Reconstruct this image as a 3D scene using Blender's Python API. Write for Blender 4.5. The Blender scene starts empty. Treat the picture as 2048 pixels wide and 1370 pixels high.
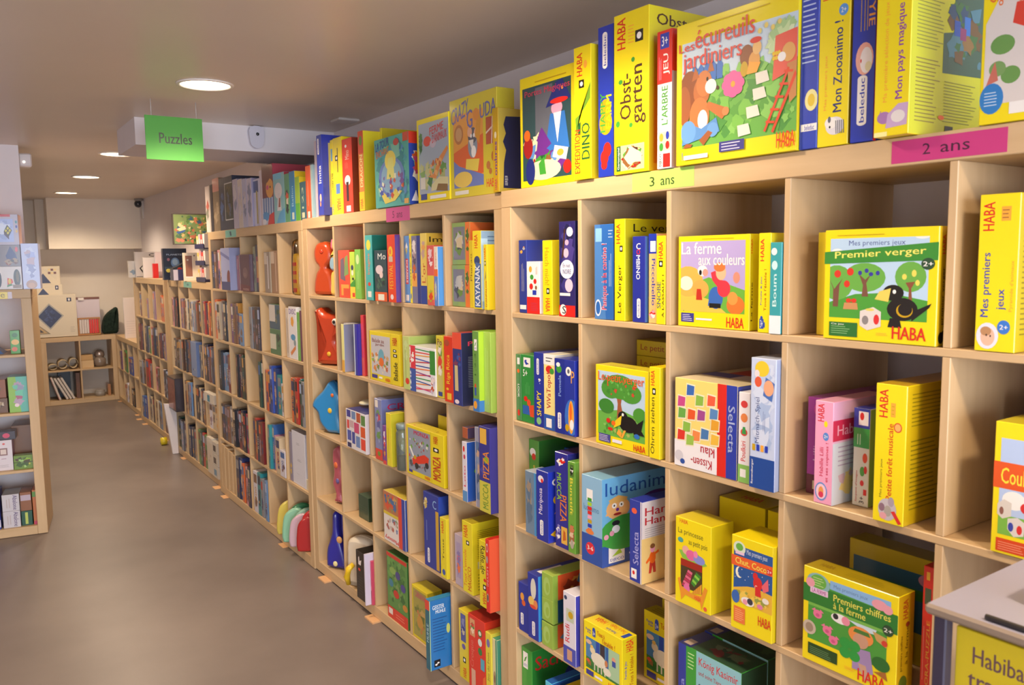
import bpy, bmesh, math, random
from mathutils import Vector, Matrix

# ---------------------------------------------------------------- camera, light, exposure
C = bpy.context.scene.collection
cam = bpy.data.objects.new('camera', bpy.data.cameras.new('camera'))
C.objects.link(cam)
YAW, PITCH, ROLL = 0.597836, -0.102085, -0.013818
fw = Vector((math.sin(YAW)*math.cos(PITCH), math.cos(YAW)*math.cos(PITCH), math.sin(PITCH)))
rt0 = Vector((math.cos(YAW), -math.sin(YAW), 0)); up0 = rt0.cross(fw)
rt = rt0*math.cos(ROLL)+up0*math.sin(ROLL); up = -rt0*math.sin(ROLL)+up0*math.cos(ROLL)
M = Matrix((rt, up, -fw)).transposed().to_4x4(); M.translation = (-1.48141, -2.22700, 1.63004)
cam.matrix_world = M
cam.data.sensor_width = 36; cam.data.lens = 1640.85*36/2048
cam.data.clip_start = 0.02; cam.data.clip_end = 60
cam.data.dof.use_dof = True; cam.data.dof.focus_distance = 3.1; cam.data.dof.aperture_fstop = 8
bpy.context.scene.camera = cam
sc = bpy.context.scene
sc.view_settings.view_transform = 'Standard'; sc.view_settings.look = 'None'
sc.view_settings.gamma = 1; sc.view_settings.use_curve_mapping = False
sc.view_settings.exposure = 0.32
wd = bpy.data.worlds.new('daylight'); sc.world = wd; wd.use_nodes = True
wb = wd.node_tree.nodes['Background']; wb.inputs[0].default_value = (0.62, 0.78, 1.0, 1); wb.inputs[1].default_value = 1.6
def area_light(name, loc, rot, sx, sy, power, col, spread=math.pi):
    l = bpy.data.lights.new(name, 'AREA'); l.shape = 'RECTANGLE'; l.size = sx; l.size_y = sy
    l.energy = power; l.color = col; l.spread = spread
    o = bpy.data.objects.new(name, l); o.location = loc; o.rotation_euler = rot; C.objects.link(o); return o
# daylight entering through the shop windows behind the camera
area_light('window_daylight', (-1.9, -6.35, 1.35), (math.radians(90), 0, 0), 4.2, 2.0, 265, (0.80, 0.88, 1.0))
LAMP_POS = [(-0.53,-4.4),(-0.53,-2.45),(-0.53,-0.5),(-0.53,1.46),(-0.475,4.06),(-0.45,5.8),(-0.41,7.65),
            (-3.0,-2.9),(-3.0,-0.5),(-3.0,1.6)]
def lamp_light(x, y):
    l = bpy.data.lights.new('downlight_beam', 'SPOT'); l.energy = LAMP_W; l.color = (1.0, 0.80, 0.58)
    l.spot_size = math.radians(150); l.spot_blend = 0.6; l.shadow_soft_size = 0.085
    o = bpy.data.objects.new('downlight_beam', l); o.location = (x, y, 2.365); C.objects.link(o)
LAMP_W = 82

# ---------------------------------------------------------------- materials
def lin(h):
    h = h.lstrip('#'); v = [int(h[i:i+2], 16)/255 for i in (0, 2, 4)]
    return tuple(c/12.92 if c <= .04045 else ((c+.055)/1.055)**2.4 for c in v)+(1,)
PAL = dict(y='f2dc10', Y='f7ec8a', r='d8241c', R='9c1a1a', b='2038b0', B='1c2a78', w='f2efec', k='141414', g='3f9a35', G='1d5a2c',
           o='ee6a1c', O='f5a83a', p='f0a0bc', v='6a2a8c', c='8cc4e8', t='2aa0a8', n='8a5a30', N='4a2c1c', l='b8d0ec', m='c02878', s='a8a8b0',
           S='606470', d='20244a', e='e8dcb8', f='a8d030', F='6c9a28', u='3070c0', U='5a8ccc', P='c8549a', x='d8c098', q='e8e0f4', z='7a4a4a', D='c8a010',
           i='b9a3b5', j='c7d7c0', h='c23a58')
MATS = {}
def mat(key, rough=0.36, coat=0.4, metal=0.0, emis=0, trans=0, alpha=1):
    k = (key, rough, coat, metal, emis, trans, alpha)
    if k in MATS: return MATS[k]
    m = bpy.data.materials.new('mat_'+key); m.use_nodes = True
    p = m.node_tree.nodes['Principled BSDF']; col = lin(PAL.get(key, key))
    p.inputs['Base Color'].default_value = col; p.inputs['Roughness'].default_value = rough
    p.inputs['Coat Weight'].default_value = coat; p.inputs['Coat Roughness'].default_value = 0.12
    p.inputs['Metallic'].default_value = metal; p.inputs['Transmission Weight'].default_value = trans
    p.inputs['Alpha'].default_value = alpha
    if emis: p.inputs['Emission Color'].default_value = col; p.inputs['Emission Strength'].default_value = emis
    MATS[k] = m; return m
def paint(key, c1, c2, scale, rough=0.8, bump=0.05, stretch=(1,1,1), detail=6, spec=0.5):
    if key in MATS: return MATS[key]
    m = bpy.data.materials.new(key); m.use_nodes = True; nt = m.node_tree; p = nt.nodes['Principled BSDF']
    tc = nt.nodes.new('ShaderNodeTexCoord'); mp = nt.nodes.new('ShaderNodeMapping'); mp.inputs['Scale'].default_value = stretch
    nz = nt.nodes.new('ShaderNodeTexNoise'); nz.inputs['Scale'].default_value = scale; nz.inputs['Detail'].default_value = detail
    cr = nt.nodes.new('ShaderNodeValToRGB'); cr.color_ramp.elements[0].color = lin(c1); cr.color_ramp.elements[1].color = lin(c2)
    cr.color_ramp.elements[0].position = .3; cr.color_ramp.elements[1].position = .7
    nt.links.new(tc.outputs['Object'], mp.inputs[0]); nt.links.new(mp.outputs[0], nz.inputs['Vector'])
    nt.links.new(nz.outputs[0], cr.inputs[0]); nt.links.new(cr.outputs[0], p.inputs['Base Color'])
    p.inputs['Roughness'].default_value = rough; p.inputs['Specular IOR Level'].default_value = spec
    if bump:
        b = nt.nodes.new('ShaderNodeBump'); b.inputs['Strength'].default_value = bump; b.inputs['Distance'].default_value = 0.01
        nt.links.new(nz.outputs[0], b.inputs['Height']); nt.links.new(b.outputs[0], p.inputs['Normal'])
    MATS[key] = m; return m
BIRCH = lambda: paint('birch_veneer', 'c6a67c', 'd0b188', 3, 0.45, 0.01, (12, 12, .8))
BIRCH_H = lambda: paint('birch_veneer_horizontal', 'c6a67c', 'd0b188', 3, 0.45, 0.01, (12, .8, 12))

# ---------------------------------------------------------------- helpers
def tag(o, label=None, cat=None, group=None, kind=None):
    if label: o['label'] = label
    if cat: o['category'] = cat
    if group: o['group'] = group
    if kind: o['kind'] = kind
    return o
def empty(name, loc, label, cat, group=None, rz=0):
    o = bpy.data.objects.new(name, None); o.empty_display_size = 0.05; o.location = loc; o.rotation_euler = (0, 0, rz)
    C.objects.link(o); return tag(o, label, cat, group)
class MB:
    """collects geometry with material slots and links it as one mesh object"""
    def __init__(s): s.v = []; s.f = []; s.m = []; s.mats = []; s.sm = []; s.fix = False
    def slot(s, m):
        if m not in s.mats: s.mats.append(m)
        return s.mats.index(m)
    def add(s, vs, fs, m, smooth=False, T=None):
        b = len(s.v); k = s.slot(m)
        for v in vs: s.v.append(tuple(T @ Vector(v)) if T else tuple(v))
        for f in fs: s.f.append(tuple(i+b for i in f)); s.m.append(k); s.sm.append(smooth)
    def box(s, x0, y0, z0, x1, y1, z1, m, r=0.0, T=None, faces=None):
        """axis aligned box with chamfered edges r; faces: dict side->material"""
        x0, x1 = min(x0,x1), max(x0,x1); y0, y1 = min(y0,y1), max(y0,y1); z0, z1 = min(z0,z1), max(z0,z1)
        r = min(r, (x1-x0)/3, (y1-y0)/3, (z1-z0)/3)
        if r <= 0:
            vs = [(x,y,z) for x in (x0,x1) for y in (y0,y1) for z in (z0,z1)]
            q = {'-x':(0,1,3,2),'+x':(4,6,7,5),'-y':(0,4,5,1),'+y':(2,3,7,6),'-z':(0,2,6,4),'+z':(1,5,7,3)}
            for k, f in q.items(): s.add([vs[i] for i in f], [(0,1,2,3)], (faces or {}).get(k, m), T=T)
            return
        def P(a, i):  # a: corner sign tuple, i: which axis is on the face plane
            c = []
            for ax, (lo, hi) in enumerate(((x0,x1),(y0,y1),(z0,z1))):
                e = hi if a[ax] > 0 else lo
                c.append(e if ax == i else e - a[ax]*r)
            return tuple(c)
        names = ['x','y','z']
        for i in range(3):
            j, k = (i+1)%3, (i+2)%3
            for sg in (-1, 1):
                q = []
                for sj, sk in ((-1,-1),(1,-1),(1,1),(-1,1)):
                    a = [0,0,0]; a[i]=sg; a[j]=sj; a[k]=sk; q.append(P(a, i))
                if sg < 0: q.reverse()
                mm = (faces or {}).get(('-' if sg < 0 else '+')+names[i], m)
                s.add(q, [(0,1,2,3)], mm, T=T)
        for i in range(3):          # edges parallel to axis i
            j, k = (i+1)%3, (i+2)%3
            for sj in (-1, 1):
                for sk in (-1, 1):
                    a = [0,0,0]; a[j]=sj; a[k]=sk; lo = list(a); hi = list(a); lo[i] = -1; hi[i] = 1
                    q = [P(lo,j), P(hi,j), P(hi,k), P(lo,k)]
                    if sj*sk > 0: q.reverse()
                    s.add(q, [(0,1,2,3)], m, T=T)
        for a in ((i,j,k) for i in (-1,1) for j in (-1,1) for k in (-1,1)):
            q = [P(a,0), P(a,1), P(a,2)]
            if a[0]*a[1]*a[2] < 0: q.reverse()
            s.add(q, [(0,1,2)], m, T=T)
    def tube(s, pts, rad, m, n=10, cap=True, closed=False):
        s.fix = True
        rings = []; pts = [Vector(p) for p in pts]; N = len(pts)
        rr = rad if isinstance(rad, (list, tuple)) else [rad]*N
        ref = None
        for i, p in enumerate(pts):
            d = (pts[(i+1) % N if closed else min(i+1, N-1)] - pts[(i-1) if (closed or i) else 0]).normalized()
            if ref is None: ref = Vector((0,0,1)) if abs(d.z) < .9 else Vector((1,0,0))
            a = d.cross(ref).normalized(); b = d.cross(a); ref = -b if False else ref
            rings.append([p + (a*math.cos(t*2*math.pi/n) + b*math.sin(t*2*math.pi/n))*rr[i] for t in range(n)])
        vs = [v for r in rings for v in r]; fs = []
        for i in range(N if closed else N-1):
            i2 = (i+1) % N
            for t in range(n): fs.append((i*n+t, i*n+(t+1)%n, i2*n+(t+1)%n, i2*n+t))
        if cap and not closed: fs.append(tuple(range(n))); fs.append(tuple((N-1)*n+t for t in reversed(range(n))))
        s.add(vs, fs, m, True)
    def lathe(s, prof, m, n=24, T=None, smooth=True):
        s.fix = True
        vs = []; fs = []
        for (r, z) in prof:
            for t in range(n): vs.append((r*math.cos(2*math.pi*t/n), r*math.sin(2*math.pi*t/n), z))
        for i in range(len(prof)-1):
            for t in range(n): fs.append((i*n+t, i*n+(t+1)%n, (i+1)*n+(t+1)%n, (i+1)*n+t))
        fs.append(tuple(reversed(range(n)))); fs.append(tuple((len(prof)-1)*n+t for t in range(n)))
        s.add(vs, fs, m, smooth, T)
    def prism(s, outline, depth, m, T=None, bev=0.0, mside=None):
        """outline in (u,v); extruded along +w from 0 to depth; front at w=0 looks to -w; rounded by bev"""
        s.fix = True; n = len(outline); cu = sum(p[0] for p in outline)/n; cv = sum(p[1] for p in outline)/n
        def ring(off, w):
            o = []
            for i, (u, v) in enumerate(outline):
                a = Vector(outline[i-1]); b = Vector(outline[(i+1) % n]); t = (b-a).normalized(); nn = Vector((t.y, -t.x))
                o.append((u-nn.x*off, v-nn.y*off, w))
            return o
        steps = [(bev, 0), (bev*.3, bev*.3), (0, bev), (0, depth-bev), (bev*.3, depth-bev*.3), (bev, depth)] if bev else [(0,0),(0,depth)]
        vs = []; fs = []
        for off, w in steps: vs += ring(off, w)
        for k in range(len(steps)-1):
            for i in range(n): fs.append((k*n+i, k*n+(i+1)%n, (k+1)*n+(i+1)%n, (k+1)*n+i))
        s.add(vs, fs, mside or m, bool(bev), T)
        s.add(vs[:n], [tuple(reversed(range(n)))], m, False, T); s.add(vs[-n:], [tuple(range(n))], m, False, T)
    def sphere(s, c, rx, ry, rz, m, n=16, T=None):
        vs = []; fs = []; h = n//2
        for i in range(h+1):
            a = math.pi*i/h
            for t in range(n):
                b = 2*math.pi*t/n; vs.append((c[0]+rx*math.sin(a)*math.cos(b), c[1]+ry*math.sin(a)*math.sin(b), c[2]+rz*math.cos(a)))
        for i in range(h):
            for t in range(n): fs.append((i*n+t, (i+1)*n+t, (i+1)*n+(t+1)%n, i*n+(t+1)%n))
        s.add(vs, fs, m, True, T)
    def build(s, name, parent=None, loc=(0,0,0), rz=0, rot=None):
        me = bpy.data.meshes.new(name); me.from_pydata(s.v, [], s.f)
        for m in s.mats: me.materials.append(m)
        me.polygons.foreach_set('material_index', s.m); me.polygons.foreach_set('use_smooth', s.sm); me.update()
        if s.fix:
            bm = bmesh.new(); bm.from_mesh(me); bmesh.ops.recalc_face_normals(bm, faces=bm.faces); bm.to_mesh(me); bm.free()
        o = bpy.data.objects.new(name, me); o.location = loc; o.rotation_euler = rot or (0, 0, rz); C.objects.link(o)
        if parent: o.parent = parent
        return o

GLYPH = {}
def glyph(text, bold=True, shear=0.0):
    k = (text, bold, shear)
    if k not in GLYPH:
        cu = bpy.data.curves.new('t', 'FONT'); cu.body = text; cu.resolution_u = 2; cu.shear = shear
        o = bpy.data.objects.new('t', cu); me = o.to_mesh()
        vs = [(v.co.x, v.co.y) for v in me.vertices]; fs = [tuple(p.vertices) for p in me.polygons]
        o.to_mesh_clear(); bpy.data.objects.remove(o); bpy.data.curves.remove(cu)
        x0 = min(v[0] for v in vs); x1 = max(v[0] for v in vs); y0 = min(v[1] for v in vs); y1 = max(v[1] for v in vs)
        vs = [((x-x0)/max(1e-6, x1-x0), (y-y0)/max(1e-6, y1-y0)) for x, y in vs]
        GLYPH[k] = (vs, fs)
    return GLYPH[k]
def art(mb, els, T, W, H, gl=True):
    """draw printed elements on a W x H face; T maps (u metres, v metres, outward) to local space"""
    lay = 0.00022
    clip = [0, 0, 1, 1]
    def put(vs, fs, col, cl=False):
        nonlocal lay
        if cl:      # keep a printed shape inside the picture frame
            for ax, lim, sg in ((0, clip[0], 1), (1, clip[1], 1), (0, clip[2], -1), (1, clip[3], -1)):
                out = []
                for i, a in enumerate(vs):
                    b = vs[i-1]; ia = (a[ax]-lim)*sg >= 0; ib = (b[ax]-lim)*sg >= 0
                    if ia != ib: t = (lim-b[ax])/(a[ax]-b[ax]); out.append((b[0]+(a[0]-b[0])*t, b[1]+(a[1]-b[1])*t))
                    if ia: out.append(a)
                vs = out
                if len(vs) < 3: return
            fs = [tuple(range(len(vs)))]
        mb.add([(u*W, v*H, lay) for u, v in vs], fs, mat(col), T=T); lay += 0.000015
    rnd = random.Random(len(els)*7+3)
    for e in els:
        k = e[0]
        if k == 'c': clip = e[1:5]
        elif k == 'r': put([(e[1],e[2]),(e[3],e[2]),(e[3],e[4]),(e[1],e[4])], [(0,1,2,3)], e[5])
        elif k == 'q': put(list(zip(e[1][0::2], e[1][1::2])), [tuple(range(len(e[1])//2))], e[2], True)
        elif k == 'e':
            n = 18; put([(e[1]+e[3]*math.cos(2*math.pi*i/n), e[2]+e[4]*math.sin(2*math.pi*i/n)) for i in range(n)], [tuple(range(n))], e[5], True)
        elif k == 't':     # ('t', text, u0, v0, u1, v1, colour, rot, bold)
            rot = e[7] if len(e) > 7 else 0; vs, fs = glyph(e[1], e[8] if len(e) > 8 else True)
            u0, v0, u1, v1 = e[2:6]; du, dv = u1-u0, v1-v0
            if rot == 90: q = [(u1-y*du, v0+x*dv) for x, y in vs]
            elif rot == -90: q = [(u0+y*du, v1-x*dv) for x, y in vs]
            elif rot == 180: q = [(u1-x*du, v1-y*dv) for x, y in vs]
            else:
                sl = e[9] if len(e) > 9 else 0; q = [(u0+x*du, v0+y*dv+x*sl) for x, y in vs]
            put(q, fs, e[6])
            if not (len(e) > 8 and not e[8]):      # a second pass thickens the strokes
                st = .05/max(1, len(e[1])); a, b = (0, st*dv) if rot in (90, -90) else (st*du, 0); put([(u+a, v+b) for u, v in q], fs, e[6])
        elif k == 'l':     # body text lines
            u0, v0, u1, v1, n, col = e[1:7]; vs = []; fs = []; st = (v1-v0)/n
            for i in range(n):
                b = len(vs); uu = u0+(u1-u0)*(0.72+0.28*rnd.random()); a = v1-(i+.7)*st; vs += [(u0,a),(uu,a),(uu,a+st*.28),(u0,a+st*.28)]; fs.append((b,b+1,b+2,b+3))
            put(vs, fs, col)
        elif k == 'L':     # vertical body text lines
            u0, v0, u1, v1, n, col = e[1:7]; vs = []; fs = []; st = (u1-u0)/n
            for i in range(n):
                b = len(vs); vv = v0+(v1-v0)*(0.72+0.28*rnd.random()); a = u0+(i+.3)*st; vs += [(a,v0),(a+st*.28,v0),(a+st*.28,vv),(a,vv)]; fs.append((b,b+1,b+2,b+3))
            put(vs, fs, col)
        elif k == 'x':     # scatter of blobs inside a rectangle
            u0, v0, u1, v1, cols, n, seed = e[1:8]; r2 = random.Random(seed); asp = W/H
            sz = e[8] if len(e) > 8 else 0.16
            for i in range(n):
                rv = (v1-v0)*sz*(0.4+0.9*r2.random()); ru = rv/asp*(0.7+0.7*r2.random()); ru = min(ru, (u1-u0)*.45); rv = min(rv, (v1-v0)*.45)
                cu = u0+ru+(u1-u0-2*ru)*r2.random(); cv = v0+rv+(v1-v0-2*rv)*r2.random(); ph = r2.random()*6; m_ = 7+int(5*r2.random())
                put([(cu+ru*(.75+.25*math.sin(3*j+ph))*math.cos(2*math.pi*j/m_), cv+rv*(.75+.25*math.cos(2*j+ph))*math.sin(2*math.pi*j/m_)) for j in range(m_)], [tuple(range(m_))], cols[int(r2.random()*len(cols))])
    return mb
def face_T(kind, w, d, h):
    """local frames of a game box standing at its front-left-bottom corner: front looks to -x, width runs to -y"""
    if kind == 'F': return Matrix(((0,0,-1,0),(-1,0,0,0),(0,1,0,0),(0,0,0,1))), w, h
    if kind == 'S': return Matrix(((1,0,0,0),(0,0,-1,-w),(0,1,0,0),(0,0,0,1))), d, h
    if kind == 'T': return Matrix(((0,1,0,0),(-1,0,0,0),(0,0,1,h),(0,0,0,1))), w, d
    if kind == 'B': return Matrix(((-1,0,0,d),(0,0,1,0),(0,1,0,0),(0,0,0,1))), d, h
def game_box(name, label, cat, group, x, y, z, w, d, h, cols, F=(), S=(), T_=(), yaw=0.0, parent=None):
    mb = MB(); c = cols + cols[-1:]*(3-len(cols)) if len(cols) < 3 else cols
    fc, scol, tc = (c[0], c[1], c[2])
    mb.box(0, -w, 0, d, 0, h, mat(fc), r=0.0011, faces={'-x': mat(fc), '-y': mat(scol), '+y': mat(scol), '+z': mat(tc), '+x': mat(scol)})
    for kind, els in (('F', F), ('S', S), ('T', T_)):
        if els:
            T, a, b = face_T(kind, w, d, h); art(mb, els, T, a, b)
    o = mb.build(name, parent, (x, y, z), yaw)
    return tag(o, label, cat, group)

# ---------------------------------------------------------------- the room
HC = 2.385; XW = 0.45; FZ = -0.008
def slab(name, x0, y0, z0, x1, y1, z1, m):
    mb = MB(); mb.box(x0, y0, z0, x1, y1, z1, m); return tag(mb.build(name), kind='structure')
concrete = paint('polished_concrete', '716560', '857872', 1.6, 0.36, 0.12, detail=12)
plaster = paint('painted_plaster', 'e2dadc', 'e8e0e0', 3, 0.7, 0.01)
ceil_m = paint('ceiling_paint', 'd8cabc', 'dfd2c4', 1.2, 0.35, 0.004)
wall_b = paint('painted_plaster_back', 'e6dac9', 'ebe1d2', 3, 0.75, 0.01)
slab('floor', -5, -6.6, FZ-.1, XW+.1, 9.1, FZ, concrete)
slab('ceiling', -5, -6.6, HC, XW+.1, 9.1, HC+.1, ceil_m)
slab('wall_right', XW, -6.6, FZ, XW+.1, 9.1, HC, plaster)
slab('wall_back', -5, 9.0, FZ, XW, 9.1, HC, wall_b)
slab('wall_left', -5.1, -6.6, FZ-.1, -5, 9.1, HC+.1, plaster)
mb = MB()   # street side wall with the opening of the shop window
for a in ((-5, 0, XW+.1, .35), (-5, 2.3, XW+.1, HC), (-5, .35, -4.0, 2.3), (.2, .35, XW+.1, 2.3)):
    mb.box(a[0], -6.6, a[1]+FZ*(a[1]==0), a[2], -6.5, a[3], plaster)
tag(mb.build('wall_front'), kind='structure')
mb = MB(); mb.box(-4.0, -6.57, .35, .2, -6.56, 2.3, mat('ffffff', 0.02, 0, trans=1.0)); tag(mb.build('window_1'), kind='structure')
mb = MB(); mb.box(-.64, 2.45, 2.245, XW, 2.98, HC, plaster); tag(mb.build('trim_1'), kind='structure')      # ceiling beam
mb = MB(); mb.box(-.53, 8.5, 1.81, XW, 9.0, HC, wall_b); mb.box(-.62, 8.8, 1.81, -.53, 9.0, HC, wall_b)
tag(mb.build('trim_2'), kind='structure')      # bulkhead above the end wall
slab('wall_pillar', -1.62, 3.9, FZ, -1.07, 4.45, HC, plaster)

# recessed downlights
for i, (x, y) in enumerate(LAMP_POS):
    vis = {3: 'round ceiling downlight nearest the camera, before the green sign', 4: 'round ceiling downlight half hidden behind the beam end',
           5: 'round ceiling downlight, second from the far end of the room', 6: 'round ceiling downlight nearest the end wall'}
    lab = vis.get(i, ['round downlight above the street end of the right aisle', 'round downlight over the aisle behind the camera', 'round downlight over the aisle beside the camera',
                      '', '', '', '', 'round downlight far left near the shop window', 'round downlight over the left side of the shop', 'round downlight left of the first bookcase gap'][i])
    e = empty('ceiling_downlight', (x, y, HC), lab, 'ceiling light', 'recessed round ceiling downlights')
    mb = MB(); ring = [(.1+.018*math.cos(t*math.pi/4), -.004+.006*math.sin(t*math.pi/4)) for t in range(0, 5)]
    mb.lathe([(.118, -.001), (.116, -.006), (.104, -.008), (.1, -.004), (.1, -.001)], mat('e8e0d8', .4, 0), 32); mb.build('trim_ring', e)
    mb = MB(); mb.lathe([(.0995, -.001), (.0995, -.0035), (.06, -.0045), (.001, -.0048)], mat('ffe6c0', .5, 0, emis=9), 32); mb.build('diffuser', e)
    lamp_light(x, y)

# ---------------------------------------------------------------- bookcases
TT, CC, DD, DEP = .053, .335, .016, .39
def size(n): return 2*TT+n*CC+(n-1)*DD
def bookcase(label, x, y, z, nc, nr, rz=0.0):
    e = empty('cube_bookcase', (x, y, z), label, 'bookcase', 'birch cube bookcases', rz)
    W, H = size(nc), size(nr); mv = BIRCH(); mh = BIRCH_H()
    def part(n, a, m): mb = MB(); mb.box(*a, m, r=.0015); mb.build(n, e)
    part('top_panel', (0, 0, H-TT, DEP, W, H), mh); part('bottom_panel', (0, TT+.0005, 0, DEP, W-TT-.0005, TT), mh)
    part('side_panel', (0, 0, 0, DEP, TT, H-TT-.0005), mv); part('side_panel', (0, W-TT, 0, DEP, W, H-TT-.0005), mv)
    for r in range(1, nr): z0 = TT+r*CC+(r-1)*DD; part('shelf', (0.001, TT, z0, DEP-.001, W-TT, z0+DD), mh)
    for r in range(nr):
        for k in range(1, nc):
            y0 = TT+k*CC+(k-1)*DD; z0 = TT+r*(CC+DD); part('divider', (0.002, y0, z0, DEP-.002, y0+DD, z0+CC), mv)
    return e
UNITS = dict(A=(0, -1.845, 0, 5, 5, 0), B=(.025, .03, 0, 5, 5, 0), C=(.02, 1.877, -.006, 5, 5, 0), D=(.05, 3.766, -.006, 4, 4, 0), E=(.086, 5.57, -.006, 4, 4, 0),
             F=(.11, 7.08, -.006, 4, 2, 0), L=(-1.092, 3.437, -.006, 2, 4, math.radians(80.8)), K=(.118, 8.59, -.006, 2, 2, math.pi/2))
bookcase('nearest and largest birch bookcase, five by five cubbies of yellow games', *UNITS['A'])
bookcase('second birch bookcase from the right, behind the seam below the dark wizard box', *UNITS['B'])
bookcase('third tall birch bookcase, the last full-height one before the low ones', *UNITS['C'])
bookcase('lower birch bookcase of puzzles, beyond the three tall ones', *UNITS['D'])
bookcase('lower birch bookcase farther on, with chess boxes on top', *UNITS['E'])
bookcase('lowest birch bookcase on the right near the end wall', *UNITS['F'])
bookcase('birch bookcase cut by the left edge of the photo', *UNITS['L'])
bookcase('small birch two by two bookcase against the end wall', *UNITS['K'])

# ---------------------------------------------------------------- boxes: (x, y, z, width, depth, height) in metres
G_ = ['boxes standing on top of the nearest bookcase', 'boxes in the nearest bookcase', 'boxes standing on top of the second bookcase', 'boxes in the second bookcase', 'boxes in the third bookcase', 'boxes in the fourth bookcase', 'boxes in the fifth bookcase', 'boxes in the lowest bookcase', 'boxes standing on top of the third bookcase']
def g(label, group, p, cols, F, S=(), T=()): game_box('board_game_box', label, 'board game', group, *p, cols, F, S, T)
def h(label, group, p, cols, F, S=(), T=()): game_box('puzzle_box', label, 'puzzle', group, *p, cols, F, S, T)
g('olive spine with purple bird and script, on top of nearest bookcase',G_[0],(.012,.062,1.846,.033,.3,.27),['D','b8a040','D'],[('t','ombres',.25,.2,.75,.6,'v',90),('t','HABA',.3,.03,.7,.16,'h',90),('e',.5,.68,.2,.04,'e')],[('q',(.06,.05,1,.05,1,.95,.1,.9,.07,.8,.1,.7,.06,.6,.1,.5,.07,.35),'26284c'),('l',.08,.08,.12,.2,6,'w')])
g('wide box with blue wizard cover, on top of nearest bookcase',G_[0],(.005,-.106,1.846,.266,.06,.33),['y'],[('r',.05,.06,.95,.9,'2a4a50'),('r',.3,.3,.62,.88,'S'),('x',.05,.06,.95,.5,['G','U','R','e','n','g','v'],40,3,.2),('q',(.48,.3,.92,.3,.84,.62,.58,.62),'u'),('e',.7,.66,.1,.06,'p'),('q',(.64,.62,.78,.62,.71,.36),'w'),('q',(.5,.68,.95,.72,.8,.9,.68,.88),'B'),('e',.74,.72,.16,.025,'r'),('e',.8,.82,.02,.015,'O'),('q',(.3,.24,.6,.36,.42,.52,.36,.46),'v'),('e',.42,.3,.14,.03,'v'),('e',.45,.14,.32,.09,'e'),('q',(.38,.1,.5,.1,.46,.26,.36,.2),'g'),('e',.88,.14,.07,.06,'r'),('e',.16,.36,.09,.1,'R'),('e',.14,.47,.06,.05,'o'),('e',.2,.14,.09,.12,'B'),('q',(.62,.24,.86,.2,.9,.3,.66,.34),'w'),('e',.76,.27,.06,.03,'O'),('t','Portes Magiques',.1,.8,.93,.87,'h'),('l',.3,.92,.9,.95,1,'D')],[('r',0,0,1,1,'y')])
g('narrow yellow spine with green dinosaur, on top of nearest bookcase',G_[0],(-.01,-.39,1.846,.074,.28,.36),['y','e8d020','y'],[('t','HABA',.18,.78,.5,.95,'r',90),('e',.68,.86,.1,.03,'O'),('r',.3,.69,.6,.75,'k'),('e',.45,.72,.09,.018,'w'),('q',(.08,.47,.4,.5,.8,.66,.97,.72,.95,.6,.6,.53,.35,.5,.3,.38,.12,.36),'F'),('q',(.25,.42,.4,.44,.38,.34,.24,.34),'G'),('t','EXPEDITION',.05,.05,.36,.38,'r',90),('t','DINO',.45,.15,.92,.42,'G',90)],[('x',.1,.5,.9,.95,['S','i','B'],10,5),('l',.1,.05,.9,.35,8,'s')])
g('tall royal blue box with green bubble title, on top of nearest bookcase',G_[0],(0,-.482,1.846,.062,.3,.395),['b','2848c8','b'],[('r',.3,.74,.62,.94,'w'),('e',.46,.74,.16,.02,'w'),('e',.46,.94,.16,.02,'w'),('t','beleduc',.38,.74,.54,.94,'b',90),('e',.5,.36,.42,.08,'D'),('e',.5,.46,.36,.06,'D'),('t','HAPPY',.14,.3,.48,.56,'g',90),('t','FARM',.52,.32,.88,.54,'y',90),('e',.42,.13,.26,.05,'r'),('e',.6,.18,.26,.05,'r'),('e',.4,.08,.2,.03,'r')],[('r',.02,.02,.1,.98,'c')])
g('tallest yellow box with brown orchard script, on top of nearest bookcase',G_[0],(-.005,-.552,1.846,.131,.33,.407),['y','d8c820','y'],[('t','HABA',.1,.78,.34,.97,'r',90),('l',.42,.8,.6,.92,6,'O'),('r',.62,.8,.84,.87,'k'),('e',.73,.835,.066,.021,'w'),('t','Obst-',.18,.34,.5,.62,'N',90),('t','garten',.56,.3,.92,.66,'N',90),('e',.12,.32,.06,.02,'g'),('e',.2,.58,.06,.015,'g'),('e',.56,.7,.05,.015,'g'),('e',.5,.3,.05,.015,'g'),('r',.08,.02,.88,.18,'x'),('r',.08,.02,.2,.18,'G'),('t','Gartenspiel',.11,.03,.18,.17,'w',90),('x',.2,.02,.88,.18,['n','O','w','g','R','e','N'],34,2,.5)],[('t','Obstgarten',.08,.87,.8,.96,'N'),('r',.05,.05,.9,.82,'D'),('x',.1,.1,.9,.8,['g','c','r','e','f'],20,6)])
g('slim red and white spine beside tallest yellow box, on top of nearest bookcase',G_[0],(-.005,-.713,1.846,.05,.25,.331),['w','d04030','w'],[('r',0,.62,1,1,'r'),('r',.2,.87,.8,.98,'b'),('t','3+',.3,.89,.7,.96,'w'),('t','JEU',.42,.68,.85,.83,'w',90),('L',.1,.65,.3,.84,3,'p'),('t',"L'ARBRE",.3,.32,.72,.6,'g',90),('r',.12,.13,.9,.27,'e'),('e',.3,.23,.14,.03,'O'),('e',.72,.24,.12,.03,'b'),('e',.3,.16,.14,.03,'g'),('e',.72,.17,.14,.03,'r'),('r',.42,.01,.9,.11,'r'),('t','DJECO',.15,.02,.36,.11,'k',90)],[('r',0,.7,1,1,'r'),('r',0,0,1,.7,'i')])
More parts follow.
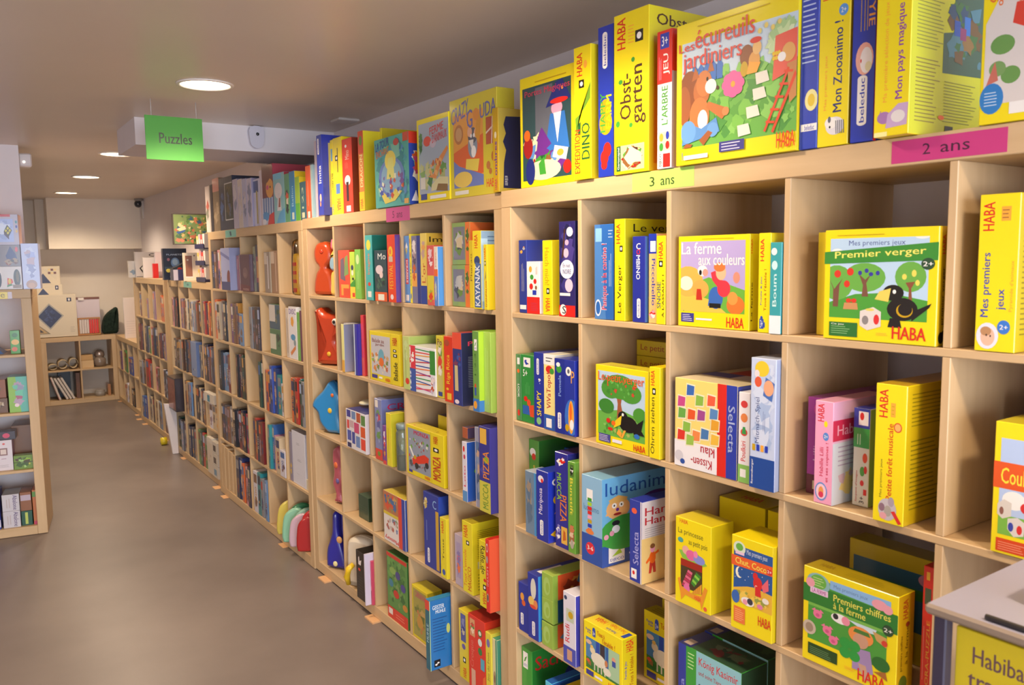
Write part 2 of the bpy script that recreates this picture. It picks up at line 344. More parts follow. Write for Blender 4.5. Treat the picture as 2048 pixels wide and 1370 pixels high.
g('very wide box with squirrels gardening cover, on top of nearest bookcase',G_[0],(-.012,-.785,1.846,.342,.075,.327),['y','e6cc10','y'],[('c',.055,.12,1,.86),('r',.055,.12,1,.86,'c8dcea'),('r',.055,.12,1,.58,'6ab04a'),('x',.055,.12,1,.56,['5aa040','7cc050','8aca60','4c9440'],60,4,.14),('x',.055,.52,1,.66,['4c9440','6ab04a','8aca60'],24,9,.4),('q',(.15,.56,.2,.56,.2,.66,.175,.69,.15,.66),'u'),('q',(.205,.56,.255,.56,.255,.66,.23,.69,.205,.66),'u'),('q',(.26,.56,.31,.56,.31,.66,.285,.69,.26,.66),'u'),('q',(.315,.56,.365,.56,.365,.66,.34,.69,.315,.66),'u'),('q',(.37,.56,.42,.56,.42,.66,.395,.69,.37,.66),'u'),('x',.75,.6,1,.86,['d8e8c0','a8cc90','c8e0a8'],14,5,.3),('q',(.82,.46,1,.52,1,.76,.84,.74),'e86050'),('e',.13,.5,.1,.16,'8a4a26'),('e',.08,.42,.06,.14,'a05a30'),('e',.24,.5,.075,.1,'b86a38'),('e',.26,.55,.07,.09,'c87840'),('q',(.29,.62,.32,.71,.35,.62),'b06030'),('q',(.15,.58,.18,.68,.22,.6),'b06030'),('e',.32,.52,.05,.05,'w'),('e',.38,.5,.012,.015,'N'),('e',.29,.575,.01,.015,'k'),('e',.22,.33,.09,.13,'c87840'),('e',.25,.3,.045,.07,'w'),('q',(.28,.38,.42,.28,.46,.32,.44,.36,.3,.42),'c07038'),('e',.45,.33,.03,.03,'d08850'),('q',(.06,.14,.4,.2,.37,.3,.24,.24,.1,.3),'5a90d0'),('e',.12,.23,.07,.08,'6aa0dc'),('e',.34,.22,.05,.05,'6aa0dc'),('q',(.26,.12,.34,.2,.3,.22,.22,.16),'a05a30'),('q',(.05,.1,.12,.09,.16,.14,.1,.15),'a05a30'),('e',.565,.5,.04,.035,'e060a0'),('e',.549,.539,.04,.035,'e060a0'),('e',.51,.555,.04,.035,'e060a0'),('e',.471,.539,.04,.035,'e060a0'),('e',.455,.5,.04,.035,'e060a0'),('e',.471,.461,.04,.035,'e060a0'),('e',.51,.445,.04,.035,'e060a0'),('e',.549,.461,.04,.035,'e060a0'),('e',.51,.5,.018,.02,'O'),('e',.62,.66,.055,.075,'8a4a26'),('e',.68,.62,.045,.06,'e0a050'),('e',.7,.7,.035,.045,'e8b870'),('e',.69,.75,.045,.02,'r'),('e',.6,.58,.03,.05,'D'),('q',(.62,.54,.7,.54,.73,.6,.64,.62),'O'),('e',.83,.6,.012,.014,'e8c020'),('e',.85,.6,.012,.014,'e8c020'),('e',.87,.6,.012,.014,'e8c020'),('e',.83,.63,.012,.014,'e8c020'),('e',.85,.63,.012,.014,'e8c020'),('e',.87,.63,.012,.014,'e8c020'),('e',.72,.8,.015,.018,'e8d070'),('e',.77,.825,.015,.018,'e8d070'),('e',.82,.8,.015,.018,'e8d070'),('e',.87,.825,.015,.018,'e8d070'),('e',.94,.62,.05,.06,'e0a860'),('e',.89,.6,.03,.03,'w'),('q',(.95,.3,1,.34,1,.56,.93,.55),'c88850'),('q',(.7,.46,.8,.47,.78,.54,.69,.535),'e8e4d4'),('q',(.68,.36,.78,.37,.76,.44,.67,.435),'e8e4d4'),('q',(.63,.25,.73,.26,.71,.33,.62,.325),'e8e4d4'),('q',(.56,.14,.66,.15,.64,.22,.55,.215),'e8e4d4'),('q',(.76,.15,.775,.145,.95,.52,.935,.53),'e0482c'),('q',(.82,.14,.835,.13,1,.47,.99,.5),'e0482c'),('q',(.775,.2,.84,.19,.845,.205,.78,.215),'e0482c'),('q',(.808,.275,.873,.265,.878,.28,.813,.29),'e0482c'),('q',(.841,.35,.906,.34,.911,.355,.846,.365),'e0482c'),('q',(.874,.425,.939,.415,.944,.43,.879,.44),'e0482c'),('q',(.907,.5,.972,.49,.977,.505,.912,.515),'e0482c'),('c',0,0,1,1),('t','Les',.03,.8,.17,.86,'dc4038',0,True,0),('t','\u00e9cureuils',.18,.8,.68,.93,'dc4038',0,True,0),('t','jardiniers',.07,.64,.58,.79,'dc4038'),('r',.4,.055,.61,.125,'3a3a8a'),('l',.42,.06,.59,.12,3,'q'),('r',.08,.035,.3,.065,'e8e4f0'),('r',.065,.035,.07,.09,'b'),('t','HABA',.86,.03,.995,.13,'e0401c'),('l',.2,.945,.85,.965,1,'D')],[('r',0,0,1,1,'y')])
g('blue back panel with white print and sun, on top of nearest bookcase',G_[0],(-.004,-1.128,1.846,.042,.25,.362),['2c44b4','2c44b4','b'],[('l',.1,.47,.95,.95,17,'b8c8f0'),('e',.66,.27,.36,.06,'f0e8a0'),('e',.66,.27,.2,.035,'e8c840'),('r',.1,.1,1,.14,'w'),('t','beleduc',.3,.105,.85,.135,'b')])
g('yellow box with blue lettering and zebra, on top of nearest bookcase',G_[0],(-.002,-1.17,1.846,.069,.3,.378),['y','D','y'],[('t','HABA',.1,.757,.4,.851,'r',90),('e',.78,.688,.15,.03,'5a9ae0'),('t','2+',.7,.675,.86,.701,'w'),('t','Mes premiers jeux',.2,.189,.32,.473,'O',90,False),('t','Mon Zooanimo !',.5,.172,.78,.636,'1c2a78',90),('e',.58,.103,.3,.047,'e4e0e8'),('e',.45,.12,.2,.03,'w'),('e',.4,.138,.05,.017,'S'),('e',.42,.099,.03,.007,'k'),('q',(.62,.06,.65,.06,.63,.129,.6,.129),'S'),('q',(.68,.06,.71,.06,.69,.129,.66,.129),'S'),('q',(.74,.06,.77,.06,.75,.129,.72,.129),'S'),('q',(.8,.06,.83,.06,.81,.129,.78,.129),'S'),('q',(.86,.06,.89,.06,.87,.129,.84,.129),'S')],[('x',0,.1,1,.9,['n','r','g'],8,3)])
g('blue spine with pink moon face and white pill, on top of nearest bookcase',G_[0],(-.003,-1.245,1.846,.049,.3,.383),['b'],[('r',.35,.544,.38,.768,'D'),('r',.5,.544,.53,.768,'D'),('r',.62,.544,.65,.768,'D'),('t','LLIYIE',.7,.56,.96,.784,'O',-90),('e',.55,.408,.38,.08,'f0b0a0'),('e',.62,.4,.26,.064,'f4ecec'),('e',.72,.368,.14,.024,'e8e0b8'),('e',.4,.4,.03,.01,'r'),('r',.28,.096,.7,.312,'w'),('e',.49,.096,.21,.016,'w'),('e',.49,.312,.21,.016,'w'),('t','beleduc',.385,.096,.595,.312,'b',90)],[('r',0,0,.03,1,'r')])
g('yellow box with purple lettering and mouse soldier, on top of nearest bookcase',G_[0],(-.03,-1.312,1.846,.068,.36,.36),['y','c8c820','y'],[('e',.75,.725,.14,.023,'s'),('t','Ma premi\u00e8re s\u00e9lection de jeux',.25,.172,.4,.671,'O',90,False),('t','Mon pays magique',.6,.179,.86,.647,'8a3aa0',90),('e',.3,.094,.2,.031,'a878b0'),('q',(.35,.039,.95,.047,.98,.156,.7,.156,.4,.109),'c8a8cc'),('e',.7,.094,.2,.031,'e4dcd8'),('q',(.1,.086,.22,.101,.2,.133),'a878b0'),('r',.02,0,.4,.023,'f8f0a0')],[('l',.05,.429,.3,.741,17,'8a8a30'),('l',.05,.062,.28,.39,17,'8a7a30'),('q',(.3,.328,.7,.343,.7,.78,.4,.78,.4,.546,.3,.53),'3a5a4a'),('x',.32,.351,.7,.741,['2c4a6a','3a6a3a','6a5030','4a7a8a','8a6a3a'],34,8,.16),('r',.4,.53,.46,.608,'2850a8'),('r',.5,.546,.56,.64,'u'),('r',.46,.515,.52,.577,'8a3a6a'),('l',.32,.078,.66,.296,14,'8a8a30'),('r',.7,.023,.95,.39,'5a4a70'),('e',.3,.101,.03,.012,'o'),('r',.34,.016,.42,.062,'2a2a2a')])
g('yellow box with wooden trees cover, on top of nearest bookcase',G_[0],(-.004,-1.491,1.846,.097,.07,.32),['y'],[('q',(.06,.1,.98,.1,.98,.76,.3,.66,.06,.52),'dcd4d0'),('t','Gigi la girafe',.1,.6,.95,.7,'e07030'),('e',.35,.4,.2,.05,'6a9a50'),('e',.5,.24,.16,.045,'6a9a50'),('e',.28,.28,.14,.04,'7aa060'),('q',(.1,.2,.3,.22,.24,.32),'c87060'),('q',(.5,.5,.75,.46,.75,.6,.55,.6),'d84030'),('e',.2,.13,.2,.08,'3080c8'),('l',.08,.09,.32,.17,5,'c8e0f4'),('r',.5,.04,.8,.1,'w')])
g('navy spine with white lettering, first row, first cubby, nearest bookcase',G_[1],(.012,-.079,1.458,.042,.125,.229),['2a3a90'],[('x',.1,.8,.9,.95,['s','O'],6,2),('L',.3,.3,.7,.7,3,'s'),('r',.1,.05,.9,.11,'w')])
g('white box with orange letter on top, first row, first cubby, nearest bookcase',G_[1],(.14,-.125,1.458,.08,.2,.229),['dcd8ec'],[('t','Ma',.05,.68,.8,.92,'O')])
g('white and red cube game box, first row, first cubby, nearest bookcase',G_[1],(.012,-.121,1.458,.068,.12,.162),['w','e4e0ec','w'],[('r',0,0,1,.32,'r'),('e',.3,.85,.12,.06,'O'),('e',.4,.7,.14,.05,'g'),('e',.35,.52,.14,.06,'r'),('e',.65,.62,.12,.05,'r'),('e',.72,.5,.08,.04,'n'),('r',.45,.36,.75,.45,'b'),('L',.7,.75,.85,.93,2,'r'),('l',.3,.05,.9,.22,5,'h')])
g('yellow spine with upside-down logo, first row, first cubby, nearest bookcase',G_[1],(.012,-.205,1.458,.048,.27,.225),['y','e8d020','y'],[('t','Hasch mich!',.25,.4,.7,.9,'D',-90),('r',.4,.28,.7,.36,'k'),('e',.55,.32,.09,.024,'w'),('t','HABA',.3,.04,.75,.22,'r',-90)],[('r',.3,.05,1,.9,'3a8aa0'),('x',.3,.2,1,.7,['n','c','t'],10,2)])
g('tall violet box with little ghosts, first row, first cubby, nearest bookcase',G_[1],(.004,-.298,1.458,.076,.25,.277),['2c2468'],[('x',0,.2,1,1,['3a3480','1c1c4a','4a3c8a','242050'],40,6,.12),('e',.68,.89,.2,.05,'e8d8ec'),('e',.5,.78,.12,.03,'c8a8c8'),('e',.45,.67,.16,.05,'d8b8d0'),('q',(.18,.62,.28,.62,.42,.92,.34,.92),'N'),('e',.5,.5,.42,.1,'e8e8f4'),('t','En nuit',.25,.52,.7,.56,'B',20),('t','NOIRE',.25,.45,.75,.5,'B'),('e',.62,.33,.24,.07,'e0c8dc'),('r',.05,.22,.7,.25,'w'),('r',0,0,1,.12,'r'),('e',.25,.07,.2,.06,'w'),('t','S',.2,.03,.42,.11,'k')],[('r',0,0,1,1,'1c1c4a')])
g('red sliver against the divider, first row, first cubby, nearest bookcase',G_[1],(.06,-.374,1.458,.012,.2,.194),['r'],[('r',0,.05,1,.4,'O')])
g('blue box with red outlined lettering, first row, second cubby, nearest bookcase',G_[1],(.012,-.451,1.458,.08,.27,.262),['2c68b8'],[('q',(0,0,.6,0,.3,1,0,1),'4a80c4'),('r',.05,.82,.38,.96,'8ac0e8'),('t','Panique \u00e0 la cantine !',.36,.1,.72,.8,'e8e0f0',90),('t','Panique \u00e0 la cantine !',.38,.105,.7,.795,'d83838',90),('L',.74,.35,.9,.7,2,'a8c4ec'),('e',.18,.12,.16,.09,'e4ecf8'),('e',.18,.12,.12,.07,'2c68b8'),('l',.72,.85,.95,.95,3,'a8c4ec')],[('r',0,0,1,1,'2050a0')])
g('tall yellow box with handwritten orchard title, first row, second cubby, nearest bookcase',G_[1],(.005,-.542,1.458,.042,.3,.273),['y','dccb1a','y'],[('t','HABA',.18,.76,.55,.95,'r',90),('r',.5,.68,.78,.74,'k'),('e',.64,.71,.084,.018,'w'),('t','Le Verger',.3,.08,.75,.55,'k',90,False)],[('t','Le verger',.1,.85,.8,.95,'k',0,False),('l',.1,.1,.3,.8,20,'D')])
g('narrow indigo box with coloured letters, first row, second cubby, nearest bookcase',G_[1],(.008,-.61,1.458,.048,.12,.225),['24309a','4a80c4','B'],[('t','C',.3,.85,.62,.92,'w',0),('t','O',.32,.79,.6,.85,'r'),('t','MBINO',.3,.5,.6,.78,'e8ecf4',-90),('r',.36,.07,.64,.26,'w'),('e',.5,.07,.14,.02,'w'),('e',.5,.26,.14,.02,'w'),('t','beleduc',.43,.07,.57,.26,'b',90)],[('r',.1,0,1,.3,'f')])
g('orange and blue striped slim box, first row, second cubby, nearest bookcase',G_[1],(.012,-.667,1.458,.028,.2,.23),['ecc07a','e8b0a0','b'],[('r',0,.78,1,1,'2038b0'),('r',.2,.8,.9,.92,'w'),('t','Piccobello',.4,.2,.85,.72,'b',-90),('x',0,.04,1,.18,['r','w','p'],7,2,.3)])
g('yellow spine with grey snail lettering, first row, second cubby, nearest bookcase',G_[1],(.002,-.705,1.458,.032,.25,.224),['y'],[('t','HABA',.25,.74,.72,.93,'r',90),('r',.3,.65,.7,.72,'k'),('e',.5,.685,.12,.021,'w'),('t','SNOBE',.08,.18,.5,.48,'S',90),('t',"\u00c0 L'ASSAUT !",.62,.08,.85,.56,'k',90)])
g('yellow box with farm boy cover, first row, third cubby, nearest bookcase',G_[1],(.012,-.772,1.458,.221,.06,.22),['y','dccb1a','y'],[('c',.04,.17,.94,.94),('r',.04,.17,.94,.94,'b4a4d8'),('q',(.04,.17,.94,.17,.94,.42,.45,.55,.04,.42),'6cb040'),('q',(.04,.17,.7,.17,.5,.3,.04,.4),'e0c050'),('e',.15,.5,.22,.17,'e8b050'),('e',.12,.48,.1,.08,'f0e0d0'),('e',.33,.42,.12,.1,'f0a850'),('e',.36,.62,.07,.06,'w'),('e',.33,.6,.02,.03,'k'),('e',.4,.6,.04,.04,'e89a8a'),('e',.55,.33,.1,.12,'3a68b8'),('q',(.44,.24,.62,.24,.6,.34,.46,.34),'3a68b8'),('q',(.46,.22,.62,.22,.62,.27,.46,.27),'1a1a1a'),('e',.66,.43,.09,.09,'d83848'),('q',(.48,.6,.54,.62,.66,.5,.58,.44,.5,.52),'d83848'),('e',.62,.6,.07,.08,'f0b890'),('e',.6,.66,.08,.05,'e8783a'),('q',(.27,.3,.36,.3,.34,.42,.28,.42),'c03020'),('e',.82,.26,.12,.1,'e07830'),('e',.78,.33,.07,.07,'f09a48'),('q',(.06,.16,.1,.16,.09,.18),'g'),('e',.83,.55,.045,.06,'e8907a'),('t','La ferme',.05,.8,.62,.93,'w'),('t','aux couleurs',.3,.68,.93,.8,'w'),('r',.05,.05,.24,.15,'3a3a90'),('l',.07,.06,.22,.14,4,'q'),('r',.27,.08,.5,.1,'e8e4f0'),('t','HABA',.7,.02,.93,.13,'r',0),('l',.35,.955,.8,.975,1,'D')],[('t','HABA',.06,.8,.14,.95,'r',90),('t','La ferme',.08,.1,.17,.5,'N',90)])
g('yellow spine with blue puzzle piece below, first row, third cubby, nearest bookcase',G_[1],(.002,-1.025,1.458,.033,.3,.22),['y','dccb1a','y'],[('t','HABA',.15,.72,.45,.94,'r',90),('t','Puzzle & Jeu',.2,.28,.34,.56,'b',90),('t',"Tous \u00e0 l'\u00e9table !",.48,.22,.68,.64,'b06010',90),('r',.15,.04,.5,.14,'2c4aa8'),('e',.32,.15,.1,.02,'2c4aa8'),('e',.55,.08,.06,.03,'2c4aa8'),('t','3+',.22,.05,.42,.13,'w')])
g('teal box leaning at the divider, first row, third cubby, nearest bookcase',G_[1],(0,-1.058,1.458,.03,.28,.199),['3aa0a8'],[('e',.35,.9,.25,.04,'w'),('e',.4,.75,.25,.05,'c8ecec'),('t','Boum',.25,.3,.6,.65,'c8ecec',90),('r',0,0,1,.2,'e8ecf0')])
g('yellow box standing behind with red spine text, first row, fourth cubby, nearest bookcase',G_[1],(.05,-1.142,1.458,.1,.3,.218),['y'],[('t','Mes premiers jeux',.3,.1,.7,.75,'e04818',90)])
g('large yellow box with crow and fruit trees, first row, fourth cubby, nearest bookcase',G_[1],(0,-1.194,1.458,.235,.048,.22),['y','d8b818','y'],[('c',.055,.2,.925,.92),('r',.055,.2,.925,.92,'b8d4ee'),('q',(.055,.2,.925,.2,.925,.38,.6,.44,.3,.42,.055,.34),'4c9c38'),('e',.12,.79,.06,.04,'w'),('e',.87,.92,.06,.02,'w'),('t','Mes premiers jeux',.23,.84,.73,.9,'4a5a9a',0,False),('e',.12,.52,.16,.16,'6aac48'),('e',.38,.57,.19,.13,'6aac48'),('e',.78,.58,.13,.13,'6aac48'),('q',(.09,.3,.14,.3,.15,.5,.18,.56,.13,.5,.1,.46,.05,.56,.09,.46),'7a5040'),('q',(.36,.4,.42,.4,.4,.52,.44,.6,.39,.55,.33,.6,.37,.5),'7a5040'),('q',(.77,.38,.8,.38,.79,.48,.82,.54,.74,.53,.77,.48),'8a5038'),('e',.13,.6,.032,.035,'d83828'),('e',.25,.62,.032,.035,'d83828'),('e',.22,.51,.028,.032,'d83828'),('e',.34,.61,.018,.02,'3a3aa0'),('e',.4,.63,.018,.02,'3a3aa0'),('e',.44,.6,.02,.018,'3a3aa0'),('e',.5,.61,.018,.02,'3a3aa0'),('e',.73,.58,.02,.025,'e8d860'),('e',.81,.61,.02,.03,'e8d860'),('e',.84,.53,.018,.025,'e8d860'),('q',(.19,.28,.33,.28,.32,.34,.2,.34),'c89060'),('e',.24,.36,.025,.02,'d83828'),('e',.29,.36,.025,.02,'d83828'),('c',0,0,1,1),('q',(0,.69,1,.72,1,.87,0,.8),'3c8c34'),('t','Premier verger',.1,.72,.9,.8,'f4e870',0,True,.035),('e',.92,.69,.055,.05,'2c4c34'),('t','2+',.88,.67,.96,.71,'w'),('e',.72,.3,.13,.1,'1c1818'),('q',(.8,.28,.96,.36,.94,.32,.8,.2),'1c1818'),('e',.64,.44,.09,.07,'1c1818'),('q',(.62,.48,.6,.36,.48,.38,.52,.45),'e8d060'),('e',.65,.45,.015,.018,'w'),('q',(.6,.14,.72,.14,.7,.22,.62,.22),'1c1818'),('e',.74,.29,.07,.06,'D'),('e',.745,.3,.06,.055,'1c1818'),('q',(.35,.14,.42,.1,.54,.14,.54,.27,.47,.31,.35,.27),'dcd4d0'),('e',.5,.2,.025,.045,'d83030'),('e',.4,.19,.03,.04,'8a8484'),('e',.44,.285,.04,.012,'e8d060'),('r',.06,.03,.33,.16,'2c7030'),('l',.08,.05,.26,.13,4,'8ab880'),('t','Ce jeu',.08,.13,.2,.15,'w'),('l',.5,.06,.61,.09,2,'O'),('t','HABA',.64,.04,.92,.15,'r',0),('l',.12,.94,.7,.96,1,'D')],[('t','HABA',.25,.77,.48,.93,'r',90),('t','premier verger',.3,.18,.52,.66,'N',90),('e',.7,.66,.08,.02,'N'),('e',.35,.07,.2,.05,'k'),('e',.5,.1,.1,.03,'k')])
g('yellow box tucked behind at the right, first row, fourth cubby, nearest bookcase',G_[1],(.05,-1.375,1.458,.05,.3,.211),['y','y'],[('r',0,.6,.4,.8,'g')])
g('tall yellow spine with baby photo circle, first row, fifth cubby, nearest bookcase',G_[1],(0,-1.498,1.458,.066,.3,.27),['y','c8b818','y'],[('t','HABA',.1,.77,.38,.95,'r',90),('r',.55,.83,.78,.92,'O'),('l',.57,.84,.76,.91,3,'n'),('t','Mes premiers',.12,.22,.38,.63,'3a48a8',90),('t','jeux',.52,.27,.76,.4,'3a48a8',90),('t',"Pyramide d'animaux",.82,.26,.93,.58,'O',90,False),('e',.32,.1,.28,.085,'dce0f0'),('e',.33,.095,.18,.06,'e8b8a0'),('e',.28,.13,.14,.03,'b88860'),('e',.3,.105,.02,.008,'3a2a2a'),('e',.4,.1,.02,.008,'3a2a2a'),('e',.72,.16,.16,.045,'3a78d0'),('t','2+',.62,.145,.82,.175,'w')],[('l',.05,.1,.9,.95,26,'8a7a10')])
g('thin green spine with small pictures, second row, first cubby, nearest bookcase',G_[1],(.012,-.054,1.107,.028,.25,.216),['4a8a50'],[('r',.3,.85,.8,.95,'w'),('e',.5,.75,.25,.03,'o'),('t','LOOK',.35,.35,.7,.55,'w',-90),('e',.5,.12,.25,.05,'r')])
g('green box with red bird picture, second row, first cubby, nearest bookcase',G_[1],(.012,-.084,1.107,.068,.25,.218),['2c8c3c'],[('r',.2,.82,.75,.96,'w'),('x',.25,.84,.7,.94,['b','k'],5,1,.3),('t','5+',.15,.68,.5,.78,'w'),('L',.3,.42,.7,.6,4,'5ab060'),('e',.35,.35,.15,.04,'r'),('e',.6,.3,.15,.05,'e05028'),('r',.1,.12,.7,.25,'2c60b0'),('q',(.7,.1,1,.1,1,.28,.6,.26),'e05028')])
g('indigo spine with yellow lettering, second row, first cubby, nearest bookcase',G_[1],(.003,-.166,1.107,.05,.25,.233),['24349c'],[('r',.3,.72,.55,.9,'w'),('e',.425,.72,.125,.02,'w'),('e',.425,.9,.125,.02,'w'),('t','beleduc',.362,.72,.488,.9,'b',90),('x',.4,.55,.8,.66,['w'],5,3),('t','SHAPY',.3,.15,.75,.48,'y',90),('e',.5,.08,.25,.05,'8ac080')])
g('cream and red spine with parrot, second row, first cubby, nearest bookcase',G_[1],(0,-.222,1.107,.055,.25,.233),['f0e090','e4e0d8','e8e4dc'],[('r',0,.86,1,1,'w'),('l',.2,.89,.8,.97,2,'k'),('e',.5,.8,.3,.05,'r'),('e',.75,.78,.2,.04,'g'),('t','ViVaTopo!',.25,.28,.75,.75,'c03030',90),('r',0,0,1,.2,'2c58b0'),('r',.2,.03,.7,.15,'w')])
g('indigo box with cartoon bubble cover, second row, first cubby, nearest bookcase',G_[1],(-.004,-.283,1.107,.095,.3,.225),['24349c','2030a0','24349c'],[('r',0,0,.5,1,'1c2c90'),('e',.22,.86,.14,.05,'g'),('e',.18,.92,.1,.03,'w'),('t','Pomela',.18,.5,.32,.78,'8aa8e0',90),('r',.14,.08,.32,.26,'w'),('e',.23,.08,.09,.02,'w'),('e',.23,.26,.09,.02,'w'),('t','beleduc',.185,.08,.275,.26,'b',90),('e',.7,.85,.14,.06,'w'),('e',.7,.85,.06,.03,'S'),('t','P',.82,.7,.98,.86,'e0a050'),('e',.85,.25,.35,.24,'3a70c8'),('e',.82,.25,.14,.22,'O'),('e',.8,.32,.06,.12,'o'),('e',.85,.15,.1,.07,'w'),('e',.62,.1,.1,.05,'D')])
g('yellow box with apple tree and raven cover, second row, second cubby, nearest bookcase',G_[1],(.004,-.463,1.107,.213,.06,.224),['y','d8c81a','e0d030'],[('c',.05,.13,.94,.93),('r',.05,.13,.94,.93,'b8d0e8'),('q',(.05,.13,.94,.13,.94,.4,.5,.48,.05,.42),'6ab048'),('x',.05,.14,.94,.42,['5aa03c','88c060','4a9034','a8b860'],34,7,.14),('q',(.42,.36,.56,.36,.5,.55,.53,.7,.4,.7,.44,.55),'a05a38'),('e',.48,.76,.32,.15,'4c9434'),('e',.3,.72,.18,.12,'4c9434'),('e',.68,.7,.2,.12,'4c9434'),('x',.15,.62,.85,.9,['5ca844','3c8430','6cb854','c84830'],40,3,.1),('e',.22,.5,.15,.09,'3c8430'),('e',.85,.46,.12,.09,'4c9434'),('t','Le petit verger',.06,.78,.93,.92,'e06028',0,True,0),('e',.64,.32,.17,.1,'181414'),('q',(.72,.3,.92,.42,.88,.28,.94,.22,.74,.22),'181414'),('e',.54,.4,.09,.07,'181414'),('q',(.52,.42,.5,.3,.36,.24,.4,.34),'e8c820'),('e',.54,.43,.02,.02,'w'),('q',(.5,.14,.54,.14,.6,.24,.56,.24),'O'),('q',(.42,.18,.5,.14,.52,.2,.46,.24),'O'),('e',.26,.32,.04,.03,'r'),('e',.36,.3,.04,.03,'o'),('e',.8,.2,.05,.03,'u'),('e',.3,.22,.05,.02,'r'),('r',.07,.04,.3,.14,'4a4890'),('l',.08,.05,.28,.13,4,'q'),('r',.34,.06,.52,.1,'e8e4f0'),('t','HABA',.74,.02,.95,.1,'r',0)],[],[('t','Le petit verger',.2,.2,.7,.35,'8a7a18')])
g('slim yellow spine with wide black title, second row, second cubby, nearest bookcase',G_[1],(-.002,-.685,1.107,.039,.2,.24),['y','dccb1a','y'],[('t','HABA',.15,.8,.5,.96,'r',90),('r',.3,.7,.6,.77,'k'),('e',.45,.735,.09,.021,'w'),('t','Ohren ziehen',.15,.05,.5,.67,'3a3010',90,False)],[('l',.2,.2,.9,.5,10,'8a7a18')])
g('thin blue spine at right divider, second row, second cubby, nearest bookcase',G_[1],(.02,-.723,1.107,.014,.19,.227),['2838a8'],[('L',.2,.3,.7,.9,2,'O'),('r',.2,.05,.8,.12,'w')])
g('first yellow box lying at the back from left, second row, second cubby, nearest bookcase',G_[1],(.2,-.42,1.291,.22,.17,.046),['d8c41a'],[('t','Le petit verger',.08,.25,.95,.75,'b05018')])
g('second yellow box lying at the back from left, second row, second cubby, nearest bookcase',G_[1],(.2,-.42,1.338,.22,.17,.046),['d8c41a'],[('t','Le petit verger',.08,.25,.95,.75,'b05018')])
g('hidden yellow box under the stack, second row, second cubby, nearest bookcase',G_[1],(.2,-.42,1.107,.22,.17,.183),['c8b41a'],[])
g('wide box of coloured pillows printed upside down, second row, third cubby, nearest bookcase',G_[1],(0,-.775,1.107,.198,.3,.222),['f0d878','2c40a8','e8d8b0'],[('r',0,0,.83,.3,'ece8ec'),('r',.7,0,.84,1,'d8281c'),('r',.84,0,1,1,'2c3ea8'),('q',(.038,.665,.182,.675,.192,.805,.048,.815),'f0e8c8'),('q',(.188,.805,.332,.815,.342,.945,.198,.955),'f0e8c8'),('q',(.338,.705,.482,.715,.492,.845,.348,.855),'f0e8c8'),('q',(.048,.535,.192,.545,.202,.675,.058,.685),'f0e8c8'),('q',(.208,.535,.352,.545,.362,.675,.218,.685),'f0e8c8'),('q',(.368,.545,.512,.555,.522,.685,.378,.695),'f0e8c8'),('q',(.128,.385,.272,.395,.282,.525,.138,.535),'f0e8c8'),('q',(.288,.305,.432,.315,.442,.445,.298,.455),'f0e8c8'),('q',(.428,.345,.572,.355,.582,.485,.438,.495),'f0e8c8'),('q',(.038,.285,.182,.295,.192,.425,.048,.435),'f0e8c8'),('q',(.188,.245,.332,.255,.342,.385,.198,.395),'f0e8c8'),('q',(.528,.725,.672,.735,.682,.865,.538,.875),'f0e8c8'),('q',(.568,.585,.712,.595,.722,.725,.578,.735),'f0e8c8'),('q',(.588,.465,.732,.475,.742,.605,.598,.615),'f0e8c8'),('q',(.588,.305,.732,.315,.742,.445,.598,.455),'f0e8c8'),('q',(.05,.68,.17,.69,.18,.79,.06,.8),'c84a8a'),('q',(.2,.82,.32,.83,.33,.93,.21,.94),'3a6ab8'),('q',(.35,.72,.47,.73,.48,.83,.36,.84),'8ab848'),('q',(.06,.55,.18,.56,.19,.66,.07,.67),'6aa848'),('q',(.22,.55,.34,.56,.35,.66,.23,.67),'e05828'),('q',(.38,.56,.5,.57,.51,.67,.39,.68),'a04890'),('q',(.14,.4,.26,.41,.27,.51,.15,.52),'8ab848'),('q',(.3,.32,.42,.33,.43,.43,.31,.44),'e8884a'),('q',(.44,.36,.56,.37,.57,.47,.45,.48),'4a78b0'),('q',(.05,.3,.17,.31,.18,.41,.06,.42),'d83828'),('q',(.2,.26,.32,.27,.33,.37,.21,.38),'9ac050'),('q',(.54,.74,.66,.75,.67,.85,.55,.86),'e86040'),('q',(.58,.6,.7,.61,.71,.71,.59,.72),'5a88c0'),('q',(.6,.48,.72,.49,.73,.59,.61,.6),'e0a030'),('q',(.6,.32,.72,.33,.73,.43,.61,.44),'e8b840'),('t','Kissen-',.28,.04,.62,.14,'b82030',180),('t','klau',.44,.18,.66,.28,'b82030',180),('e',.08,.12,.07,.06,'d0ccd4'),('e',.14,.06,.04,.03,'2c50a0'),('t','Selecta',.87,.28,.97,.78,'a8b4dc',-90)],[],[('r',0,.3,1,.5,'2c3ea8'),('r',.2,.5,1,.8,'d03030'),('r',.5,.3,1,.5,'e0d8dc')])
g('white spine with chicks and green foot, second row, third cubby, nearest bookcase',G_[1],(0,-.977,1.107,.033,.28,.211),['ece8ec'],[('r',0,0,1,.2,'8ac060'),('r',.2,.06,.7,.15,'w'),('t','Poulkiri',.25,.24,.65,.46,'d83838',90),('e',.5,.56,.3,.04,'d84040'),('q',(.3,.54,.7,.54,.6,.62,.4,.62),'3aa050'),('e',.5,.72,.3,.05,'e8884a'),('e',.5,.87,.3,.04,'d84040')])
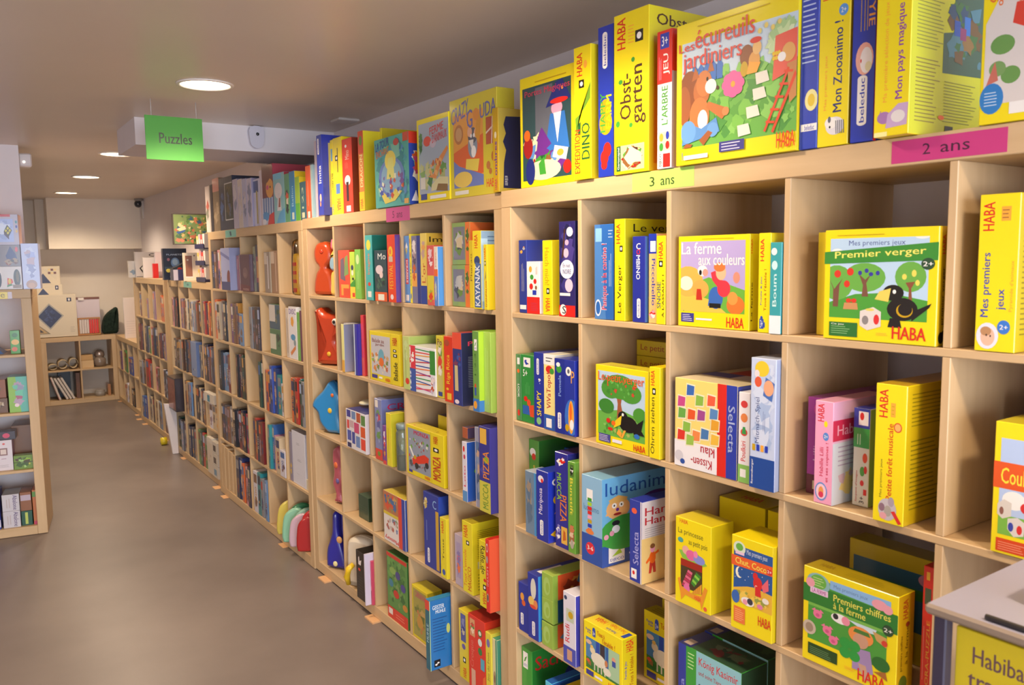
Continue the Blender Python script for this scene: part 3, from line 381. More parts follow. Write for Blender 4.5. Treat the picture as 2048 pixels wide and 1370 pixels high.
g('tall pale blue box with dark blue base, second row, third cubby, nearest bookcase',G_[1],(-.012,-1.021,1.107,.068,.28,.296),['c4d0ec','98a4c4','b8c4dc'],[('x',0,.25,1,1,['b8c8e8','d0daf0','a8bce0'],24,5,.14),('e',.45,.92,.28,.06,'e8c830'),('e',.25,.88,.1,.03,'e0d8e0'),('e',.3,.82,.14,.04,'dc5838'),('q',(.5,.72,.85,.68,.95,.82,.6,.86),'4a70b8'),('e',.72,.78,.2,.06,'e8a880'),('t','Mitmach-Spiel',.2,.35,.42,.7,'4a5890',90,False),('L',.5,.45,.62,.62,2,'7a88b8'),('r',.1,.29,.22,.34,'D'),('r',.27,.29,.39,.34,'b'),('r',.44,.29,.56,.34,'O'),('r',.61,.29,.73,.34,'b'),('r',0,0,1,.24,'1c4898'),('t','Ravensburger',.06,.03,.16,.22,'w',90)],[('r',.05,.02,.95,.98,'8c98b8'),('x',.1,.1,.95,.9,['4a3a3a','D','R','1c2848','6a5a4a'],14,4,.12)])
g('purple box with dark foot, second row, fourth cubby, nearest bookcase',G_[1],(.05,-1.126,1.107,.035,.3,.214),['a034a0','8c2c8c','a034a0'],[('r',0,0,1,.2,'5a2038'),('e',.7,.88,.25,.06,'d048a8'),('t','Lilli',.45,.35,.75,.5,'d0a8d8',90),('r',.45,.05,.8,.14,'c8c8a0')])
g('pink box with doll ring emblem, second row, fourth cubby, nearest bookcase',G_[1],(.002,-1.179,1.107,.043,.19,.219),['f0a4c4','dca8c8','eaa8c4'],[('t','HABA',.15,.8,.5,.97,'r',90),('e',.6,.78,.1,.03,'y'),('e',.62,.66,.16,.04,'5a88d0'),('t','2+',.52,.645,.72,.675,'w'),('t','Habille Lilli',.3,.27,.5,.55,'d83858',90),('t','et ses copines !',.62,.22,.82,.6,'d83858',90),('e',.42,.12,.34,.09,'6a90d0'),('e',.42,.12,.28,.075,'f0c8d8'),('e',.42,.12,.14,.05,'e89a50'),('e',.42,.09,.14,.03,'d83858')],[('r',0,.62,1,.82,'c82850'),('t','Habille Lilli',.08,.67,.9,.77,'e8a0b8'),('r',0,0,1,.6,'c8ccd8'),('l',.1,.36,.6,.58,5,'a898b8'),('x',.05,.05,.9,.35,['D','e0c880','c8a8b8'],12,3,.3)])
g('small green and cream box with blue cap, second row, fourth cubby, nearest bookcase',G_[1],(.05,-1.238,1.107,.036,.2,.206),['dcd8c4','8ab060','24349c'],[('r',0,.8,1,1,'2838a0'),('r',.3,.83,.9,.97,'w'),('e',.5,.92,.13,.04,'r'),('r',0,.6,1,.8,'3a9c40'),('L',.2,.63,.5,.77,2,'c8e0b8'),('t',"Serpent d'images",.18,.04,.32,.36,'c83830',90),('t','3+',.45,.03,.75,.1,'k',90),('e',.75,.5,.15,.05,'e05028'),('e',.6,.36,.15,.05,'5aa040'),('e',.8,.38,.1,.04,'d83028'),('e',.6,.24,.12,.03,'d83028'),('r',.7,.12,.9,.18,'d83028')])
g('big yellow box with red lettering and mouse, second row, fourth cubby, nearest bookcase',G_[1],(-.008,-1.321,1.107,.063,.3,.273),['y','c8a810','d0a818'],[('t','HABA',.12,.76,.4,.96,'r',90),('r',.5,.77,.65,.87,'O'),('l',.52,.78,.63,.86,3,'D'),('t','Mes premiers jeux',.2,.18,.3,.46,'7a7020',90,False),('t','Petite for\u00eat musicale',.42,.17,.6,.72,'d83c18',90),('e',.74,.7,.13,.035,'d84828'),('e',.74,.7,.1,.027,'e8b060'),('e',.48,.1,.3,.08,'c0b8c0'),('e',.3,.11,.1,.03,'8a6a7a'),('e',.6,.16,.1,.035,'a89aa8'),('e',.5,.09,.12,.04,'a8a098'),('e',.35,.05,.12,.025,'e0a0a8'),('q',(.6,.09,.72,.1,.95,.02,.85,.01),'d83028')],[('l',.06,.7,.5,.95,9,'8a7a10'),('l',.06,.1,.42,.62,16,'8a7a10'),('r',.62,.6,1,.85,'a02818'),('t','Petite',.66,.68,.95,.8,'D'),('q',(.58,0,1,0,1,.6,.58,.6),'8a5a40'),('e',.85,.3,.15,.2,'2a1818'),('r',.4,.04,.5,.1,'6a5a10')])
g('grey box standing behind, second row, fifth cubby, nearest bookcase',G_[1],(.17,-1.513,1.107,.09,.2,.25),['a8a8b8','8888a0','9898a8'],[('r',.2,.8,.7,.95,'8898c0')])
g('yellow box with orange banner and dice, second row, fifth cubby, nearest bookcase',G_[1],(-.003,-1.542,1.107,.088,.09,.232),['y','c8b818','d8c420'],[('r',.12,.15,.95,.88,'b4c8ec'),('r',0,.5,1,.7,'e05820'),('t','Couleurs',.14,.54,.98,.66,'f0e040'),('e',.4,.42,.22,.07,'w'),('r',.12,.15,.95,.3,'7cb848'),('q',(.1,.3,.2,.27,.36,.3,.36,.4,.22,.42,.1,.38),'d8d0c8'),('e',.18,.33,.04,.03,'8a5a50'),('q',(.3,.2,.42,.15,.6,.17,.62,.27,.48,.3,.3,.28),'dcd4d0'),('e',.36,.22,.05,.035,'3a48a8'),('e',.52,.21,.05,.035,'d83030'),('e',.62,.38,.1,.04,'d83030'),('r',.1,.02,.75,.12,'d84818'),('l',.14,.03,.7,.1,4,'f0a080')])
g('big green box with red toadstool, third row, first cubby, nearest bookcase',G_[1],(.06,-.054,.756,.055,.3,.282),['4a9a38','3a8030','4aa040'],[('e',.4,.85,.3,.05,'w'),('e',.5,.8,.2,.04,'r'),('t','Pique Plume',.35,.3,.7,.7,'e8d060',90),('e',.6,.24,.1,.03,'D'),('r',.5,.04,.95,.2,'e0b048'),('e',.7,.12,.12,.03,'r'),('e',.2,.12,.12,.03,'G')])
g('blue box with yellow letters at back, third row, first cubby, nearest bookcase',G_[1],(.16,-.116,.756,.16,.2,.249),['2a58b0','2a50a0','1c3c80'],[('r',0,0,1,1,'2450a8'),('t','Piq',.4,.7,.98,.95,'e0d040'),('t','PLUME',.35,.58,.9,.66,'4a6a50'),('e',.15,.75,.1,.04,'8ac0e0')])
g('grey and blue glossy slim box, third row, first cubby, nearest bookcase',G_[1],(-.01,-.13,.756,.059,.068,.203),['7088a0','4a78b0','a8b8c8'],[('x',.05,.1,.7,.95,['8a98a8','5a7088','988878'],14,3,.3),('r',.82,0,1,1,'4a98d8')])
g('indigo box with yellow butterflies, third row, first cubby, nearest bookcase',G_[1],(-.02,-.204,.756,.061,.078,.223),['24309c','2438b8','2c3ca8'],[('e',.4,.88,.24,.05,'e8e4ec'),('e',.5,.86,.1,.03,'r'),('t','Mariposa',.2,.38,.6,.75,'e0d8f0',90),('r',.3,.1,.58,.28,'w'),('e',.44,.1,.14,.02,'w'),('e',.44,.28,.14,.02,'w'),('t','beleduc',.37,.1,.51,.28,'b',90)],[('e',.4,.85,.2,.05,'w'),('e',.4,.85,.12,.03,'2438b8'),('e',.5,.6,.25,.07,'e8c020'),('q',(.3,.4,.9,.5,.6,.56),'e8a820'),('q',(.1,.12,1,.3,.9,0,.7,0),'e0b020')])
g('violet blue box with pizza lettering, third row, first cubby, nearest bookcase',G_[1],(-.008,-.285,.756,.062,.26,.293),['2c2c90','24247c','3a2c80'],[('x',.1,.85,.9,.98,['r','D','w'],6,2,.3),('t','MUCCA',.15,.5,.5,.78,'8ac030',-90),('t','PIZZA',.4,.28,.9,.56,'e08020',-90),('r',.48,.05,.95,.23,'e0b048'),('q',(.6,.08,.85,.1,.8,.18,.65,.2),'c06020'),('x',0,.05,.45,.3,['w','8a80c8'],8,2,.15)])
g('green box with yellow wavy lettering, third row, first cubby, nearest bookcase',G_[1],(-.012,-.353,.756,.034,.27,.277),['6aa038','5a9030','6aa038'],[('r',.3,.84,.8,.97,'4a7030'),('x',.3,.84,.8,.97,['w','k'],6,2,.3),('t','Bunstift',.3,.42,.7,.82,'e8dc48',-90),('x',.1,.05,.95,.35,['a06040','c87850','4a8030','e0c0a0'],18,4,.2),('e',.55,.1,.25,.05,'b0a898')])
g('large sky blue box with rainbow lettering, third row, second cubby, nearest bookcase',G_[1],(-.018,-.425,.756,.09,.3,.255),['8cb8d8','5a98cc','7ab0d0'],[('r',0,0,1,.33,'2c50a4'),('r',.25,.72,.55,.85,'w'),('t','ludanimo',.1,.6,.85,.67,'4a7aa8',0,False),('e',.42,.17,.22,.07,'d82c3c'),('t','3-6',.28,.15,.56,.2,'w'),('r',.3,.36,.5,.4,'o'),('r',.3,.41,.5,.45,'b'),('r',.3,.46,.5,.5,'D'),('r',.3,.51,.5,.55,'p'),('r',.3,.56,.5,.6,'r'),('r',.3,.61,.5,.65,'r'),('r',.3,.66,.5,.7,'f'),('r',.3,.71,.5,.75,'g'),('e',.4,.36,.2,.03,'e08040')],[('r',0,.2,1,1,'6cb0dc'),('t','ludanimo',.04,.8,.96,.95,'1c50a0',0,False),('r',0,0,1,.24,'2450a4'),('r',.08,.03,.28,.22,'w'),('q',(.12,.1,.25,.12,.22,.18),'f'),('t','DJECO',.1,.04,.27,.08,'b'),('t','3-6',.34,.08,.62,.2,'w',0,False),('e',.2,.64,.15,.12,'e8b070'),('q',(.04,.58,.1,.68,.13,.58),'e8b070'),('q',(.08,.75,.2,.79,.32,.75,.3,.71,.1,.71),'e0b060'),('e',.15,.68,.03,.03,'w'),('e',.24,.68,.03,.03,'w'),('e',.15,.68,.01,.012,'k'),('e',.24,.68,.01,.012,'k'),('e',.19,.63,.02,.02,'v'),('e',.19,.58,.05,.015,'R'),('e',.3,.36,.34,.2,'3c9c40'),('r',0,.24,.5,.34,'3c9c40'),('e',.17,.48,.05,.03,'1a1a2a'),('e',.17,.41,.05,.045,'f0f0f4'),('e',.12,.37,.03,.03,'e8a0b8'),('e',.05,.34,.03,.03,'e8a0b8'),('e',.55,.32,.2,.09,'3a90d8'),('e',.62,.38,.03,.03,'w'),('e',.62,.38,.015,.015,'k'),('e',.7,.68,.2,.08,'4a2878')])
g('blue spine box with children holding hands, third row, second cubby, nearest bookcase',G_[1],(-.01,-.619,.756,.047,.2,.226),['2c3ca0','e0d8d8','24349c'],[('e',.4,.87,.22,.035,'e86040'),('t','Selecta',.3,.22,.75,.62,'a8a8e0',90),('r',.15,.04,.6,.16,'w'),('e',.35,.11,.1,.025,'r'),('r',.9,0,1,1,'d8d0d0')],[('r',0,0,1,.55,'e8c880'),('t','Hand in',.06,.82,.85,.92,'c02c38'),('t','Hand',.06,.71,.55,.8,'c02c38'),('l',.06,.55,.6,.68,5,'a8a8a8'),('q',(.15,.25,.25,.25,.265,.11,.215,.11,.2,.2,.175,.11,.13,.11),'c03028'),('e',.2,.3,.06,.075,'o'),('e',.2,.41,.045,.05,'p'),('e',.2,.44,.045,.03,'n'),('q',(.15,.325,.075,.26,.09,.235,.16,.275),'o'),('q',(.25,.325,.32,.35,.31,.38,.23,.35),'o'),('q',(.65,.37,.75,.37,.765,.23,.715,.23,.7,.32,.675,.23,.63,.23),'d04030'),('e',.7,.42,.06,.075,'b'),('e',.7,.53,.045,.05,'p'),('e',.7,.56,.045,.03,'n'),('q',(.65,.445,.575,.38,.59,.355,.66,.395),'b'),('q',(.75,.445,.82,.47,.81,.5,.73,.47),'b'),('r',.42,.1,.44,.5,'8a6a40'),('q',(.51,.08,.59,.08,.602,-.032,.562,-.032,.55,.04,.53,-.032,.494,-.032),'D'),('e',.55,.12,.048,.06,'r'),('e',.55,.208,.036,.04,'p'),('e',.55,.232,.036,.024,'n'),('q',(.51,.14,.45,.088,.462,.068,.518,.1),'r'),('q',(.59,.14,.646,.16,.638,.184,.574,.16),'r'),('r',0,0,0,0,'o')])
g('grey box behind the hand cover, third row, second cubby, nearest bookcase',G_[1],(.2,-.677,.756,.05,.16,.19),['a8a8ac'],[])
g('yellow window box with toy vegetables, third row, third cubby, nearest bookcase',G_[1],(-.008,-.788,.756,.118,.08,.222),['y','dcc81a','d8c418'],[('r',.04,.9,.3,.98,'y'),('t','HABA',.12,.94,.35,.985,'r',0),('t','La princesse',.08,.8,.78,.88,'5a5a20',0,False,0),('t','au petit pois',.38,.7,.9,.78,'5a5a20',0,False),('e',.15,.74,.08,.03,'4aa0a0'),('q',(.1,.62,.6,.66,.9,.55,.7,.5,.2,.54),'8cc048'),('e',.3,.64,.1,.05,'e8b0a0'),('e',.45,.6,.14,.06,'e068a0'),('e',.68,.58,.16,.05,'8890d8'),('e',.58,.63,.06,.04,'e888b8'),('r',.16,.2,.77,.52,'4a3a20'),('r',.16,.45,.77,.53,'a02818'),('q',(.2,.22,.38,.2,.4,.23,.22,.25),'b83058'),('q',(.23,.255,.4,.235,.42,.265,.25,.285),'e0688a'),('q',(.26,.29,.42,.27,.44,.3,.28,.32),'b83058'),('q',(.29,.325,.44,.305,.46,.335,.31,.355),'e0688a'),('q',(.32,.36,.46,.34,.48,.37,.34,.39),'b83058'),('q',(.35,.395,.48,.375,.5,.405,.37,.425),'e0688a'),('q',(.46,.28,.56,.25,.58,.28,.48,.31),'3c8c30'),('q',(.49,.31,.6,.28,.62,.31,.51,.34),'8cd048'),('q',(.52,.34,.64,.31,.66,.34,.54,.37),'3c8c30'),('q',(.55,.37,.68,.34,.7,.37,.57,.4),'8cd048'),('q',(.58,.4,.72,.37,.74,.4,.6,.43),'3c8c30'),('q',(.46,.16,.76,.2,.76,.32),'e0a030'),('q',(.52,.16,.54,.17,.56,.22,.54,.21),'c88020'),('q',(.57,.17,.59,.18,.61,.245,.59,.235),'c88020'),('q',(.62,.18,.64,.19,.66,.27,.64,.26),'c88020'),('q',(.67,.19,.69,.2,.71,.295,.69,.285),'c88020'),('e',.34,.2,.09,.06,'e070a8'),('q',(.08,.28,.14,.3,.2,.2,.5,.16,.75,.18,.84,.3,.92,.28,.8,.1,.76,.02,.72,.1,.3,.12,.18,.04,.16,.12),'e8962c'),('t','HABA',.56,.11,.74,.16,'r',0),('e',.86,.05,.05,.025,'e0603c')])
g('yellow box with night farmyard cover, third row, third cubby, nearest bookcase',G_[1],(-.01,-.971,.756,.117,.1,.225),['y','dcc81a','y'],[('r',.06,.3,1,.9,'2858a0'),('q',(.06,.3,1,.3,1,.5,.6,.52,.4,.5,.06,.44),'e8b840'),('x',.06,.3,1,.46,['d8a838','f0cc58','9aa048'],16,3,.3),('q',(0,.68,1,.7,1,.8,0,.79),'e8622c'),('t','Chut, Coco !',.1,.7,.94,.775,'f4e860'),('e',.2,.88,.15,.07,'d8e4d0'),('e',.2,.89,.09,.04,'6ab048'),('r',.1,.81,.32,.84,'e8c8e0'),('t','Mes premiers jeux',.38,.82,.88,.89,'d8e4f4',0,False),('e',.2,.62,.09,.06,'f4f0d8'),('e',.24,.63,.075,.055,'2858a0'),('e',.1,.56,.008,.005,'w'),('e',.183,.61,.008,.005,'w'),('e',.266,.66,.008,.005,'w'),('e',.349,.56,.008,.005,'w'),('e',.432,.61,.008,.005,'w'),('e',.515,.66,.008,.005,'w'),('e',.598,.56,.008,.005,'w'),('e',.681,.61,.008,.005,'w'),('e',.764,.66,.008,.005,'w'),('e',.847,.56,.008,.005,'w'),('e',.93,.61,.008,.005,'w'),('e',.66,.57,.11,.07,'d82c2c'),('e',.6,.64,.06,.04,'d82c2c'),('q',(.75,.56,.9,.66,.92,.54,.8,.5),'e86878'),('e',.62,.53,.03,.02,'f4d8c8'),('q',(.6,.44,.74,.44,.72,.54,.6,.54),'d82c2c'),('e',.12,.35,.1,.07,'3a68b8'),('e',.42,.34,.16,.045,'f0ece8'),('e',.36,.33,.06,.03,'e89ab0'),('e',.48,.35,.07,.035,'3a3a4a'),('e',.85,.42,.08,.03,'f0e8e0'),('e',.72,.34,.07,.025,'e080b0'),('r',.08,.08,.36,.25,'e8783c'),('l',.11,.1,.33,.23,6,'f4b888'),('t','HABA',.68,.14,.98,.24,'r',0),('e',.93,.74,.07,.03,'d83030'),('t','2+',.88,.725,.98,.755,'w')])
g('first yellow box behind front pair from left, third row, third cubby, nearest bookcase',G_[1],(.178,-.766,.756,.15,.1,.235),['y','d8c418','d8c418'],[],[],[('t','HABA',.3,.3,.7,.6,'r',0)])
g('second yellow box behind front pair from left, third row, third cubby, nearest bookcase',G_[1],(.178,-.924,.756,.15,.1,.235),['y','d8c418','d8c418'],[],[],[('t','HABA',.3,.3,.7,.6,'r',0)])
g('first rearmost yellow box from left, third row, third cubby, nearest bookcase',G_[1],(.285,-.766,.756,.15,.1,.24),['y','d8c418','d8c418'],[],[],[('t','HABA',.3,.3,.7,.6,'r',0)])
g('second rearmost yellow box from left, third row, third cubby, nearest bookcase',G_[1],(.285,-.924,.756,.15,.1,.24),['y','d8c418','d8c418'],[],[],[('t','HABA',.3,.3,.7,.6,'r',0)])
g('large yellow box with farmer girl cover, third row, fourth cubby, nearest bookcase',G_[1],(-.002,-1.163,.756,.215,.058,.208),['y','c8a010','a89010'],[('c',.06,.24,.9,.9),('r',.06,.24,.9,.9,'4c9c3c'),('q',(.06,.6,.9,.6,.9,.78,.6,.82,.06,.7),'78b850'),('c',0,0,1,1),('q',(.3,.93,.93,.93,.93,.82,.3,.84),'8ab8e8'),('t','Mes premiers jeux',.34,.85,.7,.9,'6080b8',0,False),('q',(0,.63,1,.63,1,.82,0,.82),'2e7c30'),('t','Premiers chiffres',.34,.73,.93,.8,'e8e060'),('t','\u00e0 la ferme',.34,.65,.68,.72,'e8e060'),('e',.17,.86,.13,.1,'8ab8c0'),('e',.17,.87,.09,.075,'6ab048'),('l',.11,.82,.23,.92,4,'c8e0a0'),('e',.08,.84,.05,.05,'e8a0b0'),('r',.08,.74,.28,.8,'e8c8e8'),('t','LA FERME',.1,.75,.26,.79,'a03890'),('e',.82,.86,.08,.05,'e8a0b0'),('e',.9,.84,.05,.045,'e8a0b0'),('e',.17,.53,.05,.045,'e878a0'),('q',(.1,.56,.14,.59,.15,.55),'e878a0'),('q',(.24,.56,.2,.59,.19,.55),'e878a0'),('e',.17,.52,.022,.018,'d05888'),('e',.28,.4,.05,.045,'e878a0'),('q',(.21,.43,.25,.46,.26,.42),'e878a0'),('q',(.35,.43,.31,.46,.3,.42),'e878a0'),('e',.28,.39,.022,.018,'d05888'),('e',.35,.32,.05,.045,'e878a0'),('q',(.28,.35,.32,.38,.33,.34),'e878a0'),('q',(.42,.35,.38,.38,.37,.34),'e878a0'),('e',.35,.31,.022,.018,'d05888'),('e',.42,.57,.1,.05,'f0ecf0'),('e',.37,.58,.03,.03,'2a2a30'),('e',.48,.57,.045,.045,'e890a8'),('e',.08,.36,.075,.075,'c8b8a8'),('e',.08,.36,.045,.05,'a08c78'),('q',(.5,.6,.8,.6,.78,.55,.68,.54),'c8dce8'),('e',.64,.48,.13,.09,'e89048'),('e',.64,.43,.08,.075,'c89a80'),('q',(.56,.5,.74,.5,.72,.54,.58,.54),'4a7a38'),('q',(.56,.34,.74,.36,.78,.14,.56,.12),'a088b8'),('q',(.62,.2,.7,.2,.74,.06,.68,.05),'c8a088'),('e',.48,.35,.06,.055,'2e9c40'),('e',.58,.35,.06,.055,'2e9c40'),('e',.48,.25,.06,.055,'2e9c40'),('e',.58,.25,.06,.055,'2e9c40'),('e',.85,.28,.09,.07,'2c6c2c'),('q',(.76,.58,.9,.56,.9,.46,.8,.5),'c8a060'),('e',.88,.5,.03,.03,'d04030'),('q',(.78,.18,.92,.14,.9,.22),'a86830'),('e',.91,.64,.055,.055,'2c4c30'),('t','2+',.87,.62,.95,.66,'w'),('r',.07,.08,.4,.2,'24481c'),('l',.09,.09,.36,.17,4,'6a9060'),('t','HABA',.62,.03,.9,.15,'r',0),('l',.48,.08,.6,.12,2,'O')],[('t','HABA',.3,.76,.6,.95,'a83a18',90),('e',.6,.7,.12,.025,'8a3018'),('t','premiers chiffres',.2,.25,.36,.6,'6a4a08',90),('t','\u00e0 la ferme',.5,.3,.66,.68,'6a4a08',90),('e',.4,.12,.25,.08,'5a6a18')],[('t','HABA',.1,.4,.25,.7,'8a6a10'),('l',.4,.3,.8,.7,3,'8a7a10')])
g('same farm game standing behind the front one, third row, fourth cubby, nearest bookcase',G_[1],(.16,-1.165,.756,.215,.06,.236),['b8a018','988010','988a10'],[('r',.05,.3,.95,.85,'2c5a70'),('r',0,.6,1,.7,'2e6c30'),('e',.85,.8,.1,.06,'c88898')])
g('red spine with yellow stencil lettering, third row, fourth cubby, nearest bookcase',G_[1],(.04,-1.402,.756,.022,.28,.271),['d83020','c03020','c83020'],[('r',.3,.9,.6,.96,'e8b030'),('r',.2,.72,.75,.84,'4a5a40'),('t','ORA-PUZZLE',.45,.12,.75,.6,'e0a030',90),('L',.15,.15,.3,.6,1,'e89080'),('r',.4,.01,.8,.08,'w')])
g('shorter indigo box with pill logo, fourth row, first cubby, nearest bookcase',G_[1],(0,-.07,.405,.052,.25,.165),['24349c','3a60b8','24349c'],[('e',.4,.72,.2,.08,'e8a040'),('e',.55,.6,.2,.06,'d86028'),('r',.22,.16,.52,.36,'w'),('e',.37,.16,.15,.02,'w'),('e',.37,.36,.15,.02,'w'),('t','beleduc',.295,.16,.445,.36,'b',90)])
g('tall indigo box with oval title, fourth row, first cubby, nearest bookcase',G_[1],(-.006,-.131,.405,.057,.24,.218),['24349c','3a98d8','24349c'],[('e',.55,.78,.26,.16,'d8d4c8'),('e',.35,.58,.3,.07,'e8c060'),('e',.75,.55,.2,.07,'e08850'),('e',.5,.5,.3,.03,'d84830'),('r',.4,.08,.68,.26,'w'),('e',.54,.08,.14,.02,'w'),('e',.54,.26,.14,.02,'w'),('t','beleduc',.47,.08,.61,.26,'b',90)],[('r',.1,.35,.35,.55,'d8d0d8'),('e',.15,.2,.1,.07,'o'),('e',.3,.72,.2,.08,'w')],[('r',.3,.1,.7,.5,'w')])
g('lowest lime green cube box, fourth row, first cubby, nearest bookcase',G_[1],(0,-.198,.405,.058,.16,.078),['98b84a','e05828','a8c058'],[('e',.45,.5,.3,.36,'a8c868'),('e',.5,.45,.15,.2,'98b84a')],[('x',.15,.1,.9,.9,['a04020','e8a040','5a80a0'],8,2,.3),('r',0,0,.12,1,'98b84a')])
g('middle lime green cube box, fourth row, first cubby, nearest bookcase',G_[1],(0,-.2,.488,.058,.16,.075),['98b84a','1c4868','a8c058'],[('e',.45,.5,.3,.36,'a8c868'),('e',.5,.45,.15,.2,'98b84a')],[('x',.15,.1,.9,.9,['2c5878','1c3858'],8,3,.3),('r',0,0,.12,1,'98b84a')])
g('topmost lime green cube box, fourth row, first cubby, nearest bookcase',G_[1],(0,-.201,.563,.058,.16,.082),['98b84a','e05828','a8c058'],[('e',.45,.5,.3,.36,'a8c868'),('e',.5,.45,.15,.2,'98b84a')],[('x',.15,.1,.9,.9,['a04020','e8a040','5a80a0'],8,4,.3),('r',0,0,.12,1,'98b84a')])
g('white and violet tall box, fourth row, first cubby, nearest bookcase',G_[1],(-.012,-.326,.405,.06,.2,.222),['dcd8e4','3038a8','e0dce8'],[('r',.25,.6,.85,.78,'c0c8b0'),('e',.6,.7,.2,.05,'D'),('e',.2,.92,.12,.03,'2a3a60'),('t','Rudi',.15,.3,.5,.55,'d83848',90),('r',0,0,1,.24,'4a50b0'),('r',.3,.05,.7,.2,'c89a80')],[('t','Colorado',.1,.1,.5,.6,'8a90e0',90),('r',.1,.04,.5,.14,'w')])
g('orange box behind the white one, fourth row, first cubby, nearest bookcase',G_[1],(.255,-.054,.405,.1,.12,.25),['d85028','c04828'],[('e',.5,.5,.35,.25,'5a7a98'),('e',.5,.6,.2,.1,'c8b8a0')])
g('yellow box with sheep and stable cover in front, fourth row, second cubby, nearest bookcase',G_[1],(-.012,-.424,.405,.168,.055,.168),['y','dcc81a','e4d020'],[('r',.06,.16,.93,.72,'4a80b0'),('q',(.06,.16,.93,.16,.93,.3,.06,.36),'3c7c38'),('x',.06,.16,.93,.3,['2c6c2c','4a8c40'],16,3,.3),('r',.33,.35,.42,.72,'2848a8'),('r',.44,.3,.56,.72,'3a3038'),('r',.6,.32,.64,.72,'2858a0'),('r',.66,.2,.93,.72,'a8c8a0'),('e',.4,.4,.2,.12,'e4dcc8'),('e',.24,.52,.07,.06,'e4d4b0'),('e',.22,.58,.04,.03,'e8c060'),('r',.28,.18,.31,.32,'d8d0bc'),('r',.37,.18,.4,.32,'d8d0bc'),('r',.46,.18,.49,.32,'d8d0bc'),('r',.55,.18,.58,.32,'d8d0bc'),('e',.62,.28,.1,.07,'e4dcc8'),('e',.6,.42,.04,.06,'c88050'),('e',.79,.56,.05,.05,'e0a080'),('r',.75,.44,.84,.54,'3a50a0'),('q',(.1,.24,.2,.22,.2,.3,.12,.31),'9a6a40'),('e',.14,.64,.08,.04,'d8b8a0'),('e',.12,.3,.05,.03,'d85838'),('t','Puzzle',.06,.84,.2,.88,'b'),('t','& Jeu',.1,.79,.2,.83,'b'),('r',.24,.78,.32,.9,'2c4aa8'),('e',.28,.91,.035,.03,'2c4aa8'),('t','3+',.25,.8,.31,.87,'w'),('t','Tous \u00e0',.36,.84,.56,.92,'c05010'),('t',"l'\u00e9table !",.5,.74,.82,.83,'c05010'),('r',.07,.04,.27,.13,'3a3a90'),('r',.3,.06,.5,.1,'e8e4f0'),('t','HABA',.66,.02,.9,.12,'r',0)],[('t','HABA',.25,.76,.75,.96,'r',90),('t','Puzzle & Jeu',.15,.3,.35,.6,'b',90),('t',"Tous \u00e0 l'\u00e9table !",.5,.15,.75,.7,'b06010',90)],[('t','HABA',.12,.4,.36,.8,'r',180),('t',"Tous \u00e0 l'\u00e9table !",.42,.5,.85,.85,'e07020',180),('t','Puzzle & Jeu',.5,.15,.75,.4,'3a50a8',180),('r',.88,.2,.97,.8,'2c4aa8')])
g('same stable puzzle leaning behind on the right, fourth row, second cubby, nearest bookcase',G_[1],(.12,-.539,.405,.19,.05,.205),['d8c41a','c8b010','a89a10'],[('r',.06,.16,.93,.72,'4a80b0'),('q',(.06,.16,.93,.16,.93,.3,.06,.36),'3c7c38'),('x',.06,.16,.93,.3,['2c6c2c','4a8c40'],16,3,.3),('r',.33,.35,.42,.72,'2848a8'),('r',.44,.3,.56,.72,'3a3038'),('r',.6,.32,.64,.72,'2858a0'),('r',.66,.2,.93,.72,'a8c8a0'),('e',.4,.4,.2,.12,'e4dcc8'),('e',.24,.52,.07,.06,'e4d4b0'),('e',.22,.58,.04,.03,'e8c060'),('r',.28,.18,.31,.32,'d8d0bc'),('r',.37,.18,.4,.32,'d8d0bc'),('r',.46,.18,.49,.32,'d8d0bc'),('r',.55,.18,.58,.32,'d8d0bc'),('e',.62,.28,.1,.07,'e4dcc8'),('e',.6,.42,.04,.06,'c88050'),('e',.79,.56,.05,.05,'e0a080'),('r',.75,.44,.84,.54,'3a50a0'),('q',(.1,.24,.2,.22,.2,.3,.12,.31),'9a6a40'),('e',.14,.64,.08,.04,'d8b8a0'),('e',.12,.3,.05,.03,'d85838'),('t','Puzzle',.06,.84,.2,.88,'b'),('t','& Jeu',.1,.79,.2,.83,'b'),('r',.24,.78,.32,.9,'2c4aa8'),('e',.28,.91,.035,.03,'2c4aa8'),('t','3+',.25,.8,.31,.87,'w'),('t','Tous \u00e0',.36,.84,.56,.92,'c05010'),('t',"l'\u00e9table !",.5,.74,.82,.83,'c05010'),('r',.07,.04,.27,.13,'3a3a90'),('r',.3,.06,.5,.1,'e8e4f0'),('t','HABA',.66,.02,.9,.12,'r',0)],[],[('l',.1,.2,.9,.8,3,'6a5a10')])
g('third stable puzzle at the back, fourth row, second cubby, nearest bookcase',G_[1],(.19,-.542,.405,.19,.05,.225),['c0ae14','b8a010','988c10'],[])
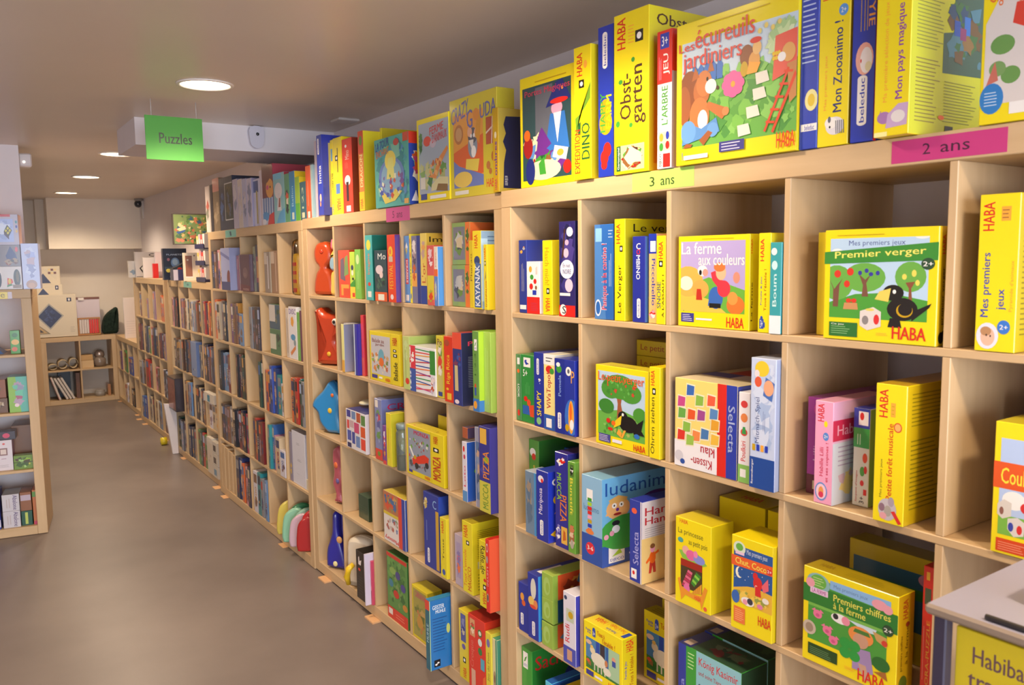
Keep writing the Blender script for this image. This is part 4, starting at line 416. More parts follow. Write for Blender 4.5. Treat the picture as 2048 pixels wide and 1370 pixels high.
g('green and blue castle game box, fourth row, third cubby, nearest bookcase',G_[1],(.012,-.782,.405,.205,.095,.232),['3c9c38','2c4a30','2c4c34'],[('r',0,0,.13,1,'2c3898'),('t','Selecta',.03,.08,.1,.6,'9098d8',90),('r',.13,0,.3,1,'3c9c38'),('l',.16,.75,.28,.95,5,'c8e8a0'),('r',.3,.25,1,1,'8cc0cc'),('r',.3,0,1,.26,'c8d890'),('t','K\u00f6nig Kasimir',.34,.82,.95,.94,'c83038'),('t','und seine Tiere',.34,.74,.7,.79,'a83030'),('e',.25,.2,.06,.08,'e8c030'),('e',.2,.28,.03,.04,'e8c030'),('r',.52,.1,.62,.35,'3c8c38'),('x',.62,.05,.98,.4,['e8c8b0','c85848','e8d8c8'],14,3,.3),('e',.36,.62,.02,.02,'1c3c5a')],[('x',.1,.1,.9,.8,['4a6a40','8a3838','3a5a30'],12,4,.2)],[('r',0,0,.2,1,'1c2468'),('r',.04,.1,.16,.4,'b8a090'),('x',.3,.1,.95,.9,['3a5a38','6a3030','2c4838','5a6a50'],14,3,.3)])
g('second castle game box right behind it, fourth row, third cubby, nearest bookcase',G_[1],(.112,-.78,.405,.205,.095,.234),['3c8c38','2c4a30','24402c'],[('r',0,0,.13,1,'2c3898'),('t','Selecta',.03,.08,.1,.6,'9098d8',90),('r',.13,0,.3,1,'3c9c38'),('l',.16,.75,.28,.95,5,'c8e8a0'),('r',.3,.25,1,1,'8cc0cc'),('r',.3,0,1,.26,'c8d890'),('t','K\u00f6nig Kasimir',.34,.82,.95,.94,'c83038'),('t','und seine Tiere',.34,.74,.7,.79,'a83030'),('e',.25,.2,.06,.08,'e8c030'),('e',.2,.28,.03,.04,'e8c030'),('r',.52,.1,.62,.35,'3c8c38'),('x',.62,.05,.98,.4,['e8c8b0','c85848','e8d8c8'],14,3,.3),('e',.36,.62,.02,.02,'1c3c5a')],[],[('r',0,0,.2,1,'1c2468'),('r',.04,.1,.16,.4,'a89080'),('x',.3,.1,.95,.9,['3a5a38','6a3030','2c4838'],14,5,.3)])
g('grey slim box at the right divider, fourth row, third cubby, nearest bookcase',G_[1],(.03,-1.075,.405,.012,.2,.15),['c8c8cc'],[])
g('green box with white corner logo, fifth row, first cubby, nearest bookcase',G_[1],(.02,-.054,.054,.06,.26,.281),['3c9c38','2c8030','3ca040'],[('r',.15,.75,.6,.95,'w'),('q',(.217,.82,.375,.84,.532,.91,.33,.88),'g'),('t','DJECO',.204,.766,.546,.806,'b'),('e',.3,.45,.2,.05,'o'),('e',.35,.2,.2,.04,'r')],[('t','Sacha',.05,.75,.6,.92,'d02c28'),('e',.7,.55,.18,.16,'2c3c98'),('x',.1,.2,.9,.6,['3cb048','2c7030'],10,3,.25)])
g('small cyan and blue box, fifth row, first cubby, nearest bookcase',G_[1],(0,-.214,.054,.034,.2,.235),['5ac0e0','2860b0'],[('t','5+',.2,.7,.8,.9,'w')])
g('small yellow and red box, fifth row, first cubby, nearest bookcase',G_[1],(0,-.267,.054,.034,.2,.23),['e8d028','c03838','e8c820'],[('t','A',.3,.7,.7,.9,'r')])
g('small blue box at the divider, fifth row, first cubby, nearest bookcase',G_[1],(0,-.323,.054,.045,.2,.25),['3468b8','2c58a0'],[('x',.1,.4,.9,.9,['5a88c8','1c4888'],6,2,.3)])
g('yellow game box near the floor, fifth row, second cubby, nearest bookcase',G_[1],(.03,-.405,.054,.05,.2,.2),['y'],[])
g('thin grey upright box, on top of second bookcase',G_[2],(.045,1.729,1.846,.027,.25,.371),['c8b8c8','c0b0b8'],[])
g('tall indigo box with fish and white title, on top of second bookcase',G_[2],(-.005,1.566,1.846,.062,.33,.374),['2438a8','2030a0','2438a8'],[('t','Imita',.25,.4,.75,.62,'w',90),('e',.5,.22,.2,.05,'e8b0a0'),('e',.45,.14,.14,.03,'d88860'),('r',.2,.78,.48,.94,'w'),('e',.34,.78,.14,.02,'w'),('e',.34,.94,.14,.02,'w'),('t','beleduc',.27,.78,.41,.94,'b',90)],[('r',.1,.1,.92,.9,'b8a860'),('x',.15,.15,.9,.85,['D','S','o'],8,3)])
g('slim yellow spine with small blue picture, on top of second bookcase',G_[2],(.037,1.503,1.846,.03,.25,.348),['y'],[('r',.2,.72,.85,.88,'5a98c8'),('t','RUBIC',.45,.3,.85,.55,'k',-90),('L',.15,.3,.35,.65,2,'k'),('t','HABA',.25,.03,.7,.14,'b',-90)])
g('yellow spine with blue puzzle piece, on top of second bookcase',G_[2],(.037,1.471,1.846,.104,.25,.351),['y'],[('L',.4,.55,.65,.9,1,'k'),('r',.25,.27,.7,.4,'5a80c8'),('t','HABA',.3,.05,.75,.2,'r',-90),('r',.25,.7,.55,.77,'k'),('e',.4,.735,.09,.021,'w')])
g('orange red spine with black key, on top of second bookcase',G_[2],(.037,1.363,1.846,.108,.25,.333),['e84028','8a3028'],[('e',.4,.9,.1,.02,'w'),('t','Mino',.3,.72,.7,.84,'e8c0b0',90),('L',.25,.6,.6,.7,3,'e88a70'),('e',.5,.44,.3,.07,'w'),('r',.35,.16,.6,.42,'3a2a2a'),('r',.3,.02,.75,.1,'w')],[('x',.1,.1,.9,.7,['4a6a40','8a6a30','3a5a48'],9,2)])
g('spine with brown jungle title scroll, on top of second bookcase',G_[2],(.025,1.157,1.846,.053,.27,.341),['e08038','e0d020','y'],[('r',0,.72,1,1,'d84828'),('e',.5,.88,.3,.06,'6a9030'),('t','DRAGON',.25,.3,.8,.7,'f0e0a0',90),('r',0,0,1,.24,'e8c020'),('t','HABA',.2,.03,.7,.15,'r',90)],[('r',.4,.05,1,.9,'3a3820'),('x',.45,.1,1,.9,['5a5a20','2a2a2a','a8a020'],9,2)])
g('yellow spine mostly hidden behind teal cover, on top of second bookcase',G_[2],(.105,1.104,1.846,.02,.27,.355),['e8dc28','c8b820','D'],[],[('t','Autopia',.15,.82,.85,.92,'k')])
g('teal box with golden fountain cover, on top of second bookcase',G_[2],(.019,.98,1.846,.31,.08,.28),['58b0a8','3048a8','d84838'],[('x',0,0,1,1,['48a0b0','68c0a0','5a90c8','3a8a98','80c0b0'],60,4,.13),('e',.5,.42,.38,.28,'6a80c8'),('e',.5,.42,.3,.24,'88b0d0'),('e',.48,.66,.16,.14,'f0d860'),('q',(.36,.4,.6,.4,.56,.7,.42,.7),'e8e080'),('q',(.1,.3,.3,.2,.45,.1,.6,.25,.8,.2,.6,.08,.3,.05),'e0d060'),('x',.1,.1,.9,.5,['d05838','e8a040','4a58b0','e8e8d0','7a50a0','5aa060'],30,6,.12),('t','LA TOUR',.04,.82,.45,.94,'3a48a0',0,True,.06),('t','ENCHANT',.06,.72,.45,.82,'e07030',0,True,.05),('e',.66,.9,.08,.05,'c83848'),('r',.85,.88,1,1,'d84838'),('r',.86,.02,.98,.09,'e0b060')],[('r',0,0,1,.84,'2c48a8'),('r',0,.84,1,1,'d83828'),('q',(.1,.05,.5,.05,.35,.2),'e8e8f0'),('x',.1,.25,.9,.8,['5ac0a0','e8e0c8','c04878','d86030'],12,3,.2)])
g('yellow box with grey bird and giraffe cover, on top of second bookcase',G_[2],(.025,.611,1.846,.241,.07,.31),['y'],[('r',.06,.1,1,.94,'a8b4c4'),('x',.06,.1,1,.5,['6a9a50','8ab068','c8c890','4a8048','b0b878'],34,3,.16),('x',.06,.55,.2,.92,['3a6a40','5a8a50'],8,2,.25),('e',.34,.72,.12,.06,'e05048'),('e',.52,.68,.1,.05,'c8b8c8'),('q',(.34,.3,.52,.32,.7,.5,.95,.62,.98,.58,.74,.42,.6,.26),'e09050'),('x',.36,.28,.8,.52,['c86838','e8b070'],14,5,.2),('q',(.44,.12,.98,.16,.98,.26,.7,.28,.46,.2),'d8d0a0'),('t','FERME',.42,.78,.85,.87,'d84848',0,True,.04),('t',"D'ANIMAUX",.5,.68,.95,.78,'d84848',0,True,.04),('r',.1,.16,.26,.3,'e0dcd0'),('r',.1,.03,.3,.1,'3a4a98'),('r',.4,.03,.9,.07,'w'),('q',(.6,.12,.95,.1,.95,.18,.66,.2),'8a6a40')])
g('yellow box with masked mouse and cheese cover, on top of second bookcase',G_[2],(.03,.369,1.846,.307,.07,.342),['d8c83c','c8b830'],[('r',.08,.1,.72,.84,'e8a048'),('q',(.08,.1,.72,.22,.72,.6,.08,.46),'e06838'),('q',(.08,.1,.72,.1,.72,.2,.2,.32,.08,.38),'7080c0'),('e',.28,.18,.2,.08,'e8c860'),('e',.2,.64,.1,.1,'b87848'),('e',.2,.64,.07,.07,'d0a070'),('e',.5,.5,.1,.12,'8a98a8'),('e',.5,.6,.1,.08,'5a5a6a'),('e',.44,.64,.05,.05,'e8b090'),('e',.58,.62,.05,.05,'e8b090'),('q',(.42,.56,.5,.44,.52,.56),'e8e0d8'),('e',.47,.6,.02,.02,'w'),('e',.53,.6,.02,.02,'w'),('q',(.34,.28,.6,.24,.64,.36,.36,.38),'e8d058'),('q',(.64,.5,.7,.85,.6,.78,.55,.6),'d89838'),('e',.52,.44,.05,.06,'w'),('t','CRAZY',.04,.74,.42,.9,'6468b0',0,True,.08),('t','G',.38,.68,.5,.86,'6468b0'),('e',.58,.8,.06,.06,'e09040'),('t','UDA',.66,.74,.98,.88,'6468b0',0,True,.03),('r',.78,.48,.98,.74,'b85840'),('q',(.78,.58,.98,.66,.98,.68,.78,.6),'e8d8c8'),('q',(.88,.48,.9,.48,.92,.74,.9,.74),'e8d8c8'),('e',.93,.36,.05,.05,'c07840'),('e',.82,.28,.04,.04,'c07840'),('e',.86,.22,.03,.03,'c07840'),('t','HABA',.78,.07,.98,.15,'e04838'),('r',.1,.03,.4,.07,'e8e4d8')])
g('red box with purple and green window, first row, second cubby, second bookcase',G_[3],(.037,1.451,1.458,.13,.2,.221),['e04830','d84028','e04830'],[('q',(.15,.4,.6,.35,.5,.85,.2,.8),'6a5a70'),('q',(.5,.45,.9,.5,.85,.9,.6,.85),'7a9a58'),('r',.2,.05,.9,.28,'e8a040'),('r',.4,.05,.95,.2,'d84828')])
g('lime box with bee and girl picture, first row, second cubby, second bookcase',G_[3],(.037,1.319,1.458,.057,.2,.212),['b8d848','88b830'],[('e',.5,.66,.25,.06,'2a3a60'),('e',.5,.55,.2,.06,'f0e8d8'),('q',(0,.3,1,.42,1,0,0,0),'3a9a38'),('e',.6,.42,.2,.03,'2a2a20'),('r',0,0,1,.25,'e8d040'),('r',.4,.03,.9,.12,'d83828')])
g('green box at the right divider, first row, second cubby, second bookcase',G_[3],(.033,1.25,1.458,.06,.2,.222),['7cc050','8ab848'],[('e',.5,.8,.3,.1,'c8e0a0'),('L',.3,.2,.7,.6,2,'b8e090')])
g('turquoise box with orange lettering, first row, third cubby, second bookcase',G_[3],(.015,1.096,1.458,.072,.27,.28),['4ab0b0','1c7868','3a9890'],[('e',.5,.85,.3,.08,'d8d848'),('t','Imagine',.3,.4,.7,.72,'e88058',90),('e',.5,.25,.2,.03,'d04030'),('r',.25,.05,.75,.14,'e8e8e0')],[('e',.6,.6,.3,.1,'e06028'),('x',.1,.6,.95,.95,['208878','48b090'],6,2)])
g('dark green box with white mouse and script, first row, third cubby, second bookcase',G_[3],(.015,1.004,1.458,.117,.25,.214),['2c4850','284048','d8d8d8'],[('r',0,0,1,.18,'e06030'),('r',.25,.02,.75,.14,'e8e8d8'),('t','Mo',.3,.82,.95,.94,'e8ecec',0,False),('e',.4,.62,.3,.09,'d8c8d0'),('e',.55,.52,.14,.07,'e0c8c8'),('x',.05,.2,.95,.5,['3a6a50','48685a','1c3038'],12,3,.2)])
g('red box with orange flower lettering, first row, third cubby, second bookcase',G_[3],(.005,.857,1.458,.071,.27,.275),['e04828','5a3088','d84028'],[('e',.45,.75,.28,.08,'e8c030'),('e',.4,.75,.12,.04,'e07040'),('r',.2,.6,.7,.68,'c8b8a0'),('t','FESTIVAL',.2,.2,.7,.56,'e8b030',90),('e',.5,.08,.2,.04,'e8d8d8')])
g('blue spine with red and white title, first row, fourth cubby, second bookcase',G_[3],(.037,.768,1.458,.045,.27,.268),['5a90d0'],[('r',.25,.28,.75,.66,'d83838'),('t','SCRABBLE',.35,.3,.65,.64,'w',-90),('r',.2,.03,.8,.12,'e8e0e0'),('x',.2,.7,.8,.95,['w','c8b858'],4,2,.3)])
g('yellow spine with small orange figures, first row, fourth cubby, second bookcase',G_[3],(.037,.722,1.458,.017,.27,.274),['e8d840'],[('e',.4,.9,.2,.04,'e07030'),('t','Billy',.35,.25,.75,.6,'6a7030',90),('e',.5,.1,.25,.04,'5a80c0'),('e',.5,.7,.2,.04,'e07030')])
g('grey and navy spine with ornate picture, first row, fourth cubby, second bookcase',G_[3],(.037,.703,1.458,.07,.27,.266),['7a7898','2c3c8c','S'],[('r',.65,0,1,1,'2c3c8c'),('x',.02,.5,.6,.98,['e8e0e0','5a5068','a89098'],10,2,.2),('r',.02,.25,.6,.45,'e8a850'),('x',.05,.3,.55,.6,['c86030','e8d080'],6,3,.2)])
g('cream spine above a navy foot, first row, fourth cubby, second bookcase',G_[3],(.037,.629,1.458,.049,.27,.274),['e8d068','d8b848','e8d068'],[('x',.1,.6,.9,.98,['e8a860','c8a8a0'],6,2,.2),('t',"L'or",.2,.3,.8,.58,'c86838',90),('r',0,0,1,.26,'3048a0')],[('t','Imaginatif',.05,.85,.95,.95,'4a4020'),('e',.4,.8,.1,.03,'b')])
g('pink and gold speckled box, first row, fourth cubby, second bookcase',G_[3],(.005,.517,1.458,.051,.1,.225),['d86058','c84838'],[('x',.05,.6,.95,.98,['e8c8d0','f0e0e0','c84858'],10,2,.2),('r',0,.1,1,.5,'d8c840'),('x',.1,.02,.9,.3,['d84828','a8b040','e8a030'],8,4,.3)])
g('white orange and blue striped box, first row, fourth cubby, second bookcase',G_[3],(.005,.463,1.458,.027,.1,.22),['ece0d0','4a90d8'],[('t','Pique',.3,.66,.65,.9,'e08050',90),('r',0,.5,1,.62,'e87038'),('r',0,0,1,.5,'5a88d0'),('x',.05,.05,.7,.45,['8aa8e0','b8b0d8','c8c8a0'],10,3,.25)])
g('first green window box in the stacked pair from left, first row, fifth cubby, second bookcase',G_[3],(.045,.402,1.458,.125,.2,.151),['8aa860','e07038','9ab858'],[('r',.08,.12,.72,.9,'7a7a88'),('x',.1,.15,.7,.85,['b8b8b8','6a8a40','4a4a50','c8b898'],9,2,.25),('r',.76,0,1,1,'e07838'),('x',.76,.1,.98,.9,['a84820','4a7030','e8c8a0'],5,3,.2)])
g('second green window box in the stacked pair from left, first row, fifth cubby, second bookcase',G_[3],(.045,.396,1.61,.125,.2,.151),['8aa860','e07038','9ab858'],[('r',.08,.12,.72,.9,'7a7a88'),('x',.1,.15,.7,.85,['b8b8b8','6a8a40','4a4a50','c8b898'],9,3,.25),('r',.76,0,1,1,'e07838'),('x',.76,.1,.98,.9,['a84820','4a7030','e8c8a0'],5,3,.2)])
g('thin yellow spine with brown script, first row, fifth cubby, second bookcase',G_[3],(.037,.265,1.458,.024,.27,.237),['e0c828'],[('t','Pharao',.3,.4,.8,.8,'8a6a20',90)])
g('yellow box with bold navy lettering, first row, fifth cubby, second bookcase',G_[3],(.015,.204,1.458,.054,.27,.268),['e8d428','90b0d0','d8d8d8'],[('t','HABA',.2,.78,.6,.95,'r',90),('e',.5,.62,.35,.06,'3a4a78'),('q',(.15,.02,.95,.02,.95,.58,.35,.6,.15,.4),'4a68a0'),('t','KAYANAK',.25,.04,.8,.56,'e8ecf4',90)],[('l',.1,.6,.9,.95,7,'5a78a0'),('r',0,.1,.1,.9,'b8d8f0')])
g('shorter yellow box with orange lettering, first row, fifth cubby, second bookcase',G_[3],(.005,.119,1.458,.021,.06,.22),['e4d028','d8c020'],[('t','HABA',.2,.78,.6,.95,'r',90),('r',.3,.68,.6,.75,'k'),('e',.45,.715,.09,.021,'w'),('q',(.3,.45,.6,.5,.5,.6),'S'),('t',"D'ANFALOX",.45,.05,.85,.45,'c86018',90)])
g('grey box at the seam, first row, fifth cubby, second bookcase',G_[3],(.037,.097,1.458,.012,.27,.265),['8890a0'],[('e',.5,.6,.3,.06,'c8a890'),('t','TRIVIA',.3,.25,.8,.5,'w',90),('e',.5,.05,.3,.03,'w')])
g('pale yellow thin box, second row, second cubby, second bookcase',G_[3],(.025,1.418,1.107,.03,.27,.227),['e0dc90','a0a0b8'],[('r',0,0,1,.25,'e0a840')])
g('grey flat box with printed lines, second row, second cubby, second bookcase',G_[3],(.055,1.456,1.107,.038,.27,.228),['b0b0c4'],[('L',.2,.2,.4,.9,2,'d8d0a0'),('l',.5,.2,.8,.7,8,'8a8aa8'),('e',.6,.85,.15,.04,'b89850')])
g('navy box with white edge, second row, second cubby, second bookcase',G_[3],(.025,1.272,1.107,.035,.27,.235),['2c30a0','2828a0'],[('r',0,0,.35,1,'b8c8e0')])
g('tall red sliver at the divider, second row, second cubby, second bookcase',G_[3],(.045,1.236,1.107,.03,.27,.277),['d83848'],[('r',0,0,1,.3,'e05838')])
g('yellow box with garden animals cover, second row, third cubby, second bookcase',G_[3],(.029,1.109,1.107,.292,.2,.216),['e4d028','d8c420','e0d030'],[('r',.05,.14,.7,.92,'c0c0c8'),('x',.05,.14,.7,.6,['c8a070','8ab058','d88848','e8d8b0','7a8a50','b86848'],40,3,.12),('e',.4,.5,.1,.16,'6aa8c0'),('e',.4,.4,.08,.09,'e07030'),('t','Balade au',.1,.78,.5,.86,'8a4030',0,False),('t','jardin',.2,.7,.5,.77,'8a4030',0,False),('r',.06,.05,.25,.12,'3a3a90'),('r',.3,.06,.42,.1,'w'),('t','HABA',.52,.03,.68,.1,'e05020'),('r',.73,0,.735,1,'b8a818'),('t','HABA',.78,.78,.93,.93,'c82818',90),('r',.8,.55,.92,.61,'k'),('e',.86,.58,.036,.018,'w'),('r',.8,.65,.9,.7,'k'),('e',.85,.675,.03,.015,'w'),('t','Balade',.8,.1,.93,.45,'4a4018',90)])
g('pale green box with red heart, second row, fourth cubby, second bookcase',G_[3],(.02,.768,1.107,.056,.27,.216),['c0d080','a8c068','b8c888'],[('x',.1,.5,.9,.95,['c8d898','a8c070'],6,3),('e',.6,.16,.3,.06,'d84030'),('L',.3,.2,.5,.8,1,'8aa050')])
g('box printed with coloured pick-up sticks, second row, fourth cubby, second bookcase',G_[3],(.02,.71,1.107,.211,.2,.184),['e8e8ec'],[('r',0,.5,.24,1,'d83848'),('r',0,0,.24,.5,'3858a8'),('x',.02,.6,.2,.95,['w'],8,2,.15),('x',0,0,.06,1,['w','e8e8f0'],14,3,.06),('q',(.24,.06,.82,.11,.82,.132,.24,.082),'d84828'),('q',(.24,.1,.82,.07,.82,.092,.24,.122),'c84890'),('q',(.24,.17,.82,.21,.82,.232,.24,.192),'e88840'),('q',(.24,.24,.82,.21,.82,.232,.24,.262),'2858a8'),('q',(.24,.3,.82,.3,.82,.322,.24,.322),'3a9a48'),('q',(.24,.36,.82,.41,.82,.432,.24,.382),'d83830'),('q',(.24,.43,.82,.39,.82,.412,.24,.452),'8a3890'),('q',(.24,.5,.82,.52,.82,.542,.24,.522),'e87030'),('q',(.24,.57,.82,.57,.82,.592,.24,.592),'2848a0'),('q',(.24,.64,.82,.68,.82,.702,.24,.662),'c83848'),('q',(.24,.72,.82,.69,.82,.712,.24,.742),'3a58b8'),('q',(.24,.79,.82,.81,.82,.832,.24,.812),'e8a040'),('q',(.24,.86,.82,.86,.82,.882,.24,.882),'d83838'),('q',(.24,.93,.82,.91,.82,.932,.24,.952),'3a9858'),('r',.8,.45,1,.95,'3a8a38'),('x',.8,0,1,.45,['c8c0d8','e8d8d8','c85838'],8,5,.2)])
g('yellow box with clown picture, second row, fourth cubby, second bookcase',G_[3],(.025,.498,1.107,.052,.25,.237),['d8cc38','c8bc28'],[('r',.15,.1,.9,.9,'c8c070'),('x',.15,.3,.9,.9,['d84838','e8e0d8','6a9a40'],10,4,.2),('t','Po',.2,.85,.85,.95,'6a3838'),('r',.2,.03,.8,.1,'3a4898')])
g('red box with yellow lettering, second row, fifth cubby, second bookcase',G_[3],(.003,.4,1.107,.062,.25,.243),['d83820','c83020'],[('e',.35,.9,.3,.05,'a84830'),('t','Riga Ricca',.25,.28,.75,.72,'f0c838',90),('e',.35,.2,.15,.02,'e8c030'),('r',.3,.04,.8,.14,'e8c040')])
g('navy box with red lid and cream scroll, second row, fifth cubby, second bookcase',G_[3],(-.005,.322,1.107,.062,.27,.262),['2c3880','282c50','b83028'],[('r',0,.78,1,1,'e05038'),('x',0,.5,1,.8,['3a58a0','7a3858'],8,2,.15),('q',(.2,.2,.6,.2,.55,.55,.2,.55),'c8b888'),('e',.4,.05,.25,.03,'e8d8e0')],[('t','PUZZLE',.1,.82,.7,.88,'d84068',0,True,.04),('l',.1,.25,.8,.68,18,'8890a8'),('r',.2,.02,.9,.18,'e0d8c0'),('x',.22,.03,.88,.17,['k'],6,3,.3)])
g('green box with blue bird tower picture, second row, fifth cubby, second bookcase',G_[3],(-.015,.169,1.107,.039,.26,.278),['6a9a48','a8cc30','98c830'],[('r',.3,.76,.75,.9,'w'),('q',(.367,.809,.525,.823,.682,.872,.48,.851),'g'),('t','DJECO',.354,.771,.696,.799,'b'),('t','1,2,3',.3,.45,.6,.72,'3a6a28',90),('e',.4,.3,.15,.05,'d84828'),('r',.25,.2,.55,.3,'3858a8'),('r',0,0,1,.16,'3a78c0'),('e',.35,.08,.3,.05,'e8a030')],[('t','H',.15,.82,.45,.95,'k',0,False),('e',.6,.8,.2,.04,'8a9a98'),('e',.6,.5,.2,.05,'a8c8e0'),('e',.6,.35,.25,.1,'5a80b8'),('e',.5,.25,.3,.06,'c89050'),('e',.6,.2,.35,.06,'4a8830'),('r',0,0,1,.14,'3a78c0'),('r',.2,.02,.9,.13,'w')])
g('pale green box right at the seam, second row, fifth cubby, second bookcase',G_[3],(.005,.13,1.107,.045,.2,.276),['a8cc58','98bc50'],[('L',.2,.1,.7,.9,2,'b8d880')])
g('patchwork box of coloured squares, third row, second cubby, second bookcase',G_[3],(.015,1.371,.756,.221,.22,.184),['e0dce0','d0c8d0','2c3488'],[('r',.05,.8,.25,.98,'3a3c98'),('r',.3,.78,.5,.98,'6a88b8'),('r',.55,.74,.75,.98,'b85838'),('r',.78,.7,.98,.95,'5a8848'),('r',.05,.5,.17,.72,'d84848'),('r',.2,.55,.4,.73,'c8a8b0'),('r',.42,.45,.67,.71,'c84878'),('r',.75,.4,.97,.66,'d85828'),('r',.06,.2,.26,.46,'4a58b0'),('r',.3,.15,.45,.45,'3a4aa0'),('r',.5,.1,.7,.38,'6a88c0'),('r',.75,.08,.97,.36,'e04838'),('r',.05,.02,.25,.14,'2c2c60')])
g('purple blue box with red toy lettering, third row, third cubby, second bookcase',G_[3],(.025,1.071,.756,.072,.27,.271),['8088b8','7078b0','7880b0'],[('r',.1,.86,.5,.98,'e8e0d8'),('x',.1,.25,.9,.85,['c84860','6a9858','98a0c8','5a60a0'],14,3,.12),('r',0,0,1,.18,'d84838'),('e',.5,.1,.2,.04,'6a9030')],[('t','CRAZY',.1,.82,.9,.92,'b82858'),('x',.1,.4,.9,.75,['4a9068','c8a048'],8,2,.14)])
g('thin purple box with white marks, third row, third cubby, second bookcase',G_[3],(.01,.963,.756,.032,.2,.169),['7a4890'],[('x',.1,.1,.9,.95,['e8e0e8','c8a050','d84038'],9,2,.12),('r',0,0,1,.1,'d84848')])
g('yellow box beside the glass jar, third row, third cubby, second bookcase',G_[3],(.01,.926,.756,.048,.2,.229),['e4d430','c8c030','d8cc38'],[('L',.3,.15,.5,.8,1,'a88820')],[('x',.2,.1,.9,.9,['2c4888','3a5898'],6,2)])
g('yellow box with racing cars cover, third row, fourth cubby, second bookcase',G_[3],(.025,.768,.756,.31,.06,.205),['e4d020','d8c41a','e0cc28'],[('r',.05,.1,.66,.94,'9098a8'),('x',.05,.5,.66,.78,['4a8a38','78a848','a84838','d8d8c8'],22,3,.14),('x',.05,.1,.66,.5,['a8a0a8','c83828','58585f','d8d0c8','3a6838'],26,6,.13),('q',(.18,.22,.6,.36,.62,.46,.5,.5,.16,.34),'d83820'),('e',.28,.22,.05,.06,'2a2a30'),('e',.56,.3,.05,.06,'2a2a30'),('q',(.08,.56,.12,.58,.22,.4,.18,.38),'e8e8e8'),('e',.24,.38,.04,.04,'D'),('t','MONZA',.22,.84,.62,.92,'c82858'),('r',.06,.05,.16,.1,'3a3a90'),('t','HABA',.5,.03,.64,.09,'e05020'),('r',.68,0,.685,1,'b8a418'),('t','HABA',.74,.8,.86,.94,'c82818',90),('r',.74,.64,.88,.72,'k'),('e',.81,.68,.042,.024,'w'),('t','MONZA',.72,.1,.92,.56,'c03020',90)],[],[('x',.1,.1,.8,.6,['8a7a20','c83830'],8,2)])
g('second yellow box behind the racing cars one, third row, fourth cubby, second bookcase',G_[3],(.105,.641,.756,.2,.2,.252),['d8c428','5a5088'],[('r',.8,.2,1,.9,'4a3c88')])
g('white and blue box with round bubbles, third row, fifth cubby, second bookcase',G_[3],(.005,.287,.756,.032,.2,.22),['dcd8e4','2c58b0','c8c8d8'],[('e',.4,.88,.2,.05,'r'),('e',.5,.75,.2,.04,'c83858'),('t','Loto',.3,.25,.7,.6,'d84068',90),('r',0,0,1,.18,'5a90c8')],[('e',.5,.75,.3,.09,'5a80c8'),('e',.7,.65,.25,.08,'e87848'),('e',.5,.5,.35,.1,'68a848'),('e',.3,.28,.06,.02,'d84838'),('e',.7,.29,.06,.02,'d84838'),('r',.3,.04,.9,.17,'e8e8ec')])
g('small dark box lying on the white one, third row, fifth cubby, second bookcase',G_[3],(.01,.29,.988,.035,.19,.04),['a85838','4a3c58'],[])
g('grey window box with blue rabbit toy, third row, fifth cubby, second bookcase',G_[3],(.005,.197,.756,.042,.2,.288),['9898b0','8088a0'],[('r',.15,.1,.9,.82,'5a78a8'),('x',.15,.15,.9,.8,['6a98c8','4a5a80','8a98b8','c8a890'],14,3,.2),('r',.05,0,.12,1,'c8c8d8')])
g('violet box with orange pizza lettering, third row, fifth cubby, second bookcase',G_[3],(-.005,.154,.756,.07,.2,.3),['34348c'],[('r',.1,.8,.7,.98,'e0b048'),('x',0,.4,1,.8,['8ab030','4a48a0'],6,2,.12),('t','PIZZA',.35,.4,.9,.72,'e08830',90),('r',0,0,1,.36,'c8c048'),('t','MUCCA',.3,.04,.8,.34,'6a9030',90)])
g('dark green box low at the right, fourth row, second cubby, second bookcase',G_[3],(.065,1.373,.405,.114,.2,.113),['2c4a38','24402c','3a5848'],[('l',.1,.3,.9,.6,3,'3a5844')])
g('white box with crowd picture and red side, fourth row, third cubby, second bookcase',G_[3],(.025,1.008,.405,.208,.25,.223),['e4dcd8','3a58a8','d8c048'],[('r',0,.6,.7,1,'b87850'),('x',0,.6,.7,1,['c8a060','6a5a8a','d85838','8a9858','4a70a0'],26,3,.2),('r',0,.54,.7,.6,'d8c040'),('x',.1,.22,.68,.54,['7888b0','c8b8b0','8a9870','b86858'],16,5,.2),('t','Memory',.05,.03,.68,.13,'d83838',180),('r',.7,0,.86,1,'d84838'),('r',.86,0,1,1,'3a48a0')])
g('indigo box with gold trim and crown, fourth row, fourth cubby, second bookcase',G_[3],(.025,.633,.405,.123,.28,.305),['2c3c98','2c48a8','2c3c88'],[('x',0,.75,.3,.98,['c8b060','d8d0a0'],7,2,.25),('L',.15,.35,.25,.7,1,'8a98d0'),('r',.22,.08,.36,.24,'w'),('e',.29,.08,.07,.02,'w'),('e',.29,.24,.07,.02,'w'),('t','beleduc',.255,.08,.325,.24,'b',90),('r',.8,.02,1,.8,'c8a038'),('t','C',.62,.82,.85,.93,'8ab0e0')])
g('slim yellow box at the right divider, fourth row, fourth cubby, second bookcase',G_[3],(.015,.483,.405,.048,.2,.238),['e4d428','d8c828'],[('t','HABA',.25,.75,.6,.95,'r',90),('t','Tous',.35,.3,.6,.65,'6a5a18',90),('e',.5,.1,.25,.05,'3a58a8')])
g('mauve box with pink and orange pictures, fourth row, fifth cubby, second bookcase',G_[3],(.025,.389,.405,.055,.2,.197),['b8a8b8'],[('r',.2,.15,.8,.85,'a898b8'),('x',.2,.15,.8,.85,['d84868','e87848','8878b0'],8,2,.2)])
